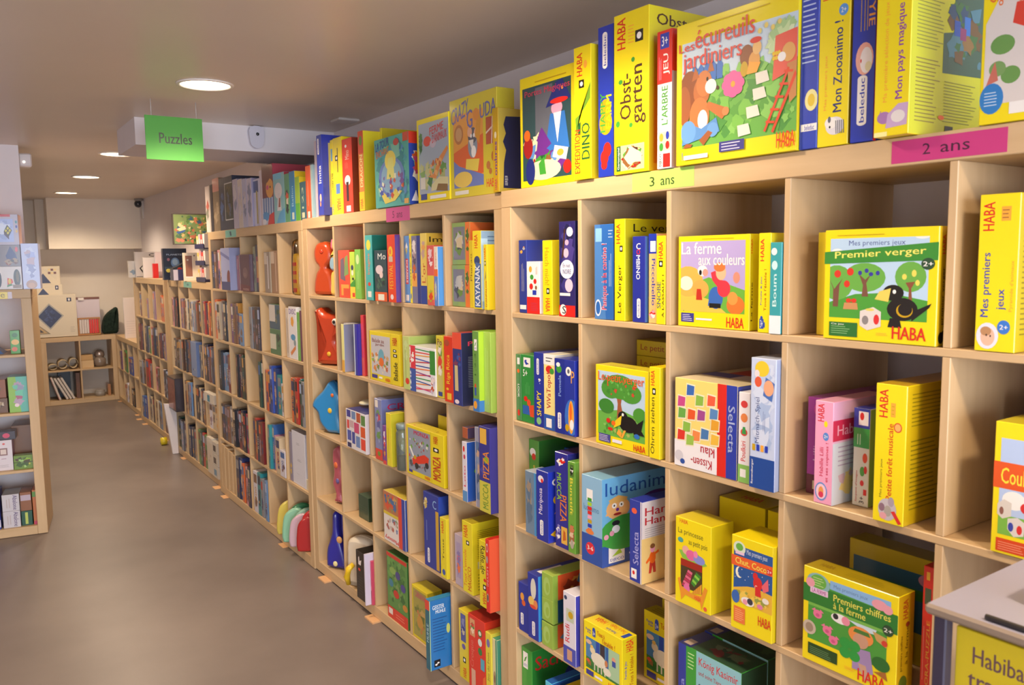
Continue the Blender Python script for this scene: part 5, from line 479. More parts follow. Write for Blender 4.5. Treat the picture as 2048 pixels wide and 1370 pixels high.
g('tall yellow box with small print side, fourth row, fifth cubby, second bookcase',G_[3],(.015,.315,.405,.07,.22,.27),['e4d424','dccc28','b8a820'],[('t','HABA',.15,.78,.55,.95,'r',90),('r',.4,.68,.7,.74,'k'),('e',.55,.71,.09,.018,'w'),('t',"Tout s'envole",.1,.08,.4,.6,'e08030',90),('t','MAGICO',.5,.05,.85,.38,'c86020',90)],[('l',.1,.5,.9,.9,16,'8a8a20'),('r',.1,.36,.5,.46,'c8c890'),('l',.1,.05,.9,.3,6,'8a8a20')])
g('yellow box with black title and red dots, fourth row, fifth cubby, second bookcase',G_[3],(-.005,.166,.405,.058,.2,.242),['e4d424','d8c828'],[('t','Rafle de',.25,.5,.65,.92,'3a3818',-90),('t','chaussettes',.1,.55,.3,.9,'3a3818',-90),('e',.6,.42,.14,.025,'r'),('r',.4,.27,.75,.35,'k'),('e',.575,.31,.105,.024,'w'),('t','HABA',.35,.05,.7,.22,'r',-90)])
g('red box with round silver badges, fourth row, fifth cubby, second bookcase',G_[3],(-.015,.108,.405,.024,.25,.263),['d83028','e05838','c82820'],[('e',.45,.88,.28,.06,'d8c8c8'),('e',.45,.88,.2,.04,'c83028'),('e',.4,.72,.25,.05,'a89898'),('t','LEEYN!',.3,.36,.7,.62,'e8b0a8',-90),('e',.45,.2,.26,.06,'b0a890'),('e',.45,.2,.18,.045,'4a4a40')],[('e',.9,.6,.7,.25,'e8d890')])
g('black box with white squirrel logo, fifth row, second cubby, second bookcase',G_[3],(0,1.274,.054,.088,.2,.232),['1c1818','1a1a1e','141414'],[('q',(.3,.72,.6,.72,.7,.84,.45,.8,.4,.9,.3,.86),'e8e0e0'),('e',.4,.62,.15,.03,'d83828'),('l',.2,.1,.9,.5,7,'3a3838')])
g('white slim box beside the black one, fifth row, second cubby, second bookcase',G_[3],(-.01,1.162,.054,.011,.2,.243),['d8d0e4'],[])
g('pink box in the bottom corner, fifth row, second cubby, second bookcase',G_[3],(.015,1.15,.054,.012,.2,.209),['c84868'],[('x',.1,.1,.9,.6,['e89098','a83048'],5,2,.2)])
g('green garden box with red foot, fifth row, third cubby, second bookcase',G_[3],(.03,1.002,.054,.194,.1,.298),['5a9048','3a7038'],[('x',0,.2,1,1,['4a8040','6aa050','7a9858','3a7038'],40,3,.1),('e',.3,.75,.16,.05,'88b058'),('e',.55,.72,.12,.06,'4a4888'),('e',.2,.55,.12,.06,'3a8098'),('e',.45,.42,.14,.06,'c83828'),('e',.8,.58,.12,.06,'4a4890'),('e',.88,.3,.12,.05,'c88838'),('r',0,.94,1,1,'c83828'),('r',0,0,1,.18,'d83a28'),('r',.05,.06,.25,.15,'e8e0d8'),('l',.4,.05,.9,.13,2,'e88870')])
g('yellow box with pink carnival lettering, fifth row, fourth cubby, second bookcase',G_[3],(.03,.766,.054,.135,.07,.224),['e0cc28','c8b828','d8c828'],[('r',.08,.05,.95,.95,'a8a050'),('x',.1,.1,.92,.7,['c8a868','8a9048','c88050','6a7838'],18,3,.14),('t','CARNAVAL',.2,.8,.9,.92,'c84878',0,True,0),('e',.5,.35,.2,.12,'c89848')])
g('navy box with yellow edge, fifth row, fourth cubby, second bookcase',G_[3],(.115,.535,.054,.05,.2,.3),['2c4898','2c5090','3a58a8'],[('r',.1,.3,.6,.7,'8ab0d8'),('r',0,.95,1,1,'d8c828')])
g('blue box jutting far out, fifth row, fourth cubby, second bookcase',G_[3],(-.06,.48,.054,.034,.27,.28),['28687c','2874b8','3088b8'],[('r',0,.86,1,1,'d84838'),('t','MUHLE',.3,.4,.75,.66,'b8d8e0',90)],[('r',0,0,.01,1,'b8d8a0'),('t','GEISTER',.05,.86,.24,.92,'e8f0f4'),('t','M\u00dcHLE',.1,.8,.26,.86,'e8f0f4'),('l',.05,.25,.28,.75,12,'1c5090'),('r',.06,.04,.16,.14,'14141c'),('x',.065,.05,.155,.13,['w'],4,2,.2),('e',.3,.55,.03,.07,'c8d070')])
g('yellow box with purple picture strip, fifth row, fifth cubby, second bookcase',G_[3],(.015,.353,.054,.066,.06,.269),['e0cc28','d8c428','d8c428'],[('r',.2,.55,.75,.95,'5a5898'),('x',.22,.6,.72,.93,['8a88b0','c8b8a0','3a3880'],9,2,.2),('e',.5,.48,.2,.04,'6a58a0'),('r',.4,.25,.7,.33,'k'),('e',.55,.29,.09,.024,'w'),('t','HABA',.4,.04,.75,.18,'r',90)])
g('red box with green badges and banner, fifth row, fifth cubby, second bookcase',G_[3],(.005,.267,.054,.114,.15,.285),['d83828','c83020','a82820'],[('r',.1,.72,.4,.95,'d8a070'),('x',.1,.72,.4,.95,['5a9040','e8d0b0','c84838'],7,2,.3),('t','Croque',.1,.3,.36,.66,'e07060',90),('r',.15,.04,.4,.28,'d8a890'),('e',.7,.82,.12,.05,'3a8040'),('e',.7,.82,.08,.03,'e0e0d0'),('e',.7,.7,.12,.05,'d8e0d8'),('e',.7,.58,.12,.05,'3a8040'),('r',.72,.35,.95,.5,'58a8c0'),('q',(.8,0,1,0,1,.3,.85,.25),'e87030')])
g('yellow slim box with purple oval, fifth row, fifth cubby, second bookcase',G_[3],(.005,.15,.054,.036,.14,.258),['e0d040','d8cc48'],[('e',.5,.85,.3,.06,'7a70b0'),('t','Jeu du Foot',.3,.3,.75,.72,'8a8a30',90),('t','HABA',.3,.03,.7,.16,'e04828',90)])
g('cream and green box at the seam, fifth row, fifth cubby, second bookcase',G_[3],(.01,.113,.054,.029,.14,.246),['d8d0a0','3a9078'],[('e',.45,.4,.3,.12,'a89070'),('e',.45,.4,.12,.06,'6a5040'),('r',.7,0,1,1,'3a9078')])
h('navy puzzle box, first row, first cubby, third bookcase',G_[4],(.024,3.661,1.452,.049,.26,.255),['262c48'],[('r',.12,.72,.88,.93,'2c3c70'),('x',.05,.08,.95,.66,['2c3c70','2c3c70'],5,24,.2),('t','500',.3,.3,.7,.62,'a8b8dc',90)])
h('brown puzzle box, first row, first cubby, third bookcase',G_[4],(.024,3.611,1.452,.051,.26,.253),['7c5840'],[('r',.12,.72,.88,.93,'9c8494'),('x',.05,.08,.95,.66,['9c8494','d09848'],5,58,.2)])
h('pink puzzle box, first row, first cubby, third bookcase',G_[4],(.036,3.56,1.452,.058,.26,.263),['d8909c'],[('r',.12,.72,.88,.93,'d8d0c8'),('x',.05,.08,.95,.66,['2c3c70','4a342c'],5,31,.2)])
h('dark red puzzle box, first row, first cubby, third bookcase',G_[4],(.036,3.501,1.452,.049,.26,.257),['742428'],[('r',.12,.72,.88,.93,'4c4c58'),('x',.05,.08,.95,.66,['4c4c58','9c8494'],5,38,.2),('t','PUZZLE',.3,.3,.7,.62,'8a8a90',90)])
h('first cream puzzle box from left, first row, first cubby, third bookcase',G_[4],(.02,3.451,1.452,.05,.26,.263),['cdb898'],[('r',.12,.72,.88,.93,'d09848'),('x',.05,.08,.95,.66,['d09848','74463c'],5,98,.2),('t','500',.3,.3,.7,.62,'d8d0c8',90)])
h('second cream puzzle box from left, first row, first cubby, third bookcase',G_[4],(.02,3.401,1.452,.051,.26,.252),['cdb898'],[('r',.12,.72,.88,.93,'3a68a8'),('x',.05,.08,.95,.66,['7c5840','74463c'],5,50,.2),('t','PUZZLE',.3,.3,.7,.62,'3a68a8',90)])
h('large glossy pale lilac boxed picture, first row, second cubby, third bookcase',G_[4],(-.01,3.312,1.452,.2,.3,.27),['b8c0f0','98a0c8'],[('q',(0,.85,1,.7,1,.78,0,.93),'8088c8'),('e',.85,.28,.2,.2,'8a4848'),('r',0,0,1,.2,'3a4480')])
h('rust red puzzle box, first row, second cubby, third bookcase',G_[4],(.032,3.107,1.452,.05,.27,.22),['a83a20'],[('r',.2,.6,.8,.9,'c86030')])
h('beige puzzle box, first row, second cubby, third bookcase',G_[4],(.032,3.051,1.452,.055,.27,.225),['c8b090'],[('r',.2,.6,.8,.9,'a08060')])
h('wide plum coloured boxed picture, first row, third cubby, third bookcase',G_[4],(.01,2.961,1.452,.2,.27,.225),['5c3448','4a2838'],[('e',.55,.5,.25,.15,'7a5a60'),('e',.5,.45,.15,.06,'8a6a68'),('q',(0,0,1,0,1,.15,0,.2),'6a2030'),('t','PUZZLE',.3,.03,.85,.08,'c8a8a0')])
h('olive grey puzzle box, first row, third cubby, third bookcase',G_[4],(.032,2.756,1.452,.045,.27,.27),['8a8a68'],[('x',0,.1,1,.9,['4a4a30','c8b890'],6,3)])
h('navy puzzle box with gold label, first row, third cubby, third bookcase',G_[4],(.032,2.708,1.452,.07,.27,.28),['242440'],[('r',.15,.2,.9,.75,'8a3040'),('r',.25,.3,.85,.65,'c89040')])
h('greyish glossy wrapped box, first row, fourth cubby, third bookcase',G_[4],(.032,2.545,1.452,.1,.27,.235),['98887c','b0a898'],[('r',0,.7,.5,.98,'d0c0b0'),('r',.55,.1,.7,.9,'e0d8d8')])
h('brown glossy wrapped box, first row, fourth cubby, third bookcase',G_[4],(.032,2.425,1.452,.12,.27,.24),['a07858','8a6848'],[('r',0,.7,.5,.98,'d8c0a8'),('r',.6,.05,.75,.95,'c8a890')])
h('orange puzzle box, second row, first cubby, third bookcase',G_[4],(.03,3.667,1.101,.072,.26,.274),['d86830'],[('r',.12,.72,.88,.93,'a8b8dc'),('x',.05,.08,.95,.66,['1e1c22','9c8494'],5,51,.2),('t','1000',.3,.3,.7,.62,'a8b8dc',90)])
h('cream puzzle box, second row, first cubby, third bookcase',G_[4],(.02,3.594,1.101,.072,.26,.262),['cdb898'],[('r',.12,.72,.88,.93,'1e1c22'),('x',.05,.08,.95,.66,['1e1c22','7c5840'],5,18,.2),('t','PUZZLE',.3,.3,.7,.62,'3a68a8',90)])
h('brown red puzzle box, second row, first cubby, third bookcase',G_[4],(.036,3.521,1.101,.072,.26,.271),['74463c'],[('r',.12,.72,.88,.93,'8a8a90'),('x',.05,.08,.95,.66,['262c48','4a342c'],5,94,.2)])
h('black puzzle box, second row, first cubby, third bookcase',G_[4],(.024,3.445,1.101,.06,.26,.269),['1e1c22'],[('r',.12,.72,.88,.93,'cdb898'),('x',.05,.08,.95,.66,['cdb898','2c3c70'],5,76,.2),('t','PUZZLE',.3,.3,.7,.62,'cdb898',90)])
h('dark grey puzzle box, second row, first cubby, third bookcase',G_[4],(.03,3.384,1.101,.048,.26,.264),['4c4c58'],[('r',.12,.72,.88,.93,'d8d0c8'),('x',.05,.08,.95,.66,['4c4c58','4a342c'],5,28,.2),('t','PUZZLE',.3,.3,.7,.62,'d8d0c8',90)])
h('violet puzzle box, second row, second cubby, third bookcase',G_[4],(.03,3.283,1.101,.066,.26,.258),['6a4080'],[('r',.12,.72,.88,.93,'d8d0c8'),('x',.05,.08,.95,.66,['7c5840','9c8494'],5,32,.2),('t','500',.3,.3,.7,.62,'d8d0c8',90)])
h('brown puzzle box, second row, second cubby, third bookcase',G_[4],(.024,3.217,1.101,.045,.26,.262),['7c5840'],[('r',.12,.72,.88,.93,'4c4c58'),('x',.05,.08,.95,.66,['4c4c58','4a342c'],5,81,.2),('t','1000',.3,.3,.7,.62,'d09848',90)])
h('amber puzzle box, second row, second cubby, third bookcase',G_[4],(.036,3.171,1.101,.036,.26,.265),['d09848'],[('r',.12,.72,.88,.93,'262c48'),('x',.05,.08,.95,.66,['262c48','d09848'],5,62,.2)])
h('dark blue puzzle box, second row, second cubby, third bookcase',G_[4],(.03,3.134,1.101,.07,.26,.203),['2c3c70'],[('r',.12,.72,.88,.93,'742428'),('x',.05,.08,.95,.66,['742428','d09848'],5,33,.2),('t','1500',.3,.3,.7,.62,'8a8a90',90)])
h('light blue puzzle box, second row, second cubby, third bookcase',G_[4],(.02,3.064,1.101,.072,.26,.203),['6c90bc'],[('r',.12,.72,.88,.93,'d09848'),('x',.05,.08,.95,.66,['7c5840','4c4c58'],5,84,.2)])
h('grey puzzle box, second row, third cubby, third bookcase',G_[4],(.02,2.849,1.101,.05,.26,.256),['8a8a90'],[('r',.12,.72,.88,.93,'8a8a90'),('x',.05,.08,.95,.66,['74463c','4a342c'],5,37,.2),('t','1000',.3,.3,.7,.62,'8a8a90',90)])
h('dark grey puzzle box, second row, third cubby, third bookcase',G_[4],(.024,2.799,1.101,.064,.26,.258),['4c4c58'],[('r',.12,.72,.88,.93,'74463c'),('x',.05,.08,.95,.66,['74463c','9c8494'],5,67,.2)])
h('dark brown puzzle box, second row, third cubby, third bookcase',G_[4],(.02,2.734,1.101,.048,.26,.262),['4a342c'],[('r',.12,.72,.88,.93,'1e1c22'),('x',.05,.08,.95,.66,['1e1c22','9c8494'],5,40,.2)])
h('navy puzzle box, second row, third cubby, third bookcase',G_[4],(.02,2.685,1.101,.044,.26,.262),['262c48'],[('r',.12,.72,.88,.93,'a8b8dc'),('x',.05,.08,.95,.66,['7c5840','74463c'],5,41,.2),('t','PUZZLE',.3,.3,.7,.62,'a8b8dc',90)])
h('green box with white label in a stack, second row, fourth cubby, third bookcase',G_[4],(.032,2.494,1.101,.19,.27,.145),['4a7850'],[('r',0,.2,.55,.8,'d8d4c0'),('x',.5,.1,1,.9,['2c3c30','8a8a50'],5,3,.2)])
h('green and white box topping the stack, second row, fourth cubby, third bookcase',G_[4],(.032,2.494,1.247,.19,.27,.14),['3a5a70','3a5a70','58a060'],[('r',0,.3,.55,.98,'d8d0c8'),('x',.5,.1,1,.9,['2c4c30','7a7a60'],5,5,.2)])
h('cream thin box, second row, fifth cubby, third bookcase',G_[4],(.032,2.214,1.101,.045,.27,.275),['d8c8b8'],[('L',.2,.1,.8,.9,2,'8a7868')])
h('white box with violet letters and flower, second row, fifth cubby, third bookcase',G_[4],(.032,2.163,1.101,.12,.27,.285),['e8e4e8'],[('t','DISC',.05,.86,.95,.96,'6a48a0'),('e',.55,.72,.1,.05,'e8a030'),('e',.477,.768,.1,.05,'e8a030'),('e',.37,.75,.1,.05,'e8a030'),('e',.371,.689,.1,.05,'e8a030'),('e',.478,.672,.1,.05,'e8a030'),('e',.5,.42,.3,.06,'4a98c8'),('q',(.1,.12,.8,.28,.8,.2,.2,.06),'e08848'),('e',.7,.32,.15,.06,'8a9aa0')])
h('green slim box, second row, fifth cubby, third bookcase',G_[4],(.032,2.038,1.101,.04,.27,.26),['68a848'],[('L',.3,.1,.7,.9,1,'b8d890')])
h('maroon slim box, second row, fifth cubby, third bookcase',G_[4],(.032,1.994,1.101,.05,.27,.27),['6a3050'],[])
h('dark brown puzzle box, third row, first cubby, third bookcase',G_[4],(.036,3.667,.75,.063,.26,.263),['4a342c'],[('r',.12,.72,.88,.93,'b8382c'),('x',.05,.08,.95,.66,['8a8a90','d09848'],5,10,.2)])
h('black puzzle box, third row, first cubby, third bookcase',G_[4],(.02,3.604,.75,.061,.26,.279),['1e1c22'],[('r',.12,.72,.88,.93,'1e1c22'),('x',.05,.08,.95,.66,['1e1c22','4c4c58'],5,85,.2),('t','PUZZLE',.3,.3,.7,.62,'a8b8dc',90)])
h('first light blue puzzle box from left, third row, first cubby, third bookcase',G_[4],(.036,3.542,.75,.052,.26,.262),['6c90bc'],[('r',.12,.72,.88,.93,'9c8494'),('x',.05,.08,.95,.66,['9c8494','d09848'],5,94,.2),('t','1500',.3,.3,.7,.62,'d8d0c8',90)])
h('second light blue puzzle box from left, third row, first cubby, third bookcase',G_[4],(.036,3.489,.75,.075,.26,.269),['6c90bc'],[('r',.12,.72,.88,.93,'2c3c70'),('x',.05,.08,.95,.66,['2c3c70','4c4c58'],5,4,.2),('t','PUZZLE',.3,.3,.7,.62,'d8d0c8',90)])
h('dark red puzzle box, third row, first cubby, third bookcase',G_[4],(.03,3.413,.75,.07,.26,.261),['742428'],[('r',.12,.72,.88,.93,'7c5840'),('x',.05,.08,.95,.66,['7c5840','9c8494'],5,63,.2),('t','PUZZLE',.3,.3,.7,.62,'a8b8dc',90)])
h('first black puzzle box from left, third row, second cubby, third bookcase',G_[4],(.024,3.2,.75,.037,.26,.283),['1e1c22'],[('r',.12,.72,.88,.93,'74463c'),('x',.05,.08,.95,.66,['74463c','74463c'],5,52,.2)])
h('dark red puzzle box, third row, second cubby, third bookcase',G_[4],(.036,3.163,.75,.043,.26,.283),['742428'],[('r',.12,.72,.88,.93,'8a8a90'),('x',.05,.08,.95,.66,['cdb898','4c4c58'],5,41,.2),('t','1000',.3,.3,.7,.62,'8a8a90',90)])
h('dark brown puzzle box, third row, second cubby, third bookcase',G_[4],(.03,3.119,.75,.035,.26,.277),['4a342c'],[('r',.12,.72,.88,.93,'1e1c22'),('x',.05,.08,.95,.66,['1e1c22','74463c'],5,22,.2),('t','1500',.3,.3,.7,.62,'d8d0c8',90)])
h('dark green puzzle box, third row, second cubby, third bookcase',G_[4],(.03,3.084,.75,.034,.26,.288),['26483a'],[('r',.12,.72,.88,.93,'d09848'),('x',.05,.08,.95,.66,['d09848','d09848'],5,87,.2),('t','1500',.3,.3,.7,.62,'3a68a8',90)])
h('second black puzzle box from left, third row, second cubby, third bookcase',G_[4],(.03,3.048,.75,.046,.26,.271),['1e1c22'],[('r',.12,.72,.88,.93,'1e1c22'),('x',.05,.08,.95,.66,['1e1c22','7c5840'],5,87,.2)])
h('dark green puzzle box, third row, third cubby, third bookcase',G_[4],(.024,2.726,.75,.038,.26,.279),['26483a'],[('r',.12,.72,.88,.93,'3a68a8'),('x',.05,.08,.95,.66,['262c48','7c5840'],5,99,.2)])
h('black puzzle box, third row, third cubby, third bookcase',G_[4],(.03,2.687,.75,.046,.26,.295),['1e1c22'],[('r',.12,.72,.88,.93,'d8d0c8'),('x',.05,.08,.95,.66,['1e1c22','9c8494'],5,69,.2)])
h('violet puzzle box, third row, fourth cubby, third bookcase',G_[4],(.03,2.615,.75,.043,.26,.241),['6a4080'],[('r',.12,.72,.88,.93,'262c48'),('x',.05,.08,.95,.66,['262c48','4c4c58'],5,92,.2),('t','1000',.3,.3,.7,.62,'cdb898',90)])
h('orange puzzle box, third row, fourth cubby, third bookcase',G_[4],(.02,2.571,.75,.039,.26,.246),['d86830'],[('r',.12,.72,.88,.93,'d09848'),('x',.05,.08,.95,.66,['2c3c70','2c3c70'],5,90,.2)])
h('first dark blue puzzle box from left, third row, fourth cubby, third bookcase',G_[4],(.02,2.531,.75,.032,.26,.24),['2c3c70'],[('r',.12,.72,.88,.93,'d09848'),('x',.05,.08,.95,.66,['d09848','4a342c'],5,81,.2)])
h('blue puzzle box, third row, fourth cubby, third bookcase',G_[4],(.02,2.498,.75,.039,.26,.278),['304aa0'],[('r',.12,.72,.88,.93,'a8b8dc'),('x',.05,.08,.95,.66,['8a8a90','4a342c'],5,13,.2)])
h('second dark blue puzzle box from left, third row, fourth cubby, third bookcase',G_[4],(.03,2.458,.75,.042,.26,.265),['2c3c70'],[('r',.12,.72,.88,.93,'d09848'),('x',.05,.08,.95,.66,['d09848','4c4c58'],5,42,.2),('t','PUZZLE',.3,.3,.7,.62,'d8d0c8',90)])
h('teal puzzle box, third row, fourth cubby, third bookcase',G_[4],(.036,2.415,.75,.066,.26,.233),['2c8890'],[('r',.12,.72,.88,.93,'8a8a90'),('x',.05,.08,.95,.66,['8a8a90','d09848'],5,4,.2),('t','PUZZLE',.3,.3,.7,.62,'3a68a8',90)])
h('white puzzle box, third row, fourth cubby, third bookcase',G_[4],(.036,2.349,.75,.056,.26,.188),['d8d4e0'],[('r',.12,.72,.88,.93,'d09848'),('x',.05,.08,.95,.66,['8a8a90','4c4c58'],5,93,.2)])
h('orange puzzle box, third row, fifth cubby, third bookcase',G_[4],(.024,2.147,.75,.039,.26,.247),['d86830'],[('r',.12,.72,.88,.93,'2c3c70'),('x',.05,.08,.95,.66,['2c3c70','2c3c70'],5,72,.2),('t','1500',.3,.3,.7,.62,'d09848',90)])
h('brown puzzle box, third row, fifth cubby, third bookcase',G_[4],(.02,2.107,.75,.033,.26,.247),['7c5840'],[('r',.12,.72,.88,.93,'262c48'),('x',.05,.08,.95,.66,['262c48','4a342c'],5,53,.2)])
h('red puzzle box, third row, fifth cubby, third bookcase',G_[4],(.02,2.074,.75,.039,.26,.253),['b8382c'],[('r',.12,.72,.88,.93,'1e1c22'),('x',.05,.08,.95,.66,['1e1c22','d09848'],5,70,.2)])
h('teal puzzle box, third row, fifth cubby, third bookcase',G_[4],(.036,2.034,.75,.027,.26,.251),['2c8890'],[('r',.12,.72,.88,.93,'262c48'),('x',.05,.08,.95,.66,['262c48','d09848'],5,53,.2)])
h('dark green puzzle box, third row, fifth cubby, third bookcase',G_[4],(.02,2.006,.75,.029,.26,.247),['26483a'],[('r',.12,.72,.88,.93,'a8b8dc'),('x',.05,.08,.95,.66,['74463c','d09848'],5,61,.2)])
h('grey puzzle box, third row, fifth cubby, third bookcase',G_[4],(.02,1.976,.75,.033,.26,.245),['8a8a90'],[('r',.12,.72,.88,.93,'4c4c58'),('x',.05,.08,.95,.66,['4c4c58','4a342c'],5,90,.2)])
h('black puzzle box, fourth row, first cubby, third bookcase',G_[4],(.03,3.634,.399,.052,.26,.246),['1e1c22'],[('r',.12,.72,.88,.93,'d8d0c8'),('x',.05,.08,.95,.66,['74463c','4c4c58'],5,16,.2)])
h('dark brown puzzle box, fourth row, first cubby, third bookcase',G_[4],(.024,3.582,.399,.055,.26,.255),['4a342c'],[('r',.12,.72,.88,.93,'3a68a8'),('x',.05,.08,.95,.66,['2c3c70','9c8494'],5,53,.2)])
h('dark grey puzzle box, fourth row, first cubby, third bookcase',G_[4],(.024,3.526,.399,.051,.26,.252),['4c4c58'],[('r',.12,.72,.88,.93,'9c8494'),('x',.05,.08,.95,.66,['9c8494','2c3c70'],5,70,.2)])
h('brown puzzle box, fourth row, first cubby, third bookcase',G_[4],(.024,3.474,.399,.058,.26,.246),['7c5840'],[('r',.12,.72,.88,.93,'9c8494'),('x',.05,.08,.95,.66,['9c8494','74463c'],5,78,.2),('t','1000',.3,.3,.7,.62,'b8382c',90)])
h('grey puzzle box, fourth row, first cubby, third bookcase',G_[4],(.03,3.416,.399,.069,.26,.256),['8a8a90'],[('r',.12,.72,.88,.93,'d8d0c8'),('x',.05,.08,.95,.66,['cdb898','4a342c'],5,17,.2)])
h('first black puzzle box from left, fourth row, second cubby, third bookcase',G_[4],(.02,3.317,.399,.048,.26,.255),['1e1c22'],[('r',.12,.72,.88,.93,'cdb898'),('x',.05,.08,.95,.66,['9c8494','4c4c58'],5,88,.2),('t','500',.3,.3,.7,.62,'cdb898',90)])
h('second black puzzle box from left, fourth row, second cubby, third bookcase',G_[4],(.036,3.268,.399,.049,.26,.264),['1e1c22'],[('r',.12,.72,.88,.93,'9c8494'),('x',.05,.08,.95,.66,['9c8494','9c8494'],5,25,.2)])
h('dark red puzzle box, fourth row, second cubby, third bookcase',G_[4],(.03,3.218,.399,.059,.26,.253),['742428'],[('r',.12,.72,.88,.93,'a8b8dc'),('x',.05,.08,.95,.66,['1e1c22','4a342c'],5,15,.2),('t','1000',.3,.3,.7,.62,'a8b8dc',90)])
h('navy puzzle box, fourth row, second cubby, third bookcase',G_[4],(.03,3.158,.399,.051,.26,.269),['262c48'],[('r',.12,.72,.88,.93,'cdb898'),('x',.05,.08,.95,.66,['7c5840','9c8494'],5,60,.2),('t','PUZZLE',.3,.3,.7,.62,'cdb898',90)])
h('third black puzzle box from left, fourth row, second cubby, third bookcase',G_[4],(.024,3.106,.399,.054,.26,.258),['1e1c22'],[('r',.12,.72,.88,.93,'b8382c'),('x',.05,.08,.95,.66,['d09848','4c4c58'],5,48,.2),('t','PUZZLE',.3,.3,.7,.62,'b8382c',90)])
h('rose red puzzle box, fourth row, second cubby, third bookcase',G_[4],(.03,3.051,.399,.066,.26,.26),['b03850'],[('r',.12,.72,.88,.93,'8a8a90'),('x',.05,.08,.95,.66,['8a8a90','4c4c58'],5,22,.2),('t','PUZZLE',.3,.3,.7,.62,'3a68a8',90)])
h('brown puzzle box, fourth row, third cubby, third bookcase',G_[4],(.024,2.883,.399,.042,.26,.262),['7c5840'],[('r',.12,.72,.88,.93,'2c3c70'),('x',.05,.08,.95,.66,['2c3c70','74463c'],5,36,.2)])
h('red puzzle box, fourth row, third cubby, third bookcase',G_[4],(.024,2.84,.399,.04,.26,.266),['b8382c'],[('r',.12,.72,.88,.93,'d09848'),('x',.05,.08,.95,.66,['d09848','4c4c58'],5,89,.2),('t','1500',.3,.3,.7,.62,'d09848',90)])
h('navy puzzle box, fourth row, third cubby, third bookcase',G_[4],(.02,2.799,.399,.039,.26,.259),['262c48'],[('r',.12,.72,.88,.93,'262c48'),('x',.05,.08,.95,.66,['262c48','74463c'],5,61,.2),('t','500',.3,.3,.7,.62,'d8d0c8',90)])
h('brown red puzzle box, fourth row, third cubby, third bookcase',G_[4],(.02,2.759,.399,.041,.26,.255),['74463c'],[('r',.12,.72,.88,.93,'d86830'),('x',.05,.08,.95,.66,['9c8494','9c8494'],5,52,.2)])
h('dark red puzzle box, fourth row, third cubby, third bookcase',G_[4],(.02,2.717,.399,.038,.26,.258),['742428'],[('r',.12,.72,.88,.93,'74463c'),('x',.05,.08,.95,.66,['74463c','2c3c70'],5,51,.2)])
h('black puzzle box, fourth row, third cubby, third bookcase',G_[4],(.036,2.679,.399,.034,.26,.253),['1e1c22'],[('r',.12,.72,.88,.93,'8a8a90'),('x',.05,.08,.95,.66,['7c5840','d09848'],5,65,.2),('t','1000',.3,.3,.7,.62,'8a8a90',90)])
h('teal puzzle box, fourth row, fourth cubby, third bookcase',G_[4],(.02,2.581,.399,.03,.26,.266),['2c8890'],[('r',.12,.72,.88,.93,'8a8a90'),('x',.05,.08,.95,.66,['8a8a90','4c4c58'],5,13,.2)])
h('blue puzzle box, fourth row, fourth cubby, third bookcase',G_[4],(.036,2.55,.399,.034,.26,.271),['3a68a8'],[('r',.12,.72,.88,.93,'cdb898'),('x',.05,.08,.95,.66,['9c8494','4a342c'],5,50,.2),('t','1000',.3,.3,.7,.62,'cdb898',90)])
h('pink puzzle box, fourth row, fourth cubby, third bookcase',G_[4],(.036,2.515,.399,.068,.26,.211),['d8909c'],[('r',.12,.72,.88,.93,'3a68a8'),('x',.05,.08,.95,.66,['74463c','d09848'],5,77,.2),('t','500',.3,.3,.7,.62,'3a68a8',90)])
h('cream puzzle box, fourth row, fourth cubby, third bookcase',G_[4],(.02,2.446,.399,.07,.26,.215),['cdb898'],[('r',.12,.72,.88,.93,'2c3c70'),('x',.05,.08,.95,.66,['2c3c70','9c8494'],5,38,.2),('t','1000',.3,.3,.7,.62,'d86830',90)])
h('white puzzle box, fourth row, fourth cubby, third bookcase',G_[4],(.02,2.375,.399,.086,.26,.153),['d8d4e0'],[('r',.12,.72,.88,.93,'3a68a8'),('x',.05,.08,.95,.66,['9c8494','74463c'],5,96,.2),('t','500',.3,.3,.7,.62,'3a68a8',90)])
h('grey violet thin box, fourth row, fifth cubby, third bookcase',G_[4],(.032,2.244,.399,.04,.27,.28),['8a8498'],[('x',0,.1,1,.5,['c8a858'],3,2)])
h('large white box back with small print, fourth row, fifth cubby, third bookcase',G_[4],(.032,2.194,.399,.2,.27,.3),['d8d8e4','c8c8d4'],[('l',.35,.75,.6,.8,2,'8a8a98'),('l',.4,.45,.7,.5,2,'8a8a98'),('l',.3,.2,.6,.22,1,'a8a8b4')])
h('small cream flat box in front corner, fourth row, fifth cubby, third bookcase',G_[4],(.032,1.989,.399,.055,.27,.06),['d8ccb0'],[])
h('first navy puzzle box from left, fifth row, second cubby, third bookcase',G_[4],(.024,3.317,.048,.073,.26,.284),['262c48'],[('r',.12,.72,.88,.93,'8a8a90'),('x',.05,.08,.95,.66,['742428','7c5840'],5,93,.2)])
h('dark blue puzzle box, fifth row, second cubby, third bookcase',G_[4],(.03,3.243,.048,.058,.26,.29),['2c3c70'],[('r',.12,.72,.88,.93,'d8d0c8'),('x',.05,.08,.95,.66,['cdb898','d09848'],5,59,.2),('t','PUZZLE',.3,.3,.7,.62,'d8d0c8',90)])
h('orange puzzle box, fifth row, second cubby, third bookcase',G_[4],(.024,3.184,.048,.049,.26,.26),['d86830'],[('r',.12,.72,.88,.93,'3a68a8'),('x',.05,.08,.95,.66,['742428','9c8494'],5,68,.2)])
h('brown red puzzle box, fifth row, second cubby, third bookcase',G_[4],(.03,3.134,.048,.041,.26,.269),['74463c'],[('r',.12,.72,.88,.93,'8a8a90'),('x',.05,.08,.95,.66,['262c48','4c4c58'],5,40,.2)])
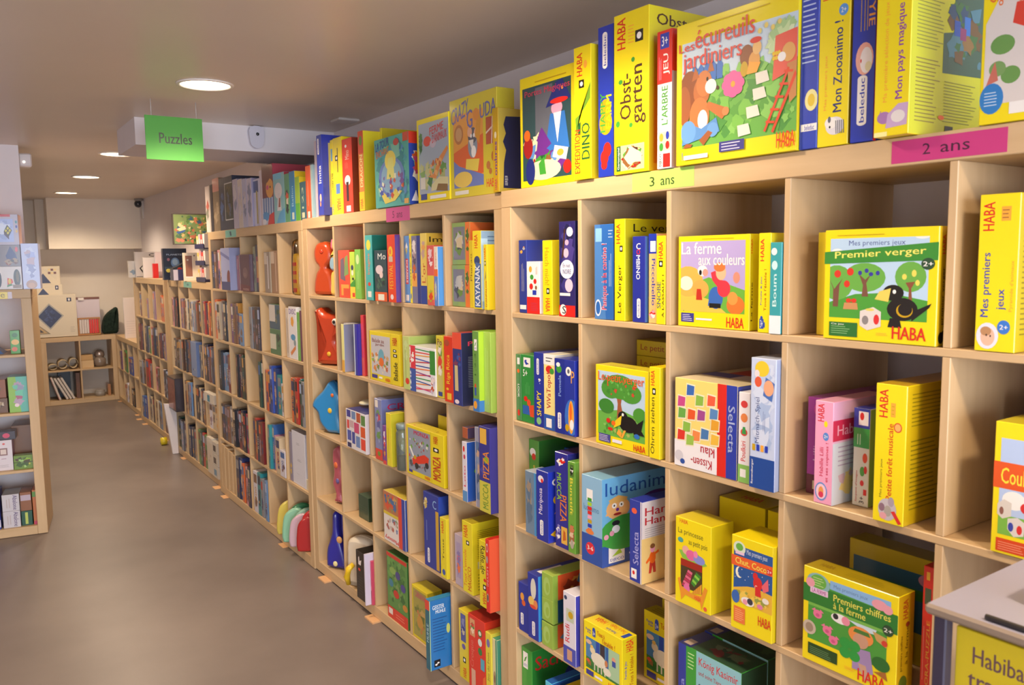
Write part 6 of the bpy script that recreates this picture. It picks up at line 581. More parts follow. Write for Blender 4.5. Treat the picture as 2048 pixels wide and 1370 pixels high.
h('pink puzzle box, fifth row, second cubby, third bookcase',G_[4],(.024,3.092,.048,.047,.26,.256),['d8909c'],[('r',.12,.72,.88,.93,'4c4c58'),('x',.05,.08,.95,.66,['4c4c58','2c3c70'],5,31,.2),('t','1000',.3,.3,.7,.62,'8a8a90',90)])
h('second navy puzzle box from left, fifth row, second cubby, third bookcase',G_[4],(.02,3.044,.048,.052,.26,.268),['262c48'],[('r',.12,.72,.88,.93,'cdb898'),('x',.05,.08,.95,.66,['1e1c22','74463c'],5,55,.2),('t','PUZZLE',.3,.3,.7,.62,'cdb898',90)])
h('white puzzle box, fifth row, third cubby, third bookcase',G_[4],(.024,2.932,.048,.082,.26,.266),['d8d4e0'],[('r',.12,.72,.88,.93,'7c5840'),('x',.05,.08,.95,.66,['7c5840','9c8494'],5,48,.2),('t','500',.3,.3,.7,.62,'d09848',90)])
h('teal puzzle box, fifth row, third cubby, third bookcase',G_[4],(.024,2.849,.048,.066,.26,.27),['2c8890'],[('r',.12,.72,.88,.93,'262c48'),('x',.05,.08,.95,.66,['262c48','d09848'],5,80,.2)])
h('grey puzzle box, fifth row, third cubby, third bookcase',G_[4],(.024,2.783,.048,.042,.26,.245),['8a8a90'],[('r',.12,.72,.88,.93,'b8382c'),('x',.05,.08,.95,.66,['262c48','2c3c70'],5,96,.2)])
h('dark grey puzzle box, fifth row, third cubby, third bookcase',G_[4],(.036,2.74,.048,.047,.26,.25),['4c4c58'],[('r',.12,.72,.88,.93,'d8d0c8'),('x',.05,.08,.95,.66,['8a8a90','74463c'],5,11,.2)])
h('light blue puzzle box, fifth row, third cubby, third bookcase',G_[4],(.02,2.692,.048,.041,.26,.252),['6c90bc'],[('r',.12,.72,.88,.93,'a8b8dc'),('x',.05,.08,.95,.66,['74463c','2c3c70'],5,2,.2),('t','1000',.3,.3,.7,.62,'a8b8dc',90)])
h('brown puzzle box, first row, first cubby, fourth bookcase',G_[5],(.066,5.196,1.101,.035,.26,.233),['7c5840'],[('r',.12,.72,.88,.93,'d86830'),('x',.05,.08,.95,.66,['74463c','2c3c70'],5,40,.2),('t','1000',.3,.3,.7,.62,'d86830',90)])
h('first black puzzle box from left, first row, first cubby, fourth bookcase',G_[5],(.066,5.159,1.101,.033,.26,.244),['1e1c22'],[('r',.12,.72,.88,.93,'8a8a90'),('x',.05,.08,.95,.66,['2c3c70','2c3c70'],5,47,.2),('t','1500',.3,.3,.7,.62,'8a8a90',90)])
h('pink puzzle box, first row, first cubby, fourth bookcase',G_[5],(.054,5.126,1.101,.036,.26,.242),['d8909c'],[('r',.12,.72,.88,.93,'4c4c58'),('x',.05,.08,.95,.66,['4c4c58','4c4c58'],5,20,.2)])
h('cream puzzle box, first row, first cubby, fourth bookcase',G_[5],(.06,5.089,1.101,.03,.26,.231),['cdb898'],[('r',.12,.72,.88,.93,'74463c'),('x',.05,.08,.95,.66,['74463c','4a342c'],5,67,.2),('t','1000',.3,.3,.7,.62,'d86830',90)])
h('dark brown puzzle box, first row, first cubby, fourth bookcase',G_[5],(.05,5.058,1.101,.038,.26,.244),['4a342c'],[('r',.12,.72,.88,.93,'3a68a8'),('x',.05,.08,.95,.66,['9c8494','4c4c58'],5,40,.2)])
h('brown red puzzle box, first row, first cubby, fourth bookcase',G_[5],(.054,5.019,1.101,.029,.26,.234),['74463c'],[('r',.12,.72,.88,.93,'742428'),('x',.05,.08,.95,.66,['742428','7c5840'],5,4,.2)])
h('navy puzzle box, first row, first cubby, fourth bookcase',G_[5],(.06,4.989,1.101,.035,.26,.23),['262c48'],[('r',.12,.72,.88,.93,'3a68a8'),('x',.05,.08,.95,.66,['9c8494','4a342c'],5,63,.2)])
h('second black puzzle box from left, first row, first cubby, fourth bookcase',G_[5],(.05,4.954,1.101,.03,.26,.241),['1e1c22'],[('r',.12,.72,.88,.93,'b8382c'),('x',.05,.08,.95,.66,['d09848','74463c'],5,87,.2),('t','1500',.3,.3,.7,.62,'b8382c',90)])
h('dark grey puzzle box, first row, first cubby, fourth bookcase',G_[5],(.066,4.922,1.101,.038,.26,.24),['4c4c58'],[('r',.12,.72,.88,.93,'1e1c22'),('x',.05,.08,.95,.66,['1e1c22','9c8494'],5,45,.2)])
h('violet puzzle box, first row, second cubby, fourth bookcase',G_[5],(.06,4.845,1.101,.04,.26,.24),['6a4080'],[('r',.12,.72,.88,.93,'262c48'),('x',.05,.08,.95,.66,['262c48','9c8494'],5,49,.2)])
h('mauve puzzle box, first row, second cubby, fourth bookcase',G_[5],(.06,4.804,1.101,.041,.26,.236),['9c8494'],[('r',.12,.72,.88,.93,'d86830'),('x',.05,.08,.95,.66,['d09848','7c5840'],5,61,.2),('t','PUZZLE',.3,.3,.7,.62,'d86830',90)])
h('dark blue puzzle box, first row, second cubby, fourth bookcase',G_[5],(.06,4.763,1.101,.042,.26,.244),['2c3c70'],[('r',.12,.72,.88,.93,'262c48'),('x',.05,.08,.95,.66,['262c48','7c5840'],5,75,.2),('t','PUZZLE',.3,.3,.7,.62,'cdb898',90)])
h('brown red puzzle box, first row, second cubby, fourth bookcase',G_[5],(.054,4.72,1.101,.037,.26,.234),['74463c'],[('r',.12,.72,.88,.93,'b8382c'),('x',.05,.08,.95,.66,['262c48','4a342c'],5,77,.2)])
h('dark brown puzzle box, first row, second cubby, fourth bookcase',G_[5],(.066,4.682,1.101,.035,.26,.24),['4a342c'],[('r',.12,.72,.88,.93,'3a68a8'),('x',.05,.08,.95,.66,['742428','2c3c70'],5,40,.2)])
h('cream puzzle box, first row, second cubby, fourth bookcase',G_[5],(.05,4.646,1.101,.038,.26,.247),['cdb898'],[('r',.12,.72,.88,.93,'74463c'),('x',.05,.08,.95,.66,['74463c','74463c'],5,85,.2)])
h('black puzzle box, first row, second cubby, fourth bookcase',G_[5],(.06,4.607,1.101,.039,.26,.241),['1e1c22'],[('r',.12,.72,.88,.93,'3a68a8'),('x',.05,.08,.95,.66,['cdb898','4a342c'],5,50,.2)])
h('brown puzzle box, first row, second cubby, fourth bookcase',G_[5],(.066,4.567,1.101,.034,.26,.246),['7c5840'],[('r',.12,.72,.88,.93,'1e1c22'),('x',.05,.08,.95,.66,['1e1c22','2c3c70'],5,61,.2)])
h('cream puzzle box, first row, third cubby, fourth bookcase',G_[5],(.05,4.494,1.101,.051,.26,.243),['cdb898'],[('r',.12,.72,.88,.93,'2c3c70'),('x',.05,.08,.95,.66,['2c3c70','4c4c58'],5,35,.2)])
h('pale blue puzzle box, first row, third cubby, fourth bookcase',G_[5],(.05,4.442,1.101,.049,.26,.23),['a8b8dc'],[('r',.12,.72,.88,.93,'cdb898'),('x',.05,.08,.95,.66,['262c48','2c3c70'],5,20,.2)])
h('grey puzzle box, first row, third cubby, fourth bookcase',G_[5],(.05,4.392,1.101,.047,.26,.234),['8a8a90'],[('r',.12,.72,.88,.93,'4c4c58'),('x',.05,.08,.95,.66,['4c4c58','9c8494'],5,60,.2),('t','500',.3,.3,.7,.62,'d8d0c8',90)])
h('dark red puzzle box, first row, third cubby, fourth bookcase',G_[5],(.066,4.345,1.101,.039,.26,.241),['742428'],[('r',.12,.72,.88,.93,'d09848'),('x',.05,.08,.95,.66,['d09848','7c5840'],5,57,.2),('t','1500',.3,.3,.7,.62,'8a8a90',90)])
h('brown puzzle box, first row, third cubby, fourth bookcase',G_[5],(.05,4.305,1.101,.039,.26,.231),['7c5840'],[('r',.12,.72,.88,.93,'b8382c'),('x',.05,.08,.95,.66,['742428','7c5840'],5,72,.2),('t','1500',.3,.3,.7,.62,'b8382c',90)])
h('amber puzzle box, first row, third cubby, fourth bookcase',G_[5],(.066,4.266,1.101,.042,.26,.234),['d09848'],[('r',.12,.72,.88,.93,'d09848'),('x',.05,.08,.95,.66,['9c8494','d09848'],5,87,.2),('t','PUZZLE',.3,.3,.7,.62,'d09848',90)])
h('black puzzle box, first row, third cubby, fourth bookcase',G_[5],(.054,4.223,1.101,.041,.26,.228),['1e1c22'],[('r',.12,.72,.88,.93,'a8b8dc'),('x',.05,.08,.95,.66,['d09848','4c4c58'],5,15,.2),('t','PUZZLE',.3,.3,.7,.62,'a8b8dc',90)])
h('first dark brown puzzle box from left, first row, fourth cubby, fourth bookcase',G_[5],(.066,4.143,1.101,.041,.26,.234),['4a342c'],[('r',.12,.72,.88,.93,'8a8a90'),('x',.05,.08,.95,.66,['cdb898','7c5840'],5,43,.2),('t','500',.3,.3,.7,.62,'8a8a90',90)])
h('dark blue puzzle box, first row, fourth cubby, fourth bookcase',G_[5],(.054,4.101,1.101,.03,.26,.245),['2c3c70'],[('r',.12,.72,.88,.93,'8a8a90'),('x',.05,.08,.95,.66,['8a8a90','7c5840'],5,14,.2),('t','PUZZLE',.3,.3,.7,.62,'a8b8dc',90)])
h('red puzzle box, first row, fourth cubby, fourth bookcase',G_[5],(.05,4.07,1.101,.037,.26,.244),['b8382c'],[('r',.12,.72,.88,.93,'d09848'),('x',.05,.08,.95,.66,['262c48','7c5840'],5,60,.2)])
h('black puzzle box, first row, fourth cubby, fourth bookcase',G_[5],(.06,4.032,1.101,.042,.26,.234),['1e1c22'],[('r',.12,.72,.88,.93,'1e1c22'),('x',.05,.08,.95,.66,['1e1c22','d09848'],5,53,.2)])
h('amber puzzle box, first row, fourth cubby, fourth bookcase',G_[5],(.066,3.989,1.101,.039,.26,.249),['d09848'],[('r',.12,.72,.88,.93,'d09848'),('x',.05,.08,.95,.66,['d09848','2c3c70'],5,19,.2)])
h('orange puzzle box, first row, fourth cubby, fourth bookcase',G_[5],(.05,3.95,1.101,.042,.26,.241),['d86830'],[('r',.12,.72,.88,.93,'d09848'),('x',.05,.08,.95,.66,['d09848','4c4c58'],5,90,.2),('t','1000',.3,.3,.7,.62,'cdb898',90)])
h('brown puzzle box, first row, fourth cubby, fourth bookcase',G_[5],(.054,3.907,1.101,.039,.26,.237),['7c5840'],[('r',.12,.72,.88,.93,'b8382c'),('x',.05,.08,.95,.66,['cdb898','d09848'],5,14,.2)])
h('second dark brown puzzle box from left, first row, fourth cubby, fourth bookcase',G_[5],(.06,3.867,1.101,.036,.26,.241),['4a342c'],[('r',.12,.72,.88,.93,'742428'),('x',.05,.08,.95,.66,['742428','4a342c'],5,33,.2)])
h('navy puzzle box, second row, first cubby, fourth bookcase',G_[5],(.066,5.199,.75,.052,.26,.242),['262c48'],[('r',.12,.72,.88,.93,'cdb898'),('x',.05,.08,.95,.66,['cdb898','4a342c'],5,11,.2),('t','1500',.3,.3,.7,.62,'cdb898',90)])
h('dark grey puzzle box, second row, first cubby, fourth bookcase',G_[5],(.066,5.146,.75,.048,.26,.245),['4c4c58'],[('r',.12,.72,.88,.93,'8a8a90'),('x',.05,.08,.95,.66,['8a8a90','74463c'],5,35,.2),('t','PUZZLE',.3,.3,.7,.62,'d8d0c8',90)])
h('brown puzzle box, second row, first cubby, fourth bookcase',G_[5],(.06,5.096,.75,.051,.26,.25),['7c5840'],[('r',.12,.72,.88,.93,'262c48'),('x',.05,.08,.95,.66,['262c48','4c4c58'],5,70,.2)])
h('black puzzle box, second row, first cubby, fourth bookcase',G_[5],(.054,5.044,.75,.044,.26,.235),['1e1c22'],[('r',.12,.72,.88,.93,'d09848'),('x',.05,.08,.95,.66,['8a8a90','2c3c70'],5,1,.2),('t','500',.3,.3,.7,.62,'d09848',90)])
h('dark brown puzzle box, second row, first cubby, fourth bookcase',G_[5],(.054,4.999,.75,.056,.26,.246),['4a342c'],[('r',.12,.72,.88,.93,'d09848'),('x',.05,.08,.95,.66,['8a8a90','4c4c58'],5,10,.2),('t','1500',.3,.3,.7,.62,'d09848',90)])
h('grey puzzle box, second row, first cubby, fourth bookcase',G_[5],(.05,4.943,.75,.062,.26,.246),['8a8a90'],[('r',.12,.72,.88,.93,'d09848'),('x',.05,.08,.95,.66,['9c8494','9c8494'],5,95,.2)])
h('dark brown puzzle box, second row, second cubby, fourth bookcase',G_[5],(.05,4.848,.75,.05,.26,.257),['4a342c'],[('r',.12,.72,.88,.93,'d86830'),('x',.05,.08,.95,.66,['262c48','74463c'],5,7,.2)])
h('amber puzzle box, second row, second cubby, fourth bookcase',G_[5],(.066,4.797,.75,.055,.26,.265),['d09848'],[('r',.12,.72,.88,.93,'262c48'),('x',.05,.08,.95,.66,['262c48','4c4c58'],5,14,.2),('t','1500',.3,.3,.7,.62,'3a68a8',90)])
h('first black puzzle box from left, second row, second cubby, fourth bookcase',G_[5],(.05,4.741,.75,.047,.26,.265),['1e1c22'],[('r',.12,.72,.88,.93,'74463c'),('x',.05,.08,.95,.66,['74463c','2c3c70'],5,89,.2),('t','1500',.3,.3,.7,.62,'a8b8dc',90)])
h('brown puzzle box, second row, second cubby, fourth bookcase',G_[5],(.06,4.694,.75,.058,.26,.262),['7c5840'],[('r',.12,.72,.88,.93,'2c3c70'),('x',.05,.08,.95,.66,['2c3c70','d09848'],5,54,.2)])
h('dark grey puzzle box, second row, second cubby, fourth bookcase',G_[5],(.06,4.635,.75,.049,.26,.268),['4c4c58'],[('r',.12,.72,.88,.93,'742428'),('x',.05,.08,.95,.66,['742428','4c4c58'],5,42,.2)])
h('second black puzzle box from left, second row, second cubby, fourth bookcase',G_[5],(.066,4.585,.75,.055,.26,.268),['1e1c22'],[('r',.12,.72,.88,.93,'8a8a90'),('x',.05,.08,.95,.66,['7c5840','d09848'],5,32,.2)])
h('wide light blue boxed picture, second row, third cubby, fourth bookcase',G_[5],(.04,4.494,.75,.17,.27,.27),['7088b8','5a70a0'],[('x',.1,.1,.9,.25,['2c3868','c8c0a0'],4,3,.3)])
h('olive puzzle box, second row, third cubby, fourth bookcase',G_[5],(.062,4.319,.75,.045,.27,.25),['8a7848'],[('x',.1,.1,.9,.9,['e0c890','2c2c30'],5,0,.2)])
h('dark brown puzzle box, second row, third cubby, fourth bookcase',G_[5],(.062,4.272,.75,.045,.27,.25),['4a3c30'],[('x',.1,.1,.9,.9,['e0c890','2c2c30'],5,1,.2)])
h('sand coloured puzzle box, second row, third cubby, fourth bookcase',G_[5],(.062,4.224,.75,.045,.27,.25),['c89858'],[('x',.1,.1,.9,.9,['e0c890','2c2c30'],5,2,.2)])
h('first black puzzle box from left, second row, fourth cubby, fourth bookcase',G_[5],(.054,4.146,.75,.05,.26,.278),['1e1c22'],[('r',.12,.72,.88,.93,'9c8494'),('x',.05,.08,.95,.66,['9c8494','d09848'],5,73,.2)])
h('dark brown puzzle box, second row, fourth cubby, fourth bookcase',G_[5],(.05,4.095,.75,.042,.26,.273),['4a342c'],[('r',.12,.72,.88,.93,'d09848'),('x',.05,.08,.95,.66,['d09848','7c5840'],5,67,.2)])
h('navy puzzle box, second row, fourth cubby, fourth bookcase',G_[5],(.054,4.053,.75,.035,.26,.278),['262c48'],[('r',.12,.72,.88,.93,'a8b8dc'),('x',.05,.08,.95,.66,['4c4c58','4a342c'],5,94,.2),('t','500',.3,.3,.7,.62,'a8b8dc',90)])
h('brown red puzzle box, second row, fourth cubby, fourth bookcase',G_[5],(.05,4.016,.75,.049,.26,.262),['74463c'],[('r',.12,.72,.88,.93,'3a68a8'),('x',.05,.08,.95,.66,['74463c','9c8494'],5,75,.2),('t','500',.3,.3,.7,.62,'3a68a8',90)])
h('brown puzzle box, second row, fourth cubby, fourth bookcase',G_[5],(.054,3.967,.75,.043,.26,.269),['7c5840'],[('r',.12,.72,.88,.93,'d86830'),('x',.05,.08,.95,.66,['8a8a90','4a342c'],5,61,.2)])
h('dark blue puzzle box, second row, fourth cubby, fourth bookcase',G_[5],(.05,3.923,.75,.045,.26,.266),['2c3c70'],[('r',.12,.72,.88,.93,'8a8a90'),('x',.05,.08,.95,.66,['1e1c22','2c3c70'],5,46,.2)])
h('second black puzzle box from left, second row, fourth cubby, fourth bookcase',G_[5],(.05,3.878,.75,.05,.26,.264),['1e1c22'],[('r',.12,.72,.88,.93,'2c3c70'),('x',.05,.08,.95,.66,['2c3c70','4a342c'],5,25,.2)])
h('dark framed brick red boxed picture jutting out, third row, first cubby, fourth bookcase',G_[5],(-.01,5.186,.399,.29,.3,.28),['2a1c24','2a1c24','2a1c24'],[('r',.08,.05,.95,.95,'8a4438'),('x',.1,.08,.93,.92,['7a3830','9a5448'],20,3,.1)])
h('first black puzzle box from left, third row, second cubby, fourth bookcase',G_[5],(.06,4.848,.399,.045,.26,.267),['1e1c22'],[('r',.12,.72,.88,.93,'3a68a8'),('x',.05,.08,.95,.66,['74463c','4a342c'],5,40,.2),('t','1000',.3,.3,.7,.62,'3a68a8',90)])
h('brown puzzle box, third row, second cubby, fourth bookcase',G_[5],(.05,4.802,.399,.039,.26,.264),['7c5840'],[('r',.12,.72,.88,.93,'cdb898'),('x',.05,.08,.95,.66,['cdb898','74463c'],5,85,.2)])
h('amber puzzle box, third row, second cubby, fourth bookcase',G_[5],(.05,4.762,.399,.048,.26,.272),['d09848'],[('r',.12,.72,.88,.93,'cdb898'),('x',.05,.08,.95,.66,['cdb898','4a342c'],5,86,.2),('t','1000',.3,.3,.7,.62,'d86830',90)])
h('grey puzzle box, third row, second cubby, fourth bookcase',G_[5],(.05,4.713,.399,.051,.26,.269),['8a8a90'],[('r',.12,.72,.88,.93,'7c5840'),('x',.05,.08,.95,.66,['7c5840','7c5840'],5,68,.2)])
h('light blue puzzle box, third row, second cubby, fourth bookcase',G_[5],(.054,4.661,.399,.039,.26,.272),['6c90bc'],[('r',.12,.72,.88,.93,'d86830'),('x',.05,.08,.95,.66,['742428','4c4c58'],5,12,.2),('t','1000',.3,.3,.7,.62,'d86830',90)])
h('dark brown puzzle box, third row, second cubby, fourth bookcase',G_[5],(.066,4.621,.399,.041,.26,.264),['4a342c'],[('r',.12,.72,.88,.93,'cdb898'),('x',.05,.08,.95,.66,['2c3c70','4a342c'],5,5,.2)])
h('second black puzzle box from left, third row, second cubby, fourth bookcase',G_[5],(.06,4.579,.399,.049,.26,.26),['1e1c22'],[('r',.12,.72,.88,.93,'cdb898'),('x',.05,.08,.95,.66,['74463c','4c4c58'],5,83,.2)])
h('first navy puzzle box from left, third row, third cubby, fourth bookcase',G_[5],(.06,4.497,.399,.045,.26,.269),['262c48'],[('r',.12,.72,.88,.93,'d09848'),('x',.05,.08,.95,.66,['262c48','d09848'],5,31,.2)])
h('first black puzzle box from left, third row, third cubby, fourth bookcase',G_[5],(.06,4.451,.399,.047,.26,.266),['1e1c22'],[('r',.12,.72,.88,.93,'d86830'),('x',.05,.08,.95,.66,['cdb898','4a342c'],5,75,.2)])
h('dark grey puzzle box, third row, third cubby, fourth bookcase',G_[5],(.066,4.403,.399,.043,.26,.252),['4c4c58'],[('r',.12,.72,.88,.93,'4c4c58'),('x',.05,.08,.95,.66,['4c4c58','2c3c70'],5,24,.2),('t','PUZZLE',.3,.3,.7,.62,'cdb898',90)])
h('cream puzzle box, third row, third cubby, fourth bookcase',G_[5],(.054,4.36,.399,.042,.26,.266),['cdb898'],[('r',.12,.72,.88,.93,'2c3c70'),('x',.05,.08,.95,.66,['2c3c70','2c3c70'],5,4,.2),('t','1000',.3,.3,.7,.62,'a8b8dc',90)])
h('second black puzzle box from left, third row, third cubby, fourth bookcase',G_[5],(.06,4.317,.399,.048,.26,.263),['1e1c22'],[('r',.12,.72,.88,.93,'d86830'),('x',.05,.08,.95,.66,['1e1c22','9c8494'],5,41,.2)])
h('second navy puzzle box from left, third row, third cubby, fourth bookcase',G_[5],(.054,4.268,.399,.045,.26,.266),['262c48'],[('r',.12,.72,.88,.93,'74463c'),('x',.05,.08,.95,.66,['74463c','4c4c58'],5,22,.2),('t','1000',.3,.3,.7,.62,'d8d0c8',90)])
h('brown puzzle box, third row, third cubby, fourth bookcase',G_[5],(.05,4.222,.399,.043,.26,.26),['7c5840'],[('r',.12,.72,.88,.93,'a8b8dc'),('x',.05,.08,.95,.66,['9c8494','d09848'],5,60,.2),('t','1000',.3,.3,.7,.62,'a8b8dc',90)])
h('first cream puzzle box from left, third row, fourth cubby, fourth bookcase',G_[5],(.06,4.136,.399,.067,.26,.196),['cdb898'],[('r',.12,.72,.88,.93,'cdb898'),('x',.05,.08,.95,.66,['2c3c70','d09848'],5,68,.2),('t','1500',.3,.3,.7,.62,'cdb898',90)])
h('white puzzle box, third row, fourth cubby, fourth bookcase',G_[5],(.054,4.068,.399,.087,.26,.193),['d8d4e0'],[('r',.12,.72,.88,.93,'7c5840'),('x',.05,.08,.95,.66,['7c5840','9c8494'],5,98,.2)])
h('second cream puzzle box from left, third row, fourth cubby, fourth bookcase',G_[5],(.054,3.981,.399,.082,.26,.19),['cdb898'],[('r',.12,.72,.88,.93,'8a8a90'),('x',.05,.08,.95,.66,['7c5840','7c5840'],5,30,.2),('t','500',.3,.3,.7,.62,'8a8a90',90)])
h('third cream puzzle box from left, third row, fourth cubby, fourth bookcase',G_[5],(.054,3.898,.399,.067,.26,.187),['cdb898'],[('r',.12,.72,.88,.93,'d09848'),('x',.05,.08,.95,.66,['d09848','4c4c58'],5,89,.2)])
h('white flat box laid across upright ones, third row, fourth cubby, fourth bookcase',G_[5],(.035,4.133,.6,.28,.27,.07),['d8d0c4','c8c0b4','d8d0c4'],[('r',.35,.1,.6,.8,'3888a8')])
h('dark green puzzle box, fourth row, first cubby, fourth bookcase',G_[5],(.066,5.189,.048,.074,.26,.266),['26483a'],[('r',.12,.72,.88,.93,'3a68a8'),('x',.05,.08,.95,.66,['cdb898','4a342c'],5,71,.2)])
h('black puzzle box, fourth row, first cubby, fourth bookcase',G_[5],(.066,5.114,.048,.072,.26,.255),['1e1c22'],[('r',.12,.72,.88,.93,'cdb898'),('x',.05,.08,.95,.66,['cdb898','d09848'],5,58,.2),('t','1000',.3,.3,.7,.62,'a8b8dc',90)])
h('dark grey puzzle box, fourth row, first cubby, fourth bookcase',G_[5],(.05,5.042,.048,.085,.26,.255),['4c4c58'],[('r',.12,.72,.88,.93,'3a68a8'),('x',.05,.08,.95,.66,['d09848','9c8494'],5,36,.2),('t','500',.3,.3,.7,.62,'3a68a8',90)])
h('cream puzzle box, fourth row, first cubby, fourth bookcase',G_[5],(.06,4.956,.048,.071,.26,.261),['cdb898'],[('r',.12,.72,.88,.93,'742428'),('x',.05,.08,.95,.66,['742428','9c8494'],5,92,.2),('t','PUZZLE',.3,.3,.7,.62,'3a68a8',90)])
h('black puzzle box, fourth row, second cubby, fourth bookcase',G_[5],(.06,4.821,.048,.049,.26,.257),['1e1c22'],[('r',.12,.72,.88,.93,'7c5840'),('x',.05,.08,.95,.66,['7c5840','2c3c70'],5,50,.2),('t','1500',.3,.3,.7,.62,'cdb898',90)])
h('navy puzzle box, fourth row, second cubby, fourth bookcase',G_[5],(.054,4.772,.048,.065,.26,.246),['262c48'],[('r',.12,.72,.88,.93,'cdb898'),('x',.05,.08,.95,.66,['2c3c70','4c4c58'],5,31,.2),('t','1000',.3,.3,.7,.62,'cdb898',90)])
h('dark grey puzzle box, fourth row, second cubby, fourth bookcase',G_[5],(.06,4.706,.048,.066,.26,.251),['4c4c58'],[('r',.12,.72,.88,.93,'cdb898'),('x',.05,.08,.95,.66,['262c48','d09848'],5,55,.2),('t','1000',.3,.3,.7,.62,'cdb898',90)])
h('dark brown puzzle box, fourth row, second cubby, fourth bookcase',G_[5],(.066,4.638,.048,.051,.26,.248),['4a342c'],[('r',.12,.72,.88,.93,'3a68a8'),('x',.05,.08,.95,.66,['74463c','4a342c'],5,36,.2)])
h('grey puzzle box, fourth row, second cubby, fourth bookcase',G_[5],(.054,4.587,.048,.053,.26,.249),['8a8a90'],[('r',.12,.72,.88,.93,'b8382c'),('x',.05,.08,.95,.66,['d09848','74463c'],5,48,.2),('t','1000',.3,.3,.7,.62,'b8382c',90)])
h('first green puzzle box from left, fourth row, third cubby, fourth bookcase',G_[5],(.05,4.437,.048,.054,.26,.276),['4a8a48'],[('r',.12,.72,.88,.93,'742428'),('x',.05,.08,.95,.66,['742428','4a342c'],5,72,.2)])
h('dark green puzzle box, fourth row, third cubby, fourth bookcase',G_[5],(.05,4.382,.048,.054,.26,.279),['26483a'],[('r',.12,.72,.88,.93,'8a8a90'),('x',.05,.08,.95,.66,['8a8a90','74463c'],5,12,.2)])
h('red puzzle box, fourth row, third cubby, fourth bookcase',G_[5],(.054,4.328,.048,.07,.26,.268),['b8382c'],[('r',.12,.72,.88,.93,'a8b8dc'),('x',.05,.08,.95,.66,['1e1c22','74463c'],5,37,.2),('t','500',.3,.3,.7,.62,'a8b8dc',90)])
h('second green puzzle box from left, fourth row, third cubby, fourth bookcase',G_[5],(.054,4.257,.048,.068,.26,.264),['4a8a48'],[('r',.12,.72,.88,.93,'8a8a90'),('x',.05,.08,.95,.66,['d09848','4a342c'],5,45,.2)])
h('large cream box standing at the left, fourth row, fourth cubby, fourth bookcase',G_[5],(.04,4.143,.048,.15,.27,.24),['d0c4b4'],[('x',.2,.3,.8,.8,['b8a898'],4,2,.1)])
h('topmost white cube box, fourth row, fourth cubby, fourth bookcase',G_[5],(.038,3.982,.228,.14,.27,.088),['c8c0b4'],[('r',.2,.2,.7,.7,'3a3030')])
h('middle white cube box, fourth row, fourth cubby, fourth bookcase',G_[5],(.038,3.982,.138,.14,.27,.088),['c8c0b4'],[('r',.2,.2,.7,.7,'4a3c38')])
h('lowest white cube box, fourth row, fourth cubby, fourth bookcase',G_[5],(.038,3.982,.048,.14,.27,.088),['c8c0b4'],[('r',.2,.2,.7,.7,'5a88a8')])
h('cream flat box lying on the big one, fourth row, fourth cubby, fourth bookcase',G_[5],(.04,4.143,.288,.15,.27,.035),['d8d0c4','d8d0c4','d8d0c4'],[])
h('cream puzzle box, first row, first cubby, fifth bookcase',G_[6],(.102,6.86,1.101,.071,.26,.248),['cdb898'],[('r',.12,.72,.88,.93,'262c48'),('x',.05,.08,.95,.66,['262c48','9c8494'],5,71,.2),('t','PUZZLE',.3,.3,.7,.62,'a8b8dc',90)])
h('dark red puzzle box, first row, first cubby, fifth bookcase',G_[6],(.096,6.789,1.101,.077,.26,.235),['742428'],[('r',.12,.72,.88,.93,'3a68a8'),('x',.05,.08,.95,.66,['7c5840','d09848'],5,64,.2)])
h('green puzzle box, first row, second cubby, fifth bookcase',G_[6],(.102,6.459,1.101,.05,.26,.19),['4a8a48'],[('r',.12,.72,.88,.93,'cdb898'),('x',.05,.08,.95,.66,['1e1c22','74463c'],5,73,.2),('t','1000',.3,.3,.7,.62,'cdb898',90)])
h('mauve puzzle box, first row, second cubby, fifth bookcase',G_[6],(.086,6.408,1.101,.048,.26,.191),['9c8494'],[('r',.12,.72,.88,.93,'b8382c'),('x',.05,.08,.95,.66,['8a8a90','9c8494'],5,28,.2)])
h('cream puzzle box, first row, third cubby, fifth bookcase',G_[6],(.102,6.208,1.101,.082,.26,.23),['cdb898'],[('r',.12,.72,.88,.93,'d8d0c8'),('x',.05,.08,.95,.66,['d09848','2c3c70'],5,60,.2)])
h('mauve puzzle box, first row, third cubby, fifth bookcase',G_[6],(.09,6.125,1.101,.073,.26,.266),['9c8494'],[('r',.12,.72,.88,.93,'d86830'),('x',.05,.08,.95,.66,['9c8494','74463c'],5,61,.2)])
h('pink puzzle box, first row, third cubby, fifth bookcase',G_[6],(.102,6.051,1.101,.058,.26,.263),['c05890'],[('r',.12,.72,.88,.93,'8a8a90'),('x',.05,.08,.95,.66,['742428','4a342c'],5,31,.2)])
h('first orange puzzle box from left, first row, fourth cubby, fifth bookcase',G_[6],(.096,5.807,1.101,.068,.26,.237),['d86830'],[('r',.12,.72,.88,.93,'2c3c70'),('x',.05,.08,.95,.66,['2c3c70','4c4c58'],5,89,.2)])
h('second orange puzzle box from left, first row, fourth cubby, fifth bookcase',G_[6],(.09,5.738,1.101,.087,.26,.228),['d86830'],[('r',.12,.72,.88,.93,'cdb898'),('x',.05,.08,.95,.66,['7c5840','9c8494'],5,27,.2)])
h('dark red puzzle box, second row, first cubby, fifth bookcase',G_[6],(.102,6.993,.75,.083,.26,.26),['742428'],[('r',.12,.72,.88,.93,'d86830'),('x',.05,.08,.95,.66,['4c4c58','74463c'],5,47,.2)])
h('brown red puzzle box, second row, first cubby, fifth bookcase',G_[6],(.086,6.909,.75,.079,.26,.256),['74463c'],[('r',.12,.72,.88,.93,'b8382c'),('x',.05,.08,.95,.66,['cdb898','4a342c'],5,66,.2)])
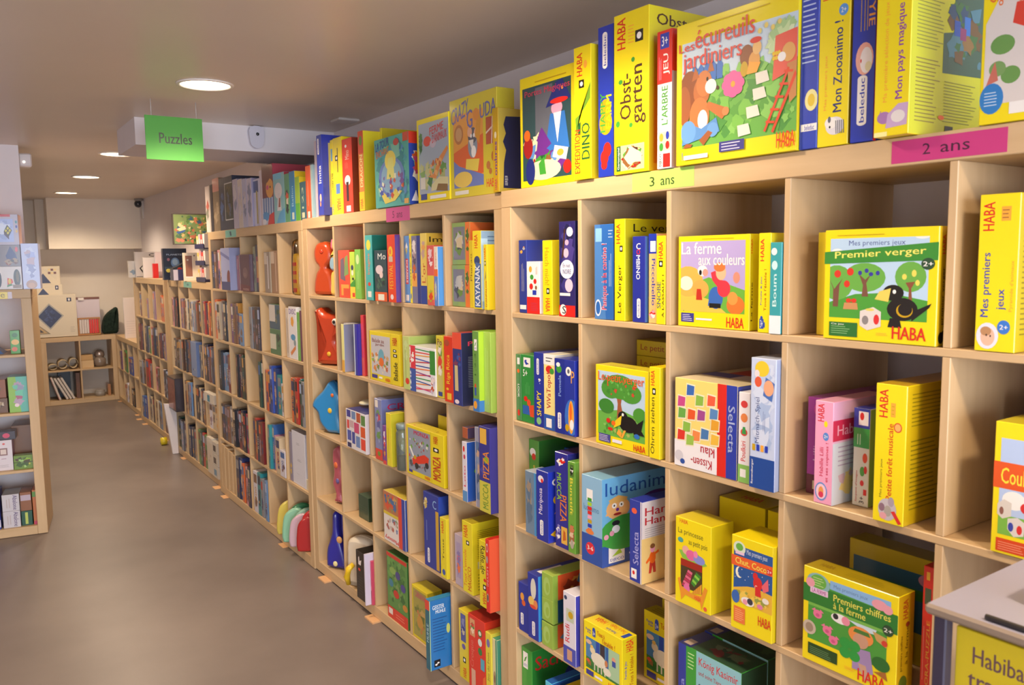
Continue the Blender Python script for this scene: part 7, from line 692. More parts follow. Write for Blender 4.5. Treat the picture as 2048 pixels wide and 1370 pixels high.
h('dark blue puzzle box, second row, first cubby, fifth bookcase',G_[6],(.102,6.829,.75,.06,.26,.27),['2c3c70'],[('r',.12,.72,.88,.93,'d86830'),('x',.05,.08,.95,.66,['7c5840','d09848'],5,66,.2)])
h('navy puzzle box, second row, first cubby, fifth bookcase',G_[6],(.096,6.768,.75,.073,.26,.252),['262c48'],[('r',.12,.72,.88,.93,'4c4c58'),('x',.05,.08,.95,.66,['4c4c58','7c5840'],5,45,.2),('t','1500',.3,.3,.7,.62,'3a68a8',90)])
h('black puzzle box, second row, second cubby, fifth bookcase',G_[6],(.096,6.642,.75,.08,.26,.257),['1e1c22'],[('r',.12,.72,.88,.93,'cdb898'),('x',.05,.08,.95,.66,['cdb898','d09848'],5,83,.2)])
h('dark grey puzzle box, second row, second cubby, fifth bookcase',G_[6],(.086,6.561,.75,.066,.26,.266),['4c4c58'],[('r',.12,.72,.88,.93,'8a8a90'),('x',.05,.08,.95,.66,['262c48','9c8494'],5,38,.2),('t','1000',.3,.3,.7,.62,'8a8a90',90)])
h('white puzzle box, second row, second cubby, fifth bookcase',G_[6],(.102,6.494,.75,.08,.26,.26),['d8d4e0'],[('r',.12,.72,.88,.93,'262c48'),('x',.05,.08,.95,.66,['262c48','d09848'],5,33,.2)])
h('green puzzle box, second row, second cubby, fifth bookcase',G_[6],(.09,6.413,.75,.069,.26,.258),['4a8a48'],[('r',.12,.72,.88,.93,'d09848'),('x',.05,.08,.95,.66,['9c8494','9c8494'],5,16,.2)])
h('red puzzle box, second row, third cubby, fifth bookcase',G_[6],(.09,6.291,.75,.067,.26,.267),['b8382c'],[('r',.12,.72,.88,.93,'a8b8dc'),('x',.05,.08,.95,.66,['1e1c22','7c5840'],5,40,.2),('t','500',.3,.3,.7,.62,'a8b8dc',90)])
h('navy puzzle box, second row, third cubby, fifth bookcase',G_[6],(.09,6.223,.75,.08,.26,.268),['262c48'],[('r',.12,.72,.88,.93,'4c4c58'),('x',.05,.08,.95,.66,['4c4c58','4c4c58'],5,50,.2)])
h('black puzzle box, second row, third cubby, fifth bookcase',G_[6],(.096,6.143,.75,.087,.26,.271),['1e1c22'],[('r',.12,.72,.88,.93,'a8b8dc'),('x',.05,.08,.95,.66,['262c48','7c5840'],5,72,.2)])
h('dark grey puzzle box, second row, third cubby, fifth bookcase',G_[6],(.09,6.055,.75,.062,.26,.278),['4c4c58'],[('r',.12,.72,.88,.93,'d8d0c8'),('x',.05,.08,.95,.66,['d09848','7c5840'],5,35,.2)])
h('brown red puzzle box, second row, fourth cubby, fifth bookcase',G_[6],(.086,5.923,.75,.066,.26,.236),['74463c'],[('r',.12,.72,.88,.93,'2c3c70'),('x',.05,.08,.95,.66,['2c3c70','4a342c'],5,9,.2),('t','500',.3,.3,.7,.62,'d86830',90)])
h('first navy puzzle box from left, second row, fourth cubby, fifth bookcase',G_[6],(.102,5.857,.75,.069,.26,.233),['262c48'],[('r',.12,.72,.88,.93,'a8b8dc'),('x',.05,.08,.95,.66,['8a8a90','2c3c70'],5,26,.2)])
h('second navy puzzle box from left, second row, fourth cubby, fifth bookcase',G_[6],(.096,5.787,.75,.067,.26,.241),['262c48'],[('r',.12,.72,.88,.93,'d09848'),('x',.05,.08,.95,.66,['d09848','d09848'],5,72,.2),('t','500',.3,.3,.7,.62,'b8382c',90)])
h('mauve puzzle box, second row, fourth cubby, fifth bookcase',G_[6],(.086,5.719,.75,.06,.26,.236),['9c8494'],[('r',.12,.72,.88,.93,'742428'),('x',.05,.08,.95,.66,['742428','d09848'],5,74,.2)])
h('grey puzzle box, third row, first cubby, fifth bookcase',G_[6],(.086,6.976,.399,.137,.26,.235),['8a8a90'],[('r',.12,.72,.88,.93,'d8d0c8'),('x',.05,.08,.95,.66,['7c5840','7c5840'],5,97,.2)])
h('brown puzzle box, third row, first cubby, fifth bookcase',G_[6],(.096,6.839,.399,.127,.26,.241),['7c5840'],[('r',.12,.72,.88,.93,'8a8a90'),('x',.05,.08,.95,.66,['1e1c22','74463c'],5,2,.2)])
h('red puzzle box, third row, second cubby, fifth bookcase',G_[6],(.086,6.642,.399,.149,.26,.276),['b8382c'],[('r',.12,.72,.88,.93,'3a68a8'),('x',.05,.08,.95,.66,['74463c','4c4c58'],5,86,.2)])
h('dark green puzzle box, third row, second cubby, fifth bookcase',G_[6],(.096,6.492,.399,.052,.26,.24),['26483a'],[('r',.12,.72,.88,.93,'cdb898'),('x',.05,.08,.95,.66,['4c4c58','4a342c'],5,30,.2),('t','500',.3,.3,.7,.62,'cdb898',90)])
h('grey puzzle box, third row, second cubby, fifth bookcase',G_[6],(.096,6.439,.399,.044,.26,.247),['8a8a90'],[('r',.12,.72,.88,.93,'a8b8dc'),('x',.05,.08,.95,.66,['8a8a90','74463c'],5,9,.2)])
h('brown puzzle box, third row, second cubby, fifth bookcase',G_[6],(.096,6.394,.399,.051,.26,.243),['7c5840'],[('r',.12,.72,.88,.93,'b8382c'),('x',.05,.08,.95,.66,['742428','4a342c'],5,28,.2),('t','1000',.3,.3,.7,.62,'b8382c',90)])
h('pink puzzle box, third row, third cubby, fifth bookcase',G_[6],(.102,6.241,.399,.109,.26,.234),['d8909c'],[('r',.12,.72,.88,.93,'b8382c'),('x',.05,.08,.95,.66,['262c48','d09848'],5,3,.2),('t','PUZZLE',.3,.3,.7,.62,'b8382c',90)])
h('brown puzzle box, third row, third cubby, fifth bookcase',G_[6],(.096,6.131,.399,.088,.26,.234),['7c5840'],[('r',.12,.72,.88,.93,'8a8a90'),('x',.05,.08,.95,.66,['2c3c70','4a342c'],5,42,.2),('t','PUZZLE',.3,.3,.7,.62,'8a8a90',90)])
h('white puzzle box, third row, fourth cubby, fifth bookcase',G_[6],(.096,5.857,.399,.068,.26,.249),['d8d4e0'],[('r',.12,.72,.88,.93,'d86830'),('x',.05,.08,.95,.66,['262c48','d09848'],5,42,.2)])
h('navy puzzle box, third row, fourth cubby, fifth bookcase',G_[6],(.086,5.788,.399,.083,.26,.251),['262c48'],[('r',.12,.72,.88,.93,'1e1c22'),('x',.05,.08,.95,.66,['1e1c22','9c8494'],5,49,.2)])
h('pale blue puzzle box, third row, fourth cubby, fifth bookcase',G_[6],(.086,5.704,.399,.062,.26,.246),['a8b8dc'],[('r',.12,.72,.88,.93,'4c4c58'),('x',.05,.08,.95,.66,['4c4c58','2c3c70'],5,92,.2)])
h('first blue puzzle box from left, fourth row, first cubby, fifth bookcase',G_[6],(.086,6.943,.048,.101,.26,.216),['3a68a8'],[('r',.12,.72,.88,.93,'a8b8dc'),('x',.05,.08,.95,.66,['d09848','d09848'],5,65,.2),('t','PUZZLE',.3,.3,.7,.62,'a8b8dc',90)])
h('second blue puzzle box from left, fourth row, first cubby, fifth bookcase',G_[6],(.09,6.842,.048,.13,.26,.213),['304aa0'],[('r',.12,.72,.88,.93,'a8b8dc'),('x',.05,.08,.95,.66,['74463c','7c5840'],5,77,.2),('t','500',.3,.3,.7,.62,'a8b8dc',90)])
h('grey puzzle box, fourth row, second cubby, fifth bookcase',G_[6],(.102,6.642,.048,.079,.26,.255),['8a8a90'],[('r',.12,.72,.88,.93,'3a68a8'),('x',.05,.08,.95,.66,['74463c','4a342c'],5,97,.2)])
h('cream puzzle box, fourth row, second cubby, fifth bookcase',G_[6],(.096,6.562,.048,.072,.26,.253),['cdb898'],[('r',.12,.72,.88,.93,'262c48'),('x',.05,.08,.95,.66,['262c48','2c3c70'],5,14,.2)])
h('dark brown puzzle box, fourth row, second cubby, fifth bookcase',G_[6],(.102,6.489,.048,.07,.26,.252),['4a342c'],[('r',.12,.72,.88,.93,'b8382c'),('x',.05,.08,.95,.66,['1e1c22','2c3c70'],5,45,.2),('t','PUZZLE',.3,.3,.7,.62,'b8382c',90)])
h('black puzzle box, fourth row, second cubby, fifth bookcase',G_[6],(.102,6.419,.048,.081,.26,.255),['1e1c22'],[('r',.12,.72,.88,.93,'8a8a90'),('x',.05,.08,.95,.66,['742428','4c4c58'],5,57,.2)])
h('cream puzzle box, fourth row, third cubby, fifth bookcase',G_[6],(.09,6.274,.048,.085,.26,.258),['cdb898'],[('r',.12,.72,.88,.93,'7c5840'),('x',.05,.08,.95,.66,['7c5840','4a342c'],5,13,.2),('t','500',.3,.3,.7,.62,'d09848',90)])
h('pale blue puzzle box, fourth row, third cubby, fifth bookcase',G_[6],(.102,6.189,.048,.061,.26,.257),['a8b8dc'],[('r',.12,.72,.88,.93,'3a68a8'),('x',.05,.08,.95,.66,['7c5840','d09848'],5,4,.2)])
h('grey puzzle box, fourth row, third cubby, fifth bookcase',G_[6],(.09,6.127,.048,.073,.26,.258),['8a8a90'],[('r',.12,.72,.88,.93,'7c5840'),('x',.05,.08,.95,.66,['7c5840','4a342c'],5,69,.2)])
h('light blue puzzle box, fourth row, third cubby, fifth bookcase',G_[6],(.09,6.053,.048,.06,.26,.252),['6c90bc'],[('r',.12,.72,.88,.93,'3a68a8'),('x',.05,.08,.95,.66,['d09848','74463c'],5,90,.2),('t','500',.3,.3,.7,.62,'3a68a8',90)])
h('brown red puzzle box, fourth row, fourth cubby, fifth bookcase',G_[6],(.096,5.89,.048,.073,.26,.235),['74463c'],[('r',.12,.72,.88,.93,'a8b8dc'),('x',.05,.08,.95,.66,['4c4c58','74463c'],5,15,.2),('t','500',.3,.3,.7,.62,'a8b8dc',90)])
h('red puzzle box, fourth row, fourth cubby, fifth bookcase',G_[6],(.102,5.817,.048,.059,.26,.238),['b8382c'],[('r',.12,.72,.88,.93,'1e1c22'),('x',.05,.08,.95,.66,['1e1c22','9c8494'],5,92,.2),('t','500',.3,.3,.7,.62,'d8d0c8',90)])
h('cream puzzle box, first row, first cubby, lowest bookcase',G_[7],(.12,8.42,.399,.102,.26,.209),['cdb898'],[('r',.12,.72,.88,.93,'3a68a8'),('x',.05,.08,.95,.66,['8a8a90','4a342c'],5,65,.2),('t','PUZZLE',.3,.3,.7,.62,'3a68a8',90)])
h('violet puzzle box, first row, first cubby, lowest bookcase',G_[7],(.11,8.317,.399,.096,.26,.213),['6a4080'],[('r',.12,.72,.88,.93,'8a8a90'),('x',.05,.08,.95,.66,['d09848','7c5840'],5,37,.2),('t','500',.3,.3,.7,.62,'8a8a90',90)])
h('first green puzzle box from left, first row, second cubby, lowest bookcase',G_[7],(.12,8.102,.399,.12,.26,.239),['4a8a48'],[('r',.12,.72,.88,.93,'d09848'),('x',.05,.08,.95,.66,['d09848','4c4c58'],5,29,.2),('t','PUZZLE',.3,.3,.7,.62,'8a8a90',90)])
h('second green puzzle box from left, first row, second cubby, lowest bookcase',G_[7],(.11,7.981,.399,.11,.26,.23),['4a8a48'],[('r',.12,.72,.88,.93,'742428'),('x',.05,.08,.95,.66,['742428','74463c'],5,38,.2)])
h('first blue puzzle box from left, first row, third cubby, lowest bookcase',G_[7],(.11,7.751,.399,.125,.26,.192),['304aa0'],[('r',.12,.72,.88,.93,'d86830'),('x',.05,.08,.95,.66,['262c48','74463c'],5,44,.2),('t','PUZZLE',.3,.3,.7,.62,'d86830',90)])
h('second blue puzzle box from left, first row, third cubby, lowest bookcase',G_[7],(.11,7.625,.399,.105,.26,.192),['304aa0'],[('r',.12,.72,.88,.93,'cdb898'),('x',.05,.08,.95,.66,['cdb898','7c5840'],5,48,.2),('t','500',.3,.3,.7,.62,'d8d0c8',90)])
h('first cream puzzle box from left, second row, second cubby, lowest bookcase',G_[7],(.11,8.102,.048,.096,.26,.207),['cdb898'],[('r',.12,.72,.88,.93,'b8382c'),('x',.05,.08,.95,.66,['2c3c70','9c8494'],5,78,.2),('t','1000',.3,.3,.7,.62,'b8382c',90)])
h('white puzzle box, second row, second cubby, lowest bookcase',G_[7],(.11,8.006,.048,.077,.26,.22),['d8d4e0'],[('r',.12,.72,.88,.93,'d09848'),('x',.05,.08,.95,.66,['d09848','9c8494'],5,70,.2)])
h('second cream puzzle box from left, second row, second cubby, lowest bookcase',G_[7],(.114,7.928,.048,.074,.26,.206),['cdb898'],[('r',.12,.72,.88,.93,'74463c'),('x',.05,.08,.95,.66,['74463c','4a342c'],5,67,.2)])
h('dark red puzzle box, second row, third cubby, lowest bookcase',G_[7],(.12,7.751,.048,.073,.26,.187),['742428'],[('r',.12,.72,.88,.93,'cdb898'),('x',.05,.08,.95,.66,['7c5840','9c8494'],5,90,.2)])
h('first black puzzle box from left, second row, third cubby, lowest bookcase',G_[7],(.11,7.677,.048,.083,.26,.195),['1e1c22'],[('r',.12,.72,.88,.93,'d8d0c8'),('x',.05,.08,.95,.66,['74463c','4a342c'],5,3,.2),('t','500',.3,.3,.7,.62,'d8d0c8',90)])
h('second black puzzle box from left, second row, third cubby, lowest bookcase',G_[7],(.11,7.593,.048,.074,.26,.188),['1e1c22'],[('r',.12,.72,.88,.93,'d09848'),('x',.05,.08,.95,.66,['d09848','7c5840'],5,39,.2)])
h('white thin upright box, on top of third bookcase',G_[8],(.032,3.789,1.84,.101,.27,.317),['e8d8d0'],[('x',0,.2,1,.9,['c86858','8a8a78'],5,2,.2)])
h('black thin upright box, on top of third bookcase',G_[8],(.032,3.682,1.84,.085,.27,.319),['2a2430','2a2430'],[('r',0,0,.25,1,'c8b8a8')])
h('olive brown upright box, on top of third bookcase',G_[8],(.032,3.59,1.84,.157,.27,.352),['8a7458'],[('r',0,.75,1,1,'d89080'),('x',0,.1,1,.7,['a08868','b8a080'],8,2,.2)])
h('dark blue box with framed picture, on top of third bookcase',G_[8],(.032,3.427,1.84,.304,.27,.34),['2a3048','24283c','1c1c28'],[('r',.42,.18,1,.88,'c8c8c8'),('r',.45,.2,1,.86,'2c3020'),('x',.45,.2,1,.86,['3a4428','5a4a28','4a5a78','1c241c'],18,3,.16),('x',0,.1,.4,.8,['4868a0','3a5080'],8,4,.15)])
h('first silver grey shrink wrapped box from left, on top of third bookcase',G_[8],(.02,3.075,1.84,.103,.27,.304),['c0b8cc','8a8098'],[('x',.05,.1,.95,.95,['d8d0d8','8890b0','c8c0d0'],7,0,.2)])
h('second silver grey shrink wrapped box from left, on top of third bookcase',G_[8],(.02,2.966,1.84,.089,.27,.296),['d4c8c0','8a8098'],[('x',.05,.1,.95,.95,['d8d0d8','8890b0','c8c0d0'],7,1,.2)])
h('third silver grey shrink wrapped box from left, on top of third bookcase',G_[8],(.02,2.872,1.84,.087,.27,.29),['bcbcd8','8a8098'],[('x',.05,.1,.95,.95,['d8d0d8','8890b0','c8c0d0'],7,2,.2)])
h('fourth silver grey shrink wrapped box from left, on top of third bookcase',G_[8],(.02,2.78,1.84,.094,.27,.284),['ccc4d8','8a8098'],[('x',.05,.1,.95,.95,['d8d0d8','8890b0','c8c0d0'],7,3,.2)])
h('white box with blue castle photo, on top of third bookcase',G_[8],(.032,2.686,1.84,.113,.27,.272),['ccc8dc','b8b4c8'],[('r',0,.72,.8,.96,'2c4888'),('r',.4,.05,.65,.75,'b8a868')])
h('tall thin pale box, on top of third bookcase',G_[8],(.032,2.568,1.84,.042,.27,.313),['d8c8d0'],[])
h('box with brown haired doll in stripes, on top of third bookcase',G_[8],(.032,2.522,1.84,.19,.3,.334),['7a3038','b04050','982838'],[('r',0,0,1,.45,'b8c8e0'),('q',(.05,.1,.14,.1,.16,.46,.08,.46),'3068b0'),('q',(.27,.1,.36,.1,.38,.46,.3,.46),'3068b0'),('q',(.49,.1,.58,.1,.6,.46,.52,.46),'3068b0'),('q',(.71,.1,.8,.1,.82,.46,.74,.46),'3068b0'),('q',(.93,.1,1.02,.1,1.04,.46,.96,.46),'3068b0'),('e',.7,.6,.35,.16,'e8a048'),('e',.3,.85,.5,.16,'6a2c30'),('e',.75,.62,.06,.02,'N'),('e',.5,.62,.12,.04,'d84880'),('q',(.4,0,1,0,1,.2,.6,.16),'d83030'),('e',.25,.14,.3,.08,'4898d8'),('e',.1,.05,.2,.05,'e8e8f0')])
h('pale blue box with girl in white, on top of third bookcase',G_[8],(.032,2.327,1.84,.178,.2,.271),['88c0c8','b03848','6ab8d0'],[('r',0,.88,.75,1,'68c0e0'),('e',.45,.65,.35,.16,'e8e0e0'),('q',(.3,.25,.7,.25,.6,.6,.4,.6),'e0d8dc'),('q',(.42,.32,.6,.32,.62,.5,.5,.5),'9a5040'),('q',(.2,0,1,0,1,.3,.5,.2),'58a8d8')])
h('green box with small red figures, on top of third bookcase',G_[8],(.032,2.146,1.84,.075,.27,.255),['5aa078'],[('x',.1,.1,.9,.7,['d85840','2c3038','e8d8c0'],9,3,.14)])
h('bright blue slim box with white title, on top of third bookcase',G_[8],(.032,2.067,1.84,.08,.27,.26),['2c88c0','e8c828'],[('t','Ballon',.35,.3,.7,.7,'a8d8f0',90),('r',.35,.04,.75,.18,'d8e0d0')],[('e',.6,.75,.3,.15,'k')])
h('lime box with black and orange bird eye, on top of third bookcase',G_[8],(.032,1.983,1.84,.063,.27,.225),['98c038','e8c828'],[('r',0,0,1,.4,'5ab038')])
h('dark teal slim box with letters, on top of third bookcase',G_[8],(.032,1.916,1.84,.083,.27,.193),['3a6a78'],[('t','123',.35,.3,.65,.85,'c8d8b8',90),('r',.3,.06,.75,.2,'e8e0b8')])
h('orange slim tall box, on top of third bookcase',G_[8],(.032,1.826,1.84,.066,.27,.265),['e86030'],[('L',.3,.25,.6,.8,1,'e8b098'),('r',.25,.03,.75,.15,'e8e0d8')])
h('pale aqua tall box, on top of third bookcase',G_[8],(.032,1.757,1.84,.027,.27,.266),['a0c0c8'],[('r',.2,.05,.7,.9,'b8d0d4')])

# ---------------------------------------------------------------- everything that is not a box in a row
def smooth(p, k=3):
    n = len(p); o = []
    for i in range(n):
        a, b, c, d = (Vector(p[(i+j-1) % n]) for j in range(4))
        for s in range(k):
            t = s/k; o.append(tuple(.5*((2*b)+(c-a)*t+(2*a-5*b+4*c-d)*t*t+(3*b-a-3*c+d)*t**3)))
    lo = min(q[1] for q in p); return [(a, max(b, lo)) for a, b in o]
def up_T(x, y, z, yaw=0, lean=0, side=0):   # prism outline (u right, v up), thickness going away from the viewer; yaw 0 faces -x
    return Matrix.Translation((x, y, z)) @ Matrix.Rotation(yaw, 4, 'Z') @ Matrix.Rotation(lean, 4, 'Y') @ Matrix(((0,0,1,0),(-1,0,0,0),(0,1,0,0),(0,0,0,1)))
def thing_mesh(mb, name, label, cat, group=None, **k): return tag(mb.build(name, **k), label, cat, group)
def unit_box(u, s, xf, z, w, d, h, cols, name, label, cat, F=(), S=(), T_=(), group=None, tilt=0):
    x, y, z0, nc, nr, rz = UNITS[u]; v = Matrix.Rotation(rz, 3, 'Z') @ Vector((xf, s, 0))
    o = game_box(name, label, cat, group, x+v.x, y+v.y, z0+z, w, d, h, cols, F, S, T_, rz); return o
# paper price labels stuck on the shelf edges
def paper(y0, z0, y1, z1, x, col, els, label):
    mb = MB(); mb.box(x-.0006, y1, z1, x-.0001, y0, z0, mat(col, .3, .5)); W, H = y0-y1, z0-z1
    art(mb, els, Matrix(((0,0,-1,x-.0006),(-1,0,0,y0),(0,1,0,z1),(0,0,0,1))), W, H)
    thing_mesh(mb, 'shelf_label', label, 'label')
paper(-1.332, 1.8385, -1.538, 1.797, 0, 'c83c80', [('t','2',.29,.28,.36,.75,'4a1c3c',0,False),('t','ans',.45,.28,.7,.62,'4a1c3c',0,False)], 'magenta paper age label with a handwritten 2 on the nearest shelf edge')
paper(-.618, 1.844, -.833, 1.797, 0, 'b0dc6c', [('t','3',.3,.2,.38,.7,'3a4a1c',0,False),('t','ans',.48,.2,.7,.55,'3a4a1c',0,False)], 'light green paper age label with a handwritten 3')
paper(.896, 1.842, .685, 1.786, .025, 'c8508c', [('t','5',.28,.25,.36,.75,'6a2850',0,False),('t','ans',.46,.25,.7,.6,'6a2850',0,False)], 'pink paper age label with a handwritten 5 on the second bookcase')
paper(3.28, 1.836, 3.04, 1.79, .02, '7cc8b8', [('q',(.45,.2,.6,.2,.55,.8,.4,.8),'2c5a6a')], 'turquoise paper label at the far end of the third bookcase')
paper(4.66, 1.483, 4.40, 1.438, .05, '6ab8a8', [('e',.55,.5,.15,.2,'3a8080')], 'turquoise paper label on the edge of the fourth bookcase')
# hanging sign
e = empty('hanging_sign', (-.565, 1.9, 2.11), 'bright green sign reading Puzzles hanging from the ceiling', 'sign')
mb = MB(); mb.box(-.13, 0, 0, .125, .004, .2, mat('4c9c3c', .6, 0)); art(mb, [('t','Puzzles',.23,.38,.8,.62,'181c14')], Matrix(((1,0,0,-.13),(0,0,-1,0),(0,1,0,0),(0,0,0,1))), .255, .2); mb.build('sign_board', e)
for s in (-.1, .1): mb = MB(); mb.tube([(s, .002, .2), (s, .002, HC-2.11)], .0012, mat('c8c8c8')); mb.build('cord', e)
# detectors and cameras
e = empty('motion_detector', (-.018, 2.45, 2.27), 'white motion detector on the face of the ceiling beam', 'detector')
mb = MB(); mb.prism(smooth([(-.032,.1),(.032,.1),(.034,.04),(.026,.008),(0,-.004),(-.026,.008),(-.034,.04)]), .035, mat('cfcbd6', .4, 0), Matrix(((1,0,0,0),(0,0,1,-.036),(0,1,0,0),(0,0,0,1))), .006); mb.build('housing', e)
mb = MB(); mb.sphere((.004, -.036, .068), .009, .006, .009, mat('101014')); mb.build('sensor_eye', e)
mb = MB(); mb.box(.27, 1.94, HC-.012, .39, 2.06, HC, mat('c8c0bc'), .004); thing_mesh(mb, 'ceiling_vent', 'small square white plate on the ceiling above the second bookcase', 'vent')
e = empty('alarm_box', (-1.07, 4.02, 2.26), 'small white alarm box high on the pillar', 'alarm')
mb = MB(); mb.box(0, -.06, 0, .075, .06, .085, mat('d8d0d0', .4, 0), .008); mb.build('housing', e)
mb = MB(); mb.sphere((.03, -.062, .03), .007, .004, .007, mat('fff4e0', emis=3)); mb.build('indicator', e)
e = empty('security_camera', (.40, 8.25, HC), 'dark dome security camera at the far ceiling corner', 'camera')
mb = MB(); mb.lathe([(.05, 0), (.05, -.02), (.035, -.03)], mat('8a8480'), 16); mb.build('bracket', e)
mb = MB(); mb.sphere((-.01, 0, -.06), .042, .042, .045, mat('2a3038', .15, .5)); mb.build('dome', e)
mb = MB(); mb.box(.03, .0, -.23, .05, .06, 0, mat('d0c8c0')); mb.build('cable_cover', e)
# levelling shims under the bookcases
for i, (x, y, l) in enumerate(((-.012,1.66,'under the left third of the second bookcase'),(-.012,1.08,'under the middle of the second bookcase'),(.0,3.80,'under the near end of the fourth bookcase'),(-.015,3.52,'under the far end of the third bookcase'),
        (.04,7.02,'under the far end of the fifth bookcase'),(.04,6.7,'under the far half of the fifth bookcase'),(-.012,-.7,'under the nearest bookcase'),(-.012,-1.7,'under the near end of the nearest bookcase'),(-.01,2.3,'under the near half of the third bookcase'),(.02,4.9,'under the far half of the fourth bookcase'),(.06,5.75,'under the near end of the fifth bookcase'),(.075,7.3,'under the near end of the lowest bookcase'),(.075,8.4,'under the far end of the lowest bookcase'))):
    zt = .0 if y < 1.87 else -.006
    mb = MB(); mb.box(x, y, FZ, x+.2, y+.09, zt-.0002, mat('d8a878', .6, 0), .0005); thing_mesh(mb, 'wooden_shim', 'thin pale wooden shim '+l, 'shim', 'levelling shims')
# ---- children's shaped cases in the first column of the second bookcase
def shaped_case(y, z, outline, thick, col, label, extra=(), yaw=0.6, x=.07, name='shaped_case', s=1.0):
    e = empty(name, (x, y, z), label, 'toy bag', None, yaw); pts = smooth([(u*s, v*s) for u, v in outline])
    m = mat(col, .3, .4); mb = MB(); mb.prism(pts, thick, m, up_T(0, 0, 0), min(.018, thick*.35)); mb.build('body', e)
    mb = MB(); mb.tube([(thick*.5, -u, max(v, .0045)) for u, v in pts], .0035, mat(extra[0][0] if extra else col), 6, closed=True); mb.build('zip_piping', e)
    for nm, u, v, r, c in [(k[1], k[2], k[3], k[4], k[5]) for k in extra if len(k) > 5]:
        mb = MB(); mb.sphere((0.0, -u*s, v*s), .006, r*s, r*s, mat(c)); mb.build(nm, e)
    return e
ZB = [0]+[.0006+TT+(5-r)*(CC+DD) for r in range(1, 6)]
shaped_case(1.72, ZB[1], [(-.05,.004),(.05,.004),(.06,.05),(.045,.11),(.025,.14),(.05,.17),(.055,.22),(.03,.262),(-.03,.262),(-.055,.22),(-.05,.17),(-.025,.14),(-.045,.11),(-.06,.05)], .085, 'b8441c', 'orange padded case with round head, top cubby beside the yellow toy', [('f08848',),('','button_eye',.0,.22,.012,'c03c20'),], yaw=.5, x=.06)
e = empty('stuffed_figure', (.075, 1.59, ZB[1]), 'yellow toy figure in a pink and blue outfit beside the orange case', 'toy')
for nm, args in (('skirt', ('prism', [(-.06,.002),(.06,.002),(.065,.06),(.05,.12),(-.05,.12),(-.065,.06)], .07, 'e8cc60')), ('torso', ('prism', [(-.035,.12),(.045,.12),(.05,.17),(.03,.2),(-.06,.19),(-.075,.14)], .06, '8cb8d0')), ('collar', ('prism', [(-.055,.185),(.05,.18),(.065,.22),(.0,.235),(-.06,.205)], .07, 'e8c850')), ('head', ('prism', [(-.03,.225),(.04,.225),(.045,.27),(.02,.295),(-.02,.29),(-.035,.26)], .06, 'e8c458')), ('bonnet', ('prism', [(-.055,.235),(-.03,.225),(-.02,.25),(-.025,.28),(-.05,.275)], .05, 'e87898'))):
    mb = MB(); mb.prism(smooth(args[1]), args[2], mat(args[3], .35, .3), up_T(0, 0, 0), .014); mb.build(nm, e)
e = empty('shaped_case', (.06, 1.665, ZB[2]), 'orange red bear shaped case with a white eye, second cubby down', 'toy bag', None, .5)
mb = MB(); mb.prism(smooth([(-.075,.004),(.075,.004),(.085,.05),(.05,.1),(.045,.135),(.09,.165),(.1,.21),(.085,.25),(.06,.275),(.03,.262),(-.03,.265),(-.06,.29),(-.095,.275),(-.09,.24),(-.085,.2),(-.06,.15),(-.04,.12),(-.055,.08),(-.08,.04)]), .1, mat('b83c18', .28, .5), up_T(0, 0, 0), .025); mb.build('body', e)
mb = MB(); mb.sphere((-.002, -.045, .222), .01, .018, .018, mat('f0e8e0')); mb.sphere((-.011, -.045, .222), .005, .009, .009, mat('k')); mb.build('eye', e)
mb = MB(); mb.sphere((-.002, .0, .06), .006, .012, .012, mat('e8b030')); mb.build('button', e)
mb = MB(); mb.sphere((-.004, -.075, .19), .014, .014, .012, mat('2a1810')); mb.build('nose', e)
shaped_case(1.685, ZB[3], [(-.02,.004),(.06,.004),(.05,.1),(.06,.16),(.05,.22),(.0,.27),(-.05,.22),(-.11,.17),(-.125,.13),(-.09,.1),(-.075,.05)], .07, '2c88c8', 'blue star shaped padded case in the third cubby down', [('1c5c90',),('','badge',-.0,.12,.014,'e8c030'),('','badge',.02,.2,.01,'e07030')], yaw=.45, x=.06)
shaped_case(1.56, ZB[3], [(-.03,.004),(.03,.004),(.045,.08),(.03,.18),(-.01,.2),(-.045,.1)], .05, 'e06028', 'orange slim case leaning beside the blue star case', [('f0e0d0',),('','badge',.0,.08,.01,'f0e8e0')], yaw=.3, x=.1)
shaped_case(1.63, ZB[4], [(-.03,.004),(.03,.01),(.02,.06),(.04,.12),(.03,.19),(.045,.24),(.02,.29),(-.03,.28),(-.04,.22),(-.03,.16),(-.045,.1),(-.02,.05)], .05, 'b85a68', 'mauve pink doll shaped bag in the fourth cubby down', [('8a5070',),('','patch',.0,.2,.016,'e07040'),('','patch',.01,.12,.014,'6a60a0')], yaw=.2, x=.06)
shaped_case(1.66, ZB[5], [(-.06,.03),(-.045,.004),(.05,.004),(.06,.04),(.045,.1),(.03,.15),(.018,.2),(.016,.29),(-.014,.29),(-.02,.2),(-.035,.15),(-.055,.1)], .09, '2c2c9c', 'dark blue guitar shaped case standing in the bottom left cubby', [('5a58c0',),('','flower',.0,.03,.014,'e8e0a0'),('','flower',.03,.16,.018,'e0a868')], yaw=.55, x=.05)
e = empty('toy_suitcase', (.05, 1.362, ZB[5]), 'cream rounded toy suitcase with a yellow handle, bottom row', 'suitcase')
mb = MB(); pts = smooth([(-.085,.02),(-.07,.004),(.06,.004),(.08,.02),(.08,.19),(.055,.24),(-.05,.24),(-.085,.19)]); mb.prism(pts, .085, mat('dcd0bc', .4, .3), up_T(0, 0, 0, .35), .02); mb.build('shell', e)
mb = MB(); mb.tube([tuple(Matrix.Rotation(.35, 3, 'Z') @ Vector((.043, -u, max(v, .004)))) for u, v in pts], .003, mat('b8a890'), 6, closed=True); mb.build('zip', e)
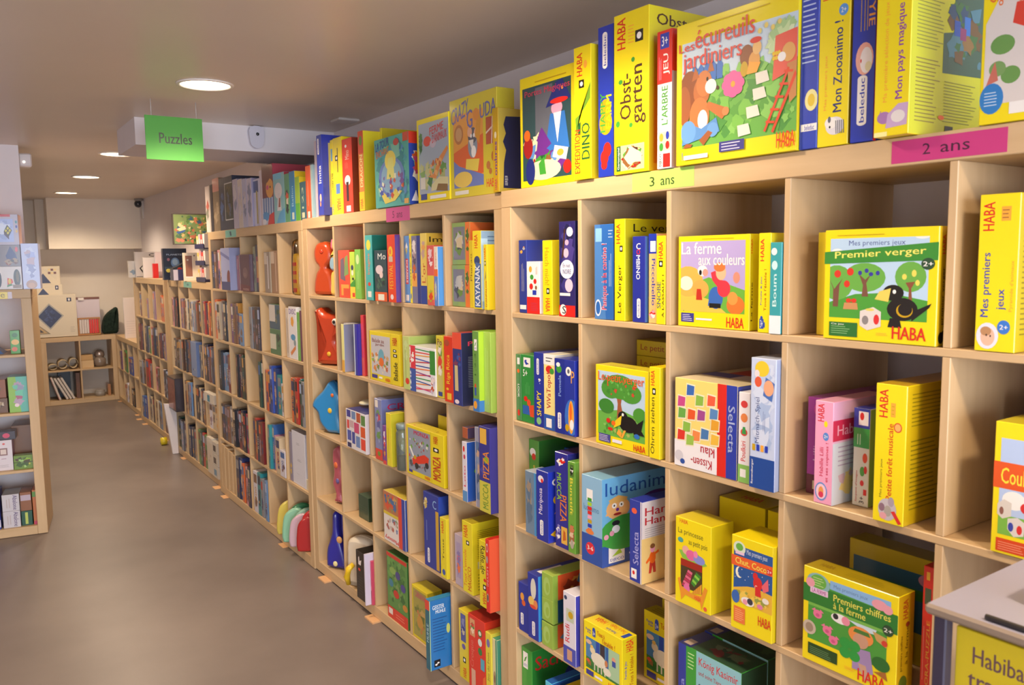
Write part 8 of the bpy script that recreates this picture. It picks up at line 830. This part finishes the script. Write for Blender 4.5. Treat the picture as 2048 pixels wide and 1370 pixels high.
mb = MB(); mb.tube([(-.02,.015,.12),(-.045,.02,.1),(-.05,.03,.06),(-.04,.035,.02)], [.012,.016,.016,.012], mat('e8c020'), 10); mb.build('handle', e)
# jar and lid
e = empty('glass_jar', (.03, .815, ZB[3]), 'glass jar of dark game pieces beside the yellow box', 'jar')
mb = MB(); mb.lathe([(.022,0),(.026,.004),(.026,.16),(.022,.175)], mat('c8d4c8', .05, 0, trans=.85), 24); mb.build('glass', e)
mb = MB(); mb.lathe([(.02,.006),(.023,.06),(.015,.066)], mat('5a5040', .7, 0), 20); mb.build('contents', e)
mb = MB(); mb.lathe([(.025,.1755),(.025,.195),(.022,.198)], mat('7a8a88', .4, .2), 24); mb.build('lid', e)
mb = MB(); mb.lathe([(.05,0),(.05,.008),(.035,.016),(.01,.019)], mat('e0d8b8'), 24); thing_mesh(mb, 'game_disc', 'cream domed disc lying on the patchwork box', 'toy', loc=(.12, 1.33, ZB[3]+.2))
# third bookcase specials
YC = 1.877; XC = .02; ZC = [0]+[-.006+.0006+TT+(5-r)*(CC+DD) for r in range(1, 6)]
e = empty('bagged_toy', (.035, 2.025, ZC[1]), 'red and yellow striped toy in a clear bag, top right cubby', 'toy')
mb = MB(); mb.prism(smooth([(-.025,.002),(.025,.002),(.03,.1),(.022,.2),(-.015,.21),(-.03,.1)]), .05, mat('e8b428'), up_T(0, 0, 0), .012)
for k in range(4): mb.box(-.0015, -.02, .02+.045*k, .0, .02, .038+.045*k, mat('d83c28'))
mb.build('toy_body', e)
mb = MB(); mb.prism(smooth([(-.04,.001),(.04,.001),(.05,.12),(.035,.24),(.012,.29),(-.012,.29),(-.03,.25),(-.045,.12)]), .08, mat('f0f0f0', .12, 0, trans=1.0), up_T(-.015, 0, 0), .02); mb.build('clear_bag', e)
for i in range(4):
    mb = MB(); y = YC+TT+4*(CC+DD)+CC-.02-.08*i
    mb.box(XC+.0+.003*i, y-.07, ZC[5], XC+.2, y, ZC[5]+.31-.012*i, BIRCH(), .002); thing_mesh(mb, 'plywood_sheet', ['leftmost','second','third','rightmost'][i]+' upright plywood sheet in the bottom left cubby, third bookcase', 'board', 'plywood sheets')
def bowl_bag(y, z, r, h, thick, cols, label, x=.03):
    r *= .86; h *= .93; x += .022
    e = empty('bagged_tray', (x, y, z), label, 'toy')
    for k, (c, f) in enumerate(cols):
        mb = MB(); pts = smooth([(-r*f,.004+.1*(1-f)*h),(0,.002),(r*f,.004+.1*(1-f)*h),(r*f,h*.5),(r*.75*f,h*.85*f),(0,h*f),(-r*.75*f,h*.85*f),(-r*f,h*.5)]); mb.prism(pts, thick, mat(c, .25, .6), up_T(thick*k*-1.02, 0, 0, 1.1), thick*.3); mb.build(['shell','face','badge'][k], e)
    return e
bowl_bag(2.40, ZC[5], .11, .27, .025, (('a8242c',1),), 'dark red round tray standing at the back of the bottom row', .14)
bowl_bag(2.34, ZC[5], .09, .22, .03, (('d8c458',1),), 'pale yellow rounded tray in the bottom row', .035)
bowl_bag(2.185, ZC[5], .10, .24, .035, (('2c7048',1),('8ac0a0',.9)), 'green rounded tray wrapped in clear film', .05)
bowl_bag(2.09, ZC[5], .10, .235, .03, (('8ab09c',1),('c8a8b4',.88)), 'mint and pink rounded tray wrapped in clear film', .05)
bowl_bag(2.0, ZC[5], .085, .25, .03, (('b81818',1),('a81c1c',.85)), 'bright red domed tray wrapped in clear film', .045)
# white panels
mb = MB(); mb.prism([(-.05,.435),(.047,.423),(.047,FZ+.001),(.0,FZ+.001)], .035, mat('e8dcd8', .4, .1), Matrix(((1,0,0,0),(0,0,1,5.165),(0,1,0,0),(0,0,0,1)))); thing_mesh(mb, 'white_board', 'tall white board leaning against the fourth bookcase', 'board')
mb = MB(); mb.lathe([(.0,0),(.035,0),(.035,.05),(.0,.05)], mat('d8c020', .4), 16, T=Matrix.Rotation(1.57, 4, 'Y')); thing_mesh(mb, 'tape_roll', 'yellow roll on the floor before the white board', 'roll', loc=(-.01, 5.6, FZ+.0353))
# things on top of the low bookcases
def top_box(u, y, xf, w, d, h, cols, name, label, cat, F=(), S=(), T_=(), dz=0, yaw=0):
    x, yy, z0, nc, nr, rz = UNITS[u]; return game_box(name, label, cat, 'items on top of the low bookcases', x+xf, y, z0+size(nr)+.0005+dz, w, d, h, cols, F, S, T_, yaw)
top_box('F', 7.9, .002, .14, .03, .46, ['e4d8d0'], 'white_board', 'tall blank white board on the lowest bookcase', 'board', [('l',.15,.1,.9,.45,6,'d8ccc8')], yaw=math.pi/2)
top_box('E', 6.97, -.05, .2, .05, .17, ['d8d0c8'], 'board_game_box', 'pale box at the far end of the fifth bookcase', 'board game', [('x',.0,.1,.9,.9,['a8a8a0','d8c890','8898a8'],9,2,.2)], yaw=math.pi/2)
top_box('E', 6.9, .004, .26, .05, .26, ['d4ccc8','b8b0b0'], 'chess_box', 'white box with black arrow emblem on the fifth bookcase', 'board game', [('q',(.3,.1,.36,.04,.3,.3,.42,.55,.52,.62,.52,.7,.28,.5,.14,.36),'1c1c22'),('q',(.24,.36,.4,.14,.5,.1,.52,.6),'24303c'),('q',(.2,.36,.36,.1,.4,.12,.26,.36,.42,.56,.38,.58),'e8e4e0'),('e',.65,.88,.14,.06,'2a2a30'),('e',.65,.88,.1,.035,'d4ccc8'),('r',.02,.02,.98,.04,'4a3c3c')], yaw=math.pi/2)
top_box('E', 6.5, .005, .17, .03, .2, ['dcd4d0'], 'board_game_box', 'plain white box before the arrow box', 'board game', [('r',.6,.05,.7,.3,'b83030')], yaw=math.pi/2)
top_box('E', 6.3, .055, .05, .04, .14, ['cc2020'], 'board_game_box', 'bright red box on the fifth bookcase', 'board game', [], yaw=math.pi/2)
top_box('E', 6.4, .1, .12, .05, .25, ['d8c8cc','c0b0b8'], 'board_game_box', 'white and red striped box behind the red one', 'board game', [('r',.5,0,.7,1,'d04040')], yaw=math.pi/2)
top_box('D', 5.17, -.04, .19, .06, .265, ['1c2438','2c3450'], 'board_game_box', 'dark blue space themed box on the fourth bookcase', 'board game', [('e',.5,.55,.18,.16,'5a78a0'),('e',.5,.57,.12,.1,'8aa0b8'),('e',.22,.65,.06,.05,'8a5a6a'),('t','PLANETES',.15,.78,.85,.83,'a8b8d0'),('r',.05,.3,.95,.42,'3a4a5a'),('e',.2,.3,.1,.06,'d8c858'),('e',.4,.24,.12,.07,'c04870'),('e',.68,.34,.1,.06,'c83830'),('e',.3,.1,.05,.04,'8a98a8'),('e',.88,.6,.04,.04,'3a8a4a')], yaw=math.pi/2)
e = empty('open_game_box', (.012, 4.84, UNITS['D'][2]+size(4)+.0005), 'small blue open box with black lid flap on the fourth bookcase', 'box')
mb = MB(); mb.box(0, -.02, 0, .1, .1, .09, mat('34345c'), .002); mb.box(.0, -.021, .002, .035, -.02, .088, mat('c8bcc8')); mb.build('body', e)
mb = MB(); mb.box(0, -.02, 0, .12, .1, .006, mat('101014'), .001, T=Matrix.Translation((0, .0, .0915)) @ Matrix.Rotation(-.45, 4, 'Y')); mb.build('flap', e)
top_box('D', 4.56, -.02, .125, .09, .22, ['e0cdb0','d0bca8'], 'toy_house_box', 'cream box with wooden window on the fourth bookcase', 'box', [('r',.16,.16,.56,.9,'8a5230'),('r',.14,.12,.58,.16,'e8d8d0'),('e',.7,.9,.04,.03,'4a4030'),('e',.3,.75,.06,.03,'c8b8a0')], yaw=1.15)

top_box('D', 4.45, .15, .2, .28, .28, ['b0a8a0','a8a098'], 'board_game_box', 'large grey box under the jungle picture box', 'board game', [('x',.05,.5,.95,.95,['d8803c','c8c0c0','8a8a88'],8,3,.2)], yaw=math.pi/2)
# wire rack beside the third bookcase
e = empty('display_rack', (.045, 4.08, UNITS['D'][2]+size(4)+.0005), 'dark blue three tier rack against the end of the third bookcase', 'rack')
for k in range(3):
    mb = MB(); mb.box(0, -.12, .122*k, .12, .14, .004+.122*k, mat('1c2050'), .001); mb.box(0, -.12, .004+.122*k, .004, .14, .035+.122*k, mat('1c2050')); mb.build('tray', e)
mb = MB(); mb.box(.116, -.12, .0045, .12, .14, .37, mat('1c2050'), .001); mb.build('back_panel', e)
for s in (-.12, .137): mb = MB(); mb.box(0.0045, s, .0045, .115, s+.003, .02, mat('1c2050')); mb.build('side_rail', e)
RC = (('lowest tier', .0), ('middle tier', .122), ('upper tier', .244))
for (nm, dz) in RC:
    for k, (c, t) in enumerate((('e0c060','yellow'),('d8a0a8','pink'),('d83c30','red'),('d8d0c8','white'))):
        game_box('card_game_box', '%s little card game box on the %s of the blue rack' % (t, nm), 'card game', 'card games in the blue rack', .055, 4.2-.06*k, UNITS['D'][2]+size(4)+.005+dz, .052, .09, .09+.012*(k % 2), [c], [('r',.2,.3,.8,.7,'e8e0d8')])
top_box('D', 4.40, -.11, .42, .05, .235, ['4a4038'], 'picture_box', 'green jungle dragons picture box raised above the fourth bookcase', 'puzzle',
    [('r',.01,.03,.99,.97,'7a8a50'),('x',.01,.03,.99,.97,['5a7a38','8aa058','c8a868','3a5a70','b86848','d8c890','4a6838','6a9a68','486a40','c87850','2c3c28'],170,5,.085),('q',(.05,.5,.2,.6,.22,.5,.12,.42),'d8d0a0'),('q',(.05,.4,.2,.48,.2,.42,.08,.34),'3a5a90')], dz=.281, yaw=math.pi/2)
# ---- end wall: the two by two bookcase
def K(s0, s1, z0, z1, xf, d, cols, name, label, cat, F=(), T_=(), g=None): return unit_box('K', .118-s0, xf, z0, s1-s0, d, z1-z0, cols, name, label, cat, F, (), T_, g)
ZK = size(2)+.0005
MOS = [('r',.3,.28,.62,.6,'e4d8c0')]
def mosaic(name, label, s0, s1, z0, z1, y, els):
    e = empty(name, (s0, y, z0), label, 'mosaic game', 'cream mosaic game boxes'); W = s1-s0; H = z1-z0
    mb = MB(); mb.box(0, 0, 0, W, .05, H, mat('ddd0b8', .45, .1), .003); art(mb, [('r',.03,.05,.97,.052,'b0a48c'),('r',.03,.95,.97,.952,'b0a48c'),('r',.965,.05,.967,.95,'b0a48c'),('r',.03,.05,.032,.95,'b0a48c')]+els, Matrix(((1,0,0,0),(0,0,-1,0),(0,1,0,0),(0,0,0,1))), W, H); mb.build('box', e)
    return e
DB = [('q',(.14,.5,.42,.18,.72,.5,.42,.8),'a8a498'),('q',(.18,.5,.42,.22,.68,.5,.42,.76),'262c50')]
mosaic('mosaic_box', 'largest cream box with a dark blue diamond, lowest of three', -.765, -.281, ZK, 1.285, 8.62, DB+[('x',.26,.34,.58,.66,['2c3460','3a4470','202444'],24,3,.12),('q',(.15,.08,.42,.08,.15,.32),'8a7a5a'),('q',(.17,.1,.36,.1,.17,.28),'c8a468'),('q',(.2,.12,.28,.12,.2,.2),'3a2818'),('r',.8,.83,.9,.92,'2a2c48'),('e',.85,.875,.02,.03,'w'),('l',.84,.1,.94,.24,4,'b8ac98'),('l',.06,.85,.15,.92,3,'b8ac98')])
mosaic('mosaic_box', 'cream box with small blue triangle, middle of three', -.75, -.405, ZK, 1.402, 8.68, [('q',(.25,.8,.6,.8,.42,.93),'2a3054'),('r',.78,.9,.88,.98,'2a2c48'),('e',.83,.94,.02,.02,'w')])
mosaic('mosaic_box', 'cream box with chequered triangles, rearmost of three', -.74, -.415, ZK, 1.614, 8.74, [('q',(.25,.76,.7,.76,.46,.9),'2a3054'),('q',(.46,.96,.88,.96,.88,.8),'d8ccb4'),*[('r',.62+.09*i,.935-.045*j,.7+.09*i,.965-.045*j,'6a3028' if (i+j) % 2 else 'e0c890') for i in range(3) for j in range(2)]])
e = empty('white_drawing_board', (-.37, 8.80, ZK), 'pale drawing board with brown top rail behind the bead frame', 'board')
mb = MB(); mb.box(0, 0, 0, .36, .02, .42, mat('d8ccd4', .4, .1), .002); mb.build('board', e)
mb = MB(); mb.box(0, -.004, .42, .36, .024, .445, mat('7a4c3c')); mb.build('top_rail', e)
mb = MB(); mb.box(.13, -.02, .41, .19, -.004, .44, mat('e8e0d8')); mb.build('clip', e)
e = empty('bead_frame', (-.276, 8.64, ZK), 'wooden frame with white and red bead columns', 'counting frame')
mb = MB()
for a in ((0,0,.24,.018),(0,.19,.24,.208),(0,.018,.015,.19),(.225,.018,.24,.19)): mb.box(a[0], 0, a[1], a[2], .03, a[3], mat('b07838'), .002)
mb.build('frame', e)
for i in range(8): mb = MB(); mb.box(.018+.026*i, .006, .02, .04+.026*i, .024, .188, mat('d8ccc4' if i < 4 else 'd83020'), .003); mb.build('bead_column', e)
e = empty('round_basket', (.09, 8.76, ZK), 'very dark green bushy basket at the right end of the top', 'basket')
mb = MB(); r2 = random.Random(4); mb.prism(smooth([(-.085,.0),(.06,.0),(.085,.1),(.085,.3),(.03,.29),(-.05,.22),(-.09,.12)]), .14, mat('1c3024', .9, 0), Matrix(((1,0,0,0),(0,0,1,-.07),(0,1,0,0),(0,0,0,1))), .03)
for i in range(420):
    u, v = -.085+.17*r2.random(), .02+.25*r2.random(); dx, dz = (r2.random()-.5)*.03, (r2.random()-.3)*.03
    if v > .3+.9*(u-.02) and u < .02: continue
    mb.add([(u-.002,-.068,v),(u+.002,-.068,v),(u+dx,-.088-.01*r2.random(),v+dz)], [(0,1,2)], mat(r2.choice(['1c3024','24402c','16261c']), .9, 0))
mb.build('foliage', e)
def roll(x, z, rx, rz_, label):
    mb = MB(); pts = [(x+rx*math.cos(t*.3)*(1-.01*t), z+rz_*math.sin(t*.3)*(1-.01*t)) for t in range(21)]
    vs = []; fs = []
    for (a, b) in pts: vs += [(a,8.66,b),(a,8.86,b),(a*.985+x*.015,8.66,z+(b-z)*.9),(a*.985+x*.015,8.86,z+(b-z)*.9)]
    for i in range(len(pts)-1):
        p, q = 4*i, 4*i+4; fs += [(p,p+1,q+1,q),(p+2,q+2,q+3,p+3),(p,q,q+2,p+2),(p+1,p+3,q+3,q+1)]
    mb.add(vs, fs, mat('d0bc98', .8, 0), True); thing_mesh(mb, 'paper_roll', label, 'paper roll', 'curled paper sheets')
ZS = TT+CC+DD-.006+.0006
roll(-.56, ZS+.038, .05, .037, 'small curl of brown paper, leftmost on the middle shelf')
roll(-.457, ZS+.062, .055, .06, 'large curl of brown paper in the middle of the shelf')
roll(-.346, ZS+.068, .05, .065, 'tall curl of brown paper beside the divider')
for i, (x0, th, k, t) in enumerate(((-.523,.023,-.29,'leftmost'),(-.447,.025,-.45,'second'),(-.412,.025,-.45,'third'),(-.377,.025,-.45,'rightmost'))):
    mb = MB(); mb.box(0, 0, 0, th, .2, .285, mat('d8ccc0'), .002); mb.box(.002, -.0005, .002, .005, 0, .283, mat('c03c38' if i == 0 else '8a7a78'))
    thing_mesh(mb, 'book', t+' of the white leaning books under the paper curls', 'book', 'white leaning books', loc=(x0, 8.62, TT-.005), rot=(0, k, 0))
mb = MB(); mb.box(-.335, 8.66, TT-.005, -.29, 8.9, TT+.3, mat('6a4428'), .002); thing_mesh(mb, 'book', 'brown upright folder beside the divider of the small bookcase', 'book')
mb = MB(); mb.box(-.5, 8.86, TT-.005, -.37, 8.95, TT+.3, mat('24384c'), .002); thing_mesh(mb, 'book', 'dark blue folder behind the leaning white books', 'book')
e = empty('wooden_box', (-.195, 8.68, ZS), 'small cream wooden box with lid on the right middle shelf', 'box')
mb = MB(); mb.box(-.065, 0, 0, .065, .12, .09, mat('d8b888', .5, 0), .002); mb.build('body', e)
mb = MB(); mb.box(-.068, -.003, .0905, .06, .12, .155, mat('c8a068', .5, 0), .003); mb.build('lid', e)
e = empty('glass_globe_jar', (-.056, 8.74, ZS), 'round glass jar with silver lid beside the wooden box', 'jar')
mb = MB(); mb.lathe([(.04,0),(.066,.03),(.068,.09),(.045,.115)], mat('8a7c70', .1, .5), 20); mb.build('jar', e)
mb = MB(); mb.lathe([(.046,.1155),(.058,.14),(.052,.18),(.02,.205)], mat('b0a49c', .1, .5, metal=.6), 20); mb.build('lid', e)
e = empty('glass_dish', (-.08, 8.70, TT-.0055), 'low glass dish on the bottom shelf right of the divider', 'dish')
mb = MB(); mb.lathe([(.05,0),(.058,.03),(.055,.06)], mat('9a948c', .15, .4), 20); mb.build('dish', e)
mb = MB(); mb.lathe([(.056,.0605),(.05,.07),(.01,.075)], mat('a8a098', .2, .4), 20); mb.build('lid', e)
mb = MB(); mb.box(.005, 8.66, TT-.005, .035, 8.8, TT+.13, mat('b07848'), .002); thing_mesh(mb, 'book', 'small orange brown book at the right wall of the small bookcase', 'book')
mb = MB(); mb.box(-.755, 8.64, FZ+.0003, -.685, 8.9, .36, mat('3a4050'), .002); art(mb, [('l',.2,.3,.8,.7,4,'8a90a8')], Matrix(((1,0,0,-.755),(0,0,-1,8.64),(0,1,0,0),(0,0,0,1))), .07, .36); thing_mesh(mb, 'binder', 'dark grey blue binder on the floor left of the small bookcase', 'binder')
# ---- left bookcase contents
def V(els, a=.62):      # squeeze a print into the right part of a face
    k = 1-a; f = lambda u: a+k*u; o = []
    for e_ in els:
        e_ = list(e_)
        if e_[0] in 'rtx': i = 2 if e_[0] == 't' else 1; e_[i] = f(e_[i]); e_[i+2] = f(e_[i+2])
        elif e_[0] == 'e': e_[1] = f(e_[1]); e_[3] *= k
        elif e_[0] == 'q': e_[1] = [f(v) if n % 2 == 0 else v for n, v in enumerate(e_[1])]
        o.append(tuple(e_))
    return o
ZL = [0]+[TT+(4-r)*(CC+DD)+.0006 for r in range(1, 5)]; ZT = size(4)+.0005; G = 'boxes in the left bookcase'
unit_box('L', .38, .02, ZT, .34, .16, .135, ['dcd4d0','a878a0'], 'puzzle_cube_box', 'white box with two dark oval windows, lowest of the cube stack', 'puzzle', V([('e',.05,.45,.14,.4,'1c2840'),('e',.8,.5,.14,.38,'20282c'),('e',.82,.55,.06,.24,'6a5a40'),('q',(.4,.1,.64,.3,.6,.45,.42,.5),'d83828'),('e',.5,.35,.06,.12,'e0c040'),('q',(.38,.1,.62,.18,.55,.25,.4,.2),'3a7a38'),('r',.62,.05,.96,.2,'8a7060')]), group=G)
unit_box('L', .37, .02, ZT+.1355, .33, .15, .125, ['5a5c80','b09898'], 'puzzle_cube_box', 'box of red and blue cubes, middle of the cube stack', 'puzzle', V([('q',(0,0,1,0,1,1,0,1),'807880'),('q',(.4,.5,.6,.95,.8,.6,.9,.2,.5,.1),'2c3c78'),('e',.85,.8,.06,.12,'d84050'),('e',.5,.2,.12,.15,'8a3828'),('x',.3,.05,.95,.5,['3a3444','6a3c38','a89078'],8,2,.3)]), group=G)
unit_box('L', .38, .02, ZT+.261, .34, .15, .18, ['b8b0c0','d8a8a0','d83838'], 'puzzle_cube_box', 'window box with a yellow and black cube, top of the stack', 'puzzle', V([('r',0,.1,.8,.85,'a8b8e8'),('x',0,.1,.8,.85,['c0ccf0','98a8d8','d8e0f4'],10,3,.3),('q',(.42,.45,.6,.28,.74,.48,.56,.66),'2a2a18'),('q',(.45,.46,.5,.41,.55,.47,.5,.52),'d8c828'),('q',(.52,.39,.57,.34,.63,.4,.58,.45),'d8c828'),('q',(.53,.54,.58,.49,.63,.55,.58,.6),'d8c828'),('q',(.6,.47,.65,.42,.7,.48,.65,.53),'d8c828'),('q',(.42,.45,.6,.28,.6,.18,.42,.34),'4a2c48'),('r',0,.92,.7,1,'c83038'),('e',.92,.75,.04,.05,'3a8a98'),('e',.92,.6,.04,.05,'3a48a8'),('e',.92,.45,.04,.05,'d8b040')]), group=G)
e = unit_box('L', .035, -.0, ZT, .09, .12, .27, ['c0c8ec','b0b8e0'], 'clear_blister_pack', 'glossy pale blue upright pack at the corner of the left bookcase', 'toy', [('x',.1,.2,.9,.95,['a8b4e8','d0d8f4','9098c8','c0a8b8'],16,3,.14),('e',.5,.1,.32,.1,'b08878'),('e',.5,.08,.2,.06,'c89878')])
unit_box('L', .13, .06, ZL[1], .05, .04, .14, ['4a9a38'], 'toy_snake', 'green twisted snake cube toy standing on the top shelf', 'toy', [('e',.5,.5,.4,.12,'e8b860'),('e',.5,.8,.3,.1,'2c7028'),('e',.4,.2,.3,.1,'d87050')])
mb = MB(); T0 = Matrix.Translation((-1.092, 3.437, UNITS['L'][2])) @ Matrix.Rotation(UNITS['L'][5], 4, 'Z')
mb.add([(.08,.32,ZL[1]),(.08,.17,ZL[1]),(.25,.17,ZL[1]),(.25,.32,ZL[1]),(.16,.27,ZL[1]+.1)], [(0,1,4),(1,2,4),(2,3,4),(3,0,4),(3,2,1,0)], mat('5a78a8'), T=T0); thing_mesh(mb, 'toy_pyramid', 'blue pyramid puzzle on the top shelf of the left bookcase', 'toy')
unit_box('L', .156, .03, ZL[2], .1, .15, .215, ['5ab0a0','48a0a0'], 'board_game_box', 'green and turquoise upright box on the second shelf', 'board game', [('q',(0,0,.6,0,.4,1,0,1),'88b848'),('x',.15,.1,.9,.9,['8a90a8','b098b0','a85878','68c0a0'],10,3,.14),('e',.4,.2,.12,.05,'e8d0d8')], group=G)
unit_box('L', .33, .05, ZL[2]+.0905, .16, .2, .11, ['8a5030'], 'board_game_box', 'brown picture box resting on the wicker tray', 'board game', [('x',0,.1,.9,.9,['3a5a78','6a5a38','b86a38'],8,2,.3)], group=G)
unit_box('L', .35, .04, ZL[2], .185, .22, .0895, ['6a4a34'], 'wicker_tray', 'dark wicker tray on the second shelf of the left bookcase', 'tray', [('x',0,.2,.98,.9,['c8b8a0','4a3020','8a6a50','a08868'],18,3,.3)])
unit_box('L', .33, .04, ZL[3], .17, .1, .185, ['d8d0d8','8a4070','28303c'], 'board_game_box', 'white box with small framed print, third shelf', 'board game', [('r',.6,.5,.85,.74,'8a6868'),('r',.64,.54,.81,.7,'d8c8c0'),('e',.75,.88,.04,.03,'d85858'),('l',.55,.1,.9,.2,3,'a8a0a8'),('r',.65,.38,.8,.4,'b08aa0')], group=G)
unit_box('L', .33, .05, ZL[3]+.1855, .19, .08, .05, ['3a3440','3a3440'], 'board_game_box', 'flat dark box with pink flower on the framed print box', 'board game', [('e',.75,.5,.1,.3,'c84868')], group=G)
unit_box('L', .17, .146, ZL[3], .115, .2, .25, ['7a5030'], 'cardboard_box', 'tall plain brown box behind the green picture strip, third shelf', 'box', [])
unit_box('L', .156, .03, ZL[3], .1, .06, .085, ['6a8a30'], 'board_game_box', 'low box with green vegetable pictures, third shelf', 'board game', [('x',0,.05,1,.95,['8ab030','c8c850','3a5a20','a0c878','4a3a20'],18,3,.2),('r',0,.48,1,.54,'3a4a18')], group=G)
for k in (0, 1): unit_box('L', .232, .02, ZL[4]+.103*k, .09, .16, .102, ['c8c4cc','8a888c'], 'board_game_box', ['lower','upper'][k]+' pale grey box with violet scribbled lettering, bottom shelf', 'board game', [('t','Abalone',.62,.06,.88,.94,'5a4878',-90),('L',.2,.2,.5,.8,2,'b8a8a8')], group=G)
unit_box('L', .38, .02, ZL[4], .135, .16, .23, ['2840a0'], 'board_game_box', 'blue box cut by the left frame edge, bottom shelf', 'board game', [('r',.85,.05,1,.25,'c8c8e0')], group=G)
unit_box('L', .138, .03, ZL[4], .058, .15, .09, ['1c5040','1c6058'], 'board_game_box', 'dark green small box under the brown one', 'board game', [('r',.35,.1,.6,.9,'b8c860')], group=G)
unit_box('L', .14, .035, ZL[4]+.0905, .06, .14, .115, ['8a5838'], 'board_game_box', 'brown small box with white band, bottom shelf', 'board game', [('r',.05,.55,.95,.85,'b8a8b8')], group=G)
unit_box('L', .074, .03, ZL[4], .02+.0, .17, .215, ['b86a38'], 'board_game_box', 'orange brown upright spine at the right wall, bottom shelf', 'board game', [('r',0,.8,1,.95,'5a8a38'),('r',.1,0,.9,.1,'b83058')], group=G)
mb = MB(); mb.box(-.0006, .119, 1.434, -.0001, .30, 1.474, mat('e8d040'), T=T0 @ Matrix.Translation((0,0,.006))); art(mb, [('t','e',.8,.2,.92,.75,'8a7418')], T0 @ Matrix(((0,0,-1,-.0006),(-1,0,0,.30),(0,1,0,1.44),(0,0,0,1))), .181, .04); thing_mesh(mb, 'shelf_label', 'yellow paper label on the edge of the left bookcase', 'label')
mb = MB(); mb.box(-.0006, .096, 1.434, -.0001, .1175, 1.474, mat('c8b8c0'), T=T0 @ Matrix.Translation((0,0,.006))); thing_mesh(mb, 'shelf_label', 'small grey paper tag beside the yellow shelf label', 'label')
# ---- display table cut by the right frame corner
e = empty('display_table', (-.225, -1.99, FZ), 'pale lilac display table at the bottom right corner', 'table')
mb = MB(); mb.box(-.178, -.35, 1.143, .178, .346, 1.158, mat('8a7868', .5, .0), .004, faces={'+z': mat('9a96a6', .5, .05)}); mb.build('tabletop', e)
for sx in (-.155, .135):
    for sy in (-.33, .326): mb = MB(); mb.box(sx, sy, 0, sx+.02, sy+.018, 1.142, mat('3a3448', .4, 0), .002); mb.build('leg', e)
mb = MB(); mb.box(-.155, -.309, .80, .155, .324, .812, mat('b8a088', .4, .1), .002); mb.build('lower_shelf', e)
mb = MB(); mb.tube([(-.165, .27, 1.162), (-.165, -.1, 1.162)], .004, mat('2a2830'), 10); mb.tube([(-.165, -.1, 1.162), (-.165, -.112, 1.162)], [.004, .001], mat('a8a8b0'), 10)
thing_mesh(mb, 'pencil', 'dark pencil lying along the edge of the lilac table', 'pencil', loc=(-.225, -1.99, FZ))
game_box('board_game_box', 'blurred yellow box under the lilac table top', 'board game', None, -.36, -1.668, FZ+.8125, .26, .05, .31, ['d8c020'], [('t','Habiba,',.09,.84,.36,.93,'6a4a50'),('t','transforme',.07,.74,.58,.82,'6a4a50'),('r',.1,.05,.95,.66,'a8a098'),('x',.12,.05,.93,.66,['d8d4d8','5a8a38','4a4a5a','c8b8a8','3a3a48'],20,3,.2)])
game_box('board_game_box', 'yellow box standing on the lilac table at the frame edge', 'board game', None, -.305, -1.735, FZ+1.1585, .2, .06, .055, ['e0cc28'], [])
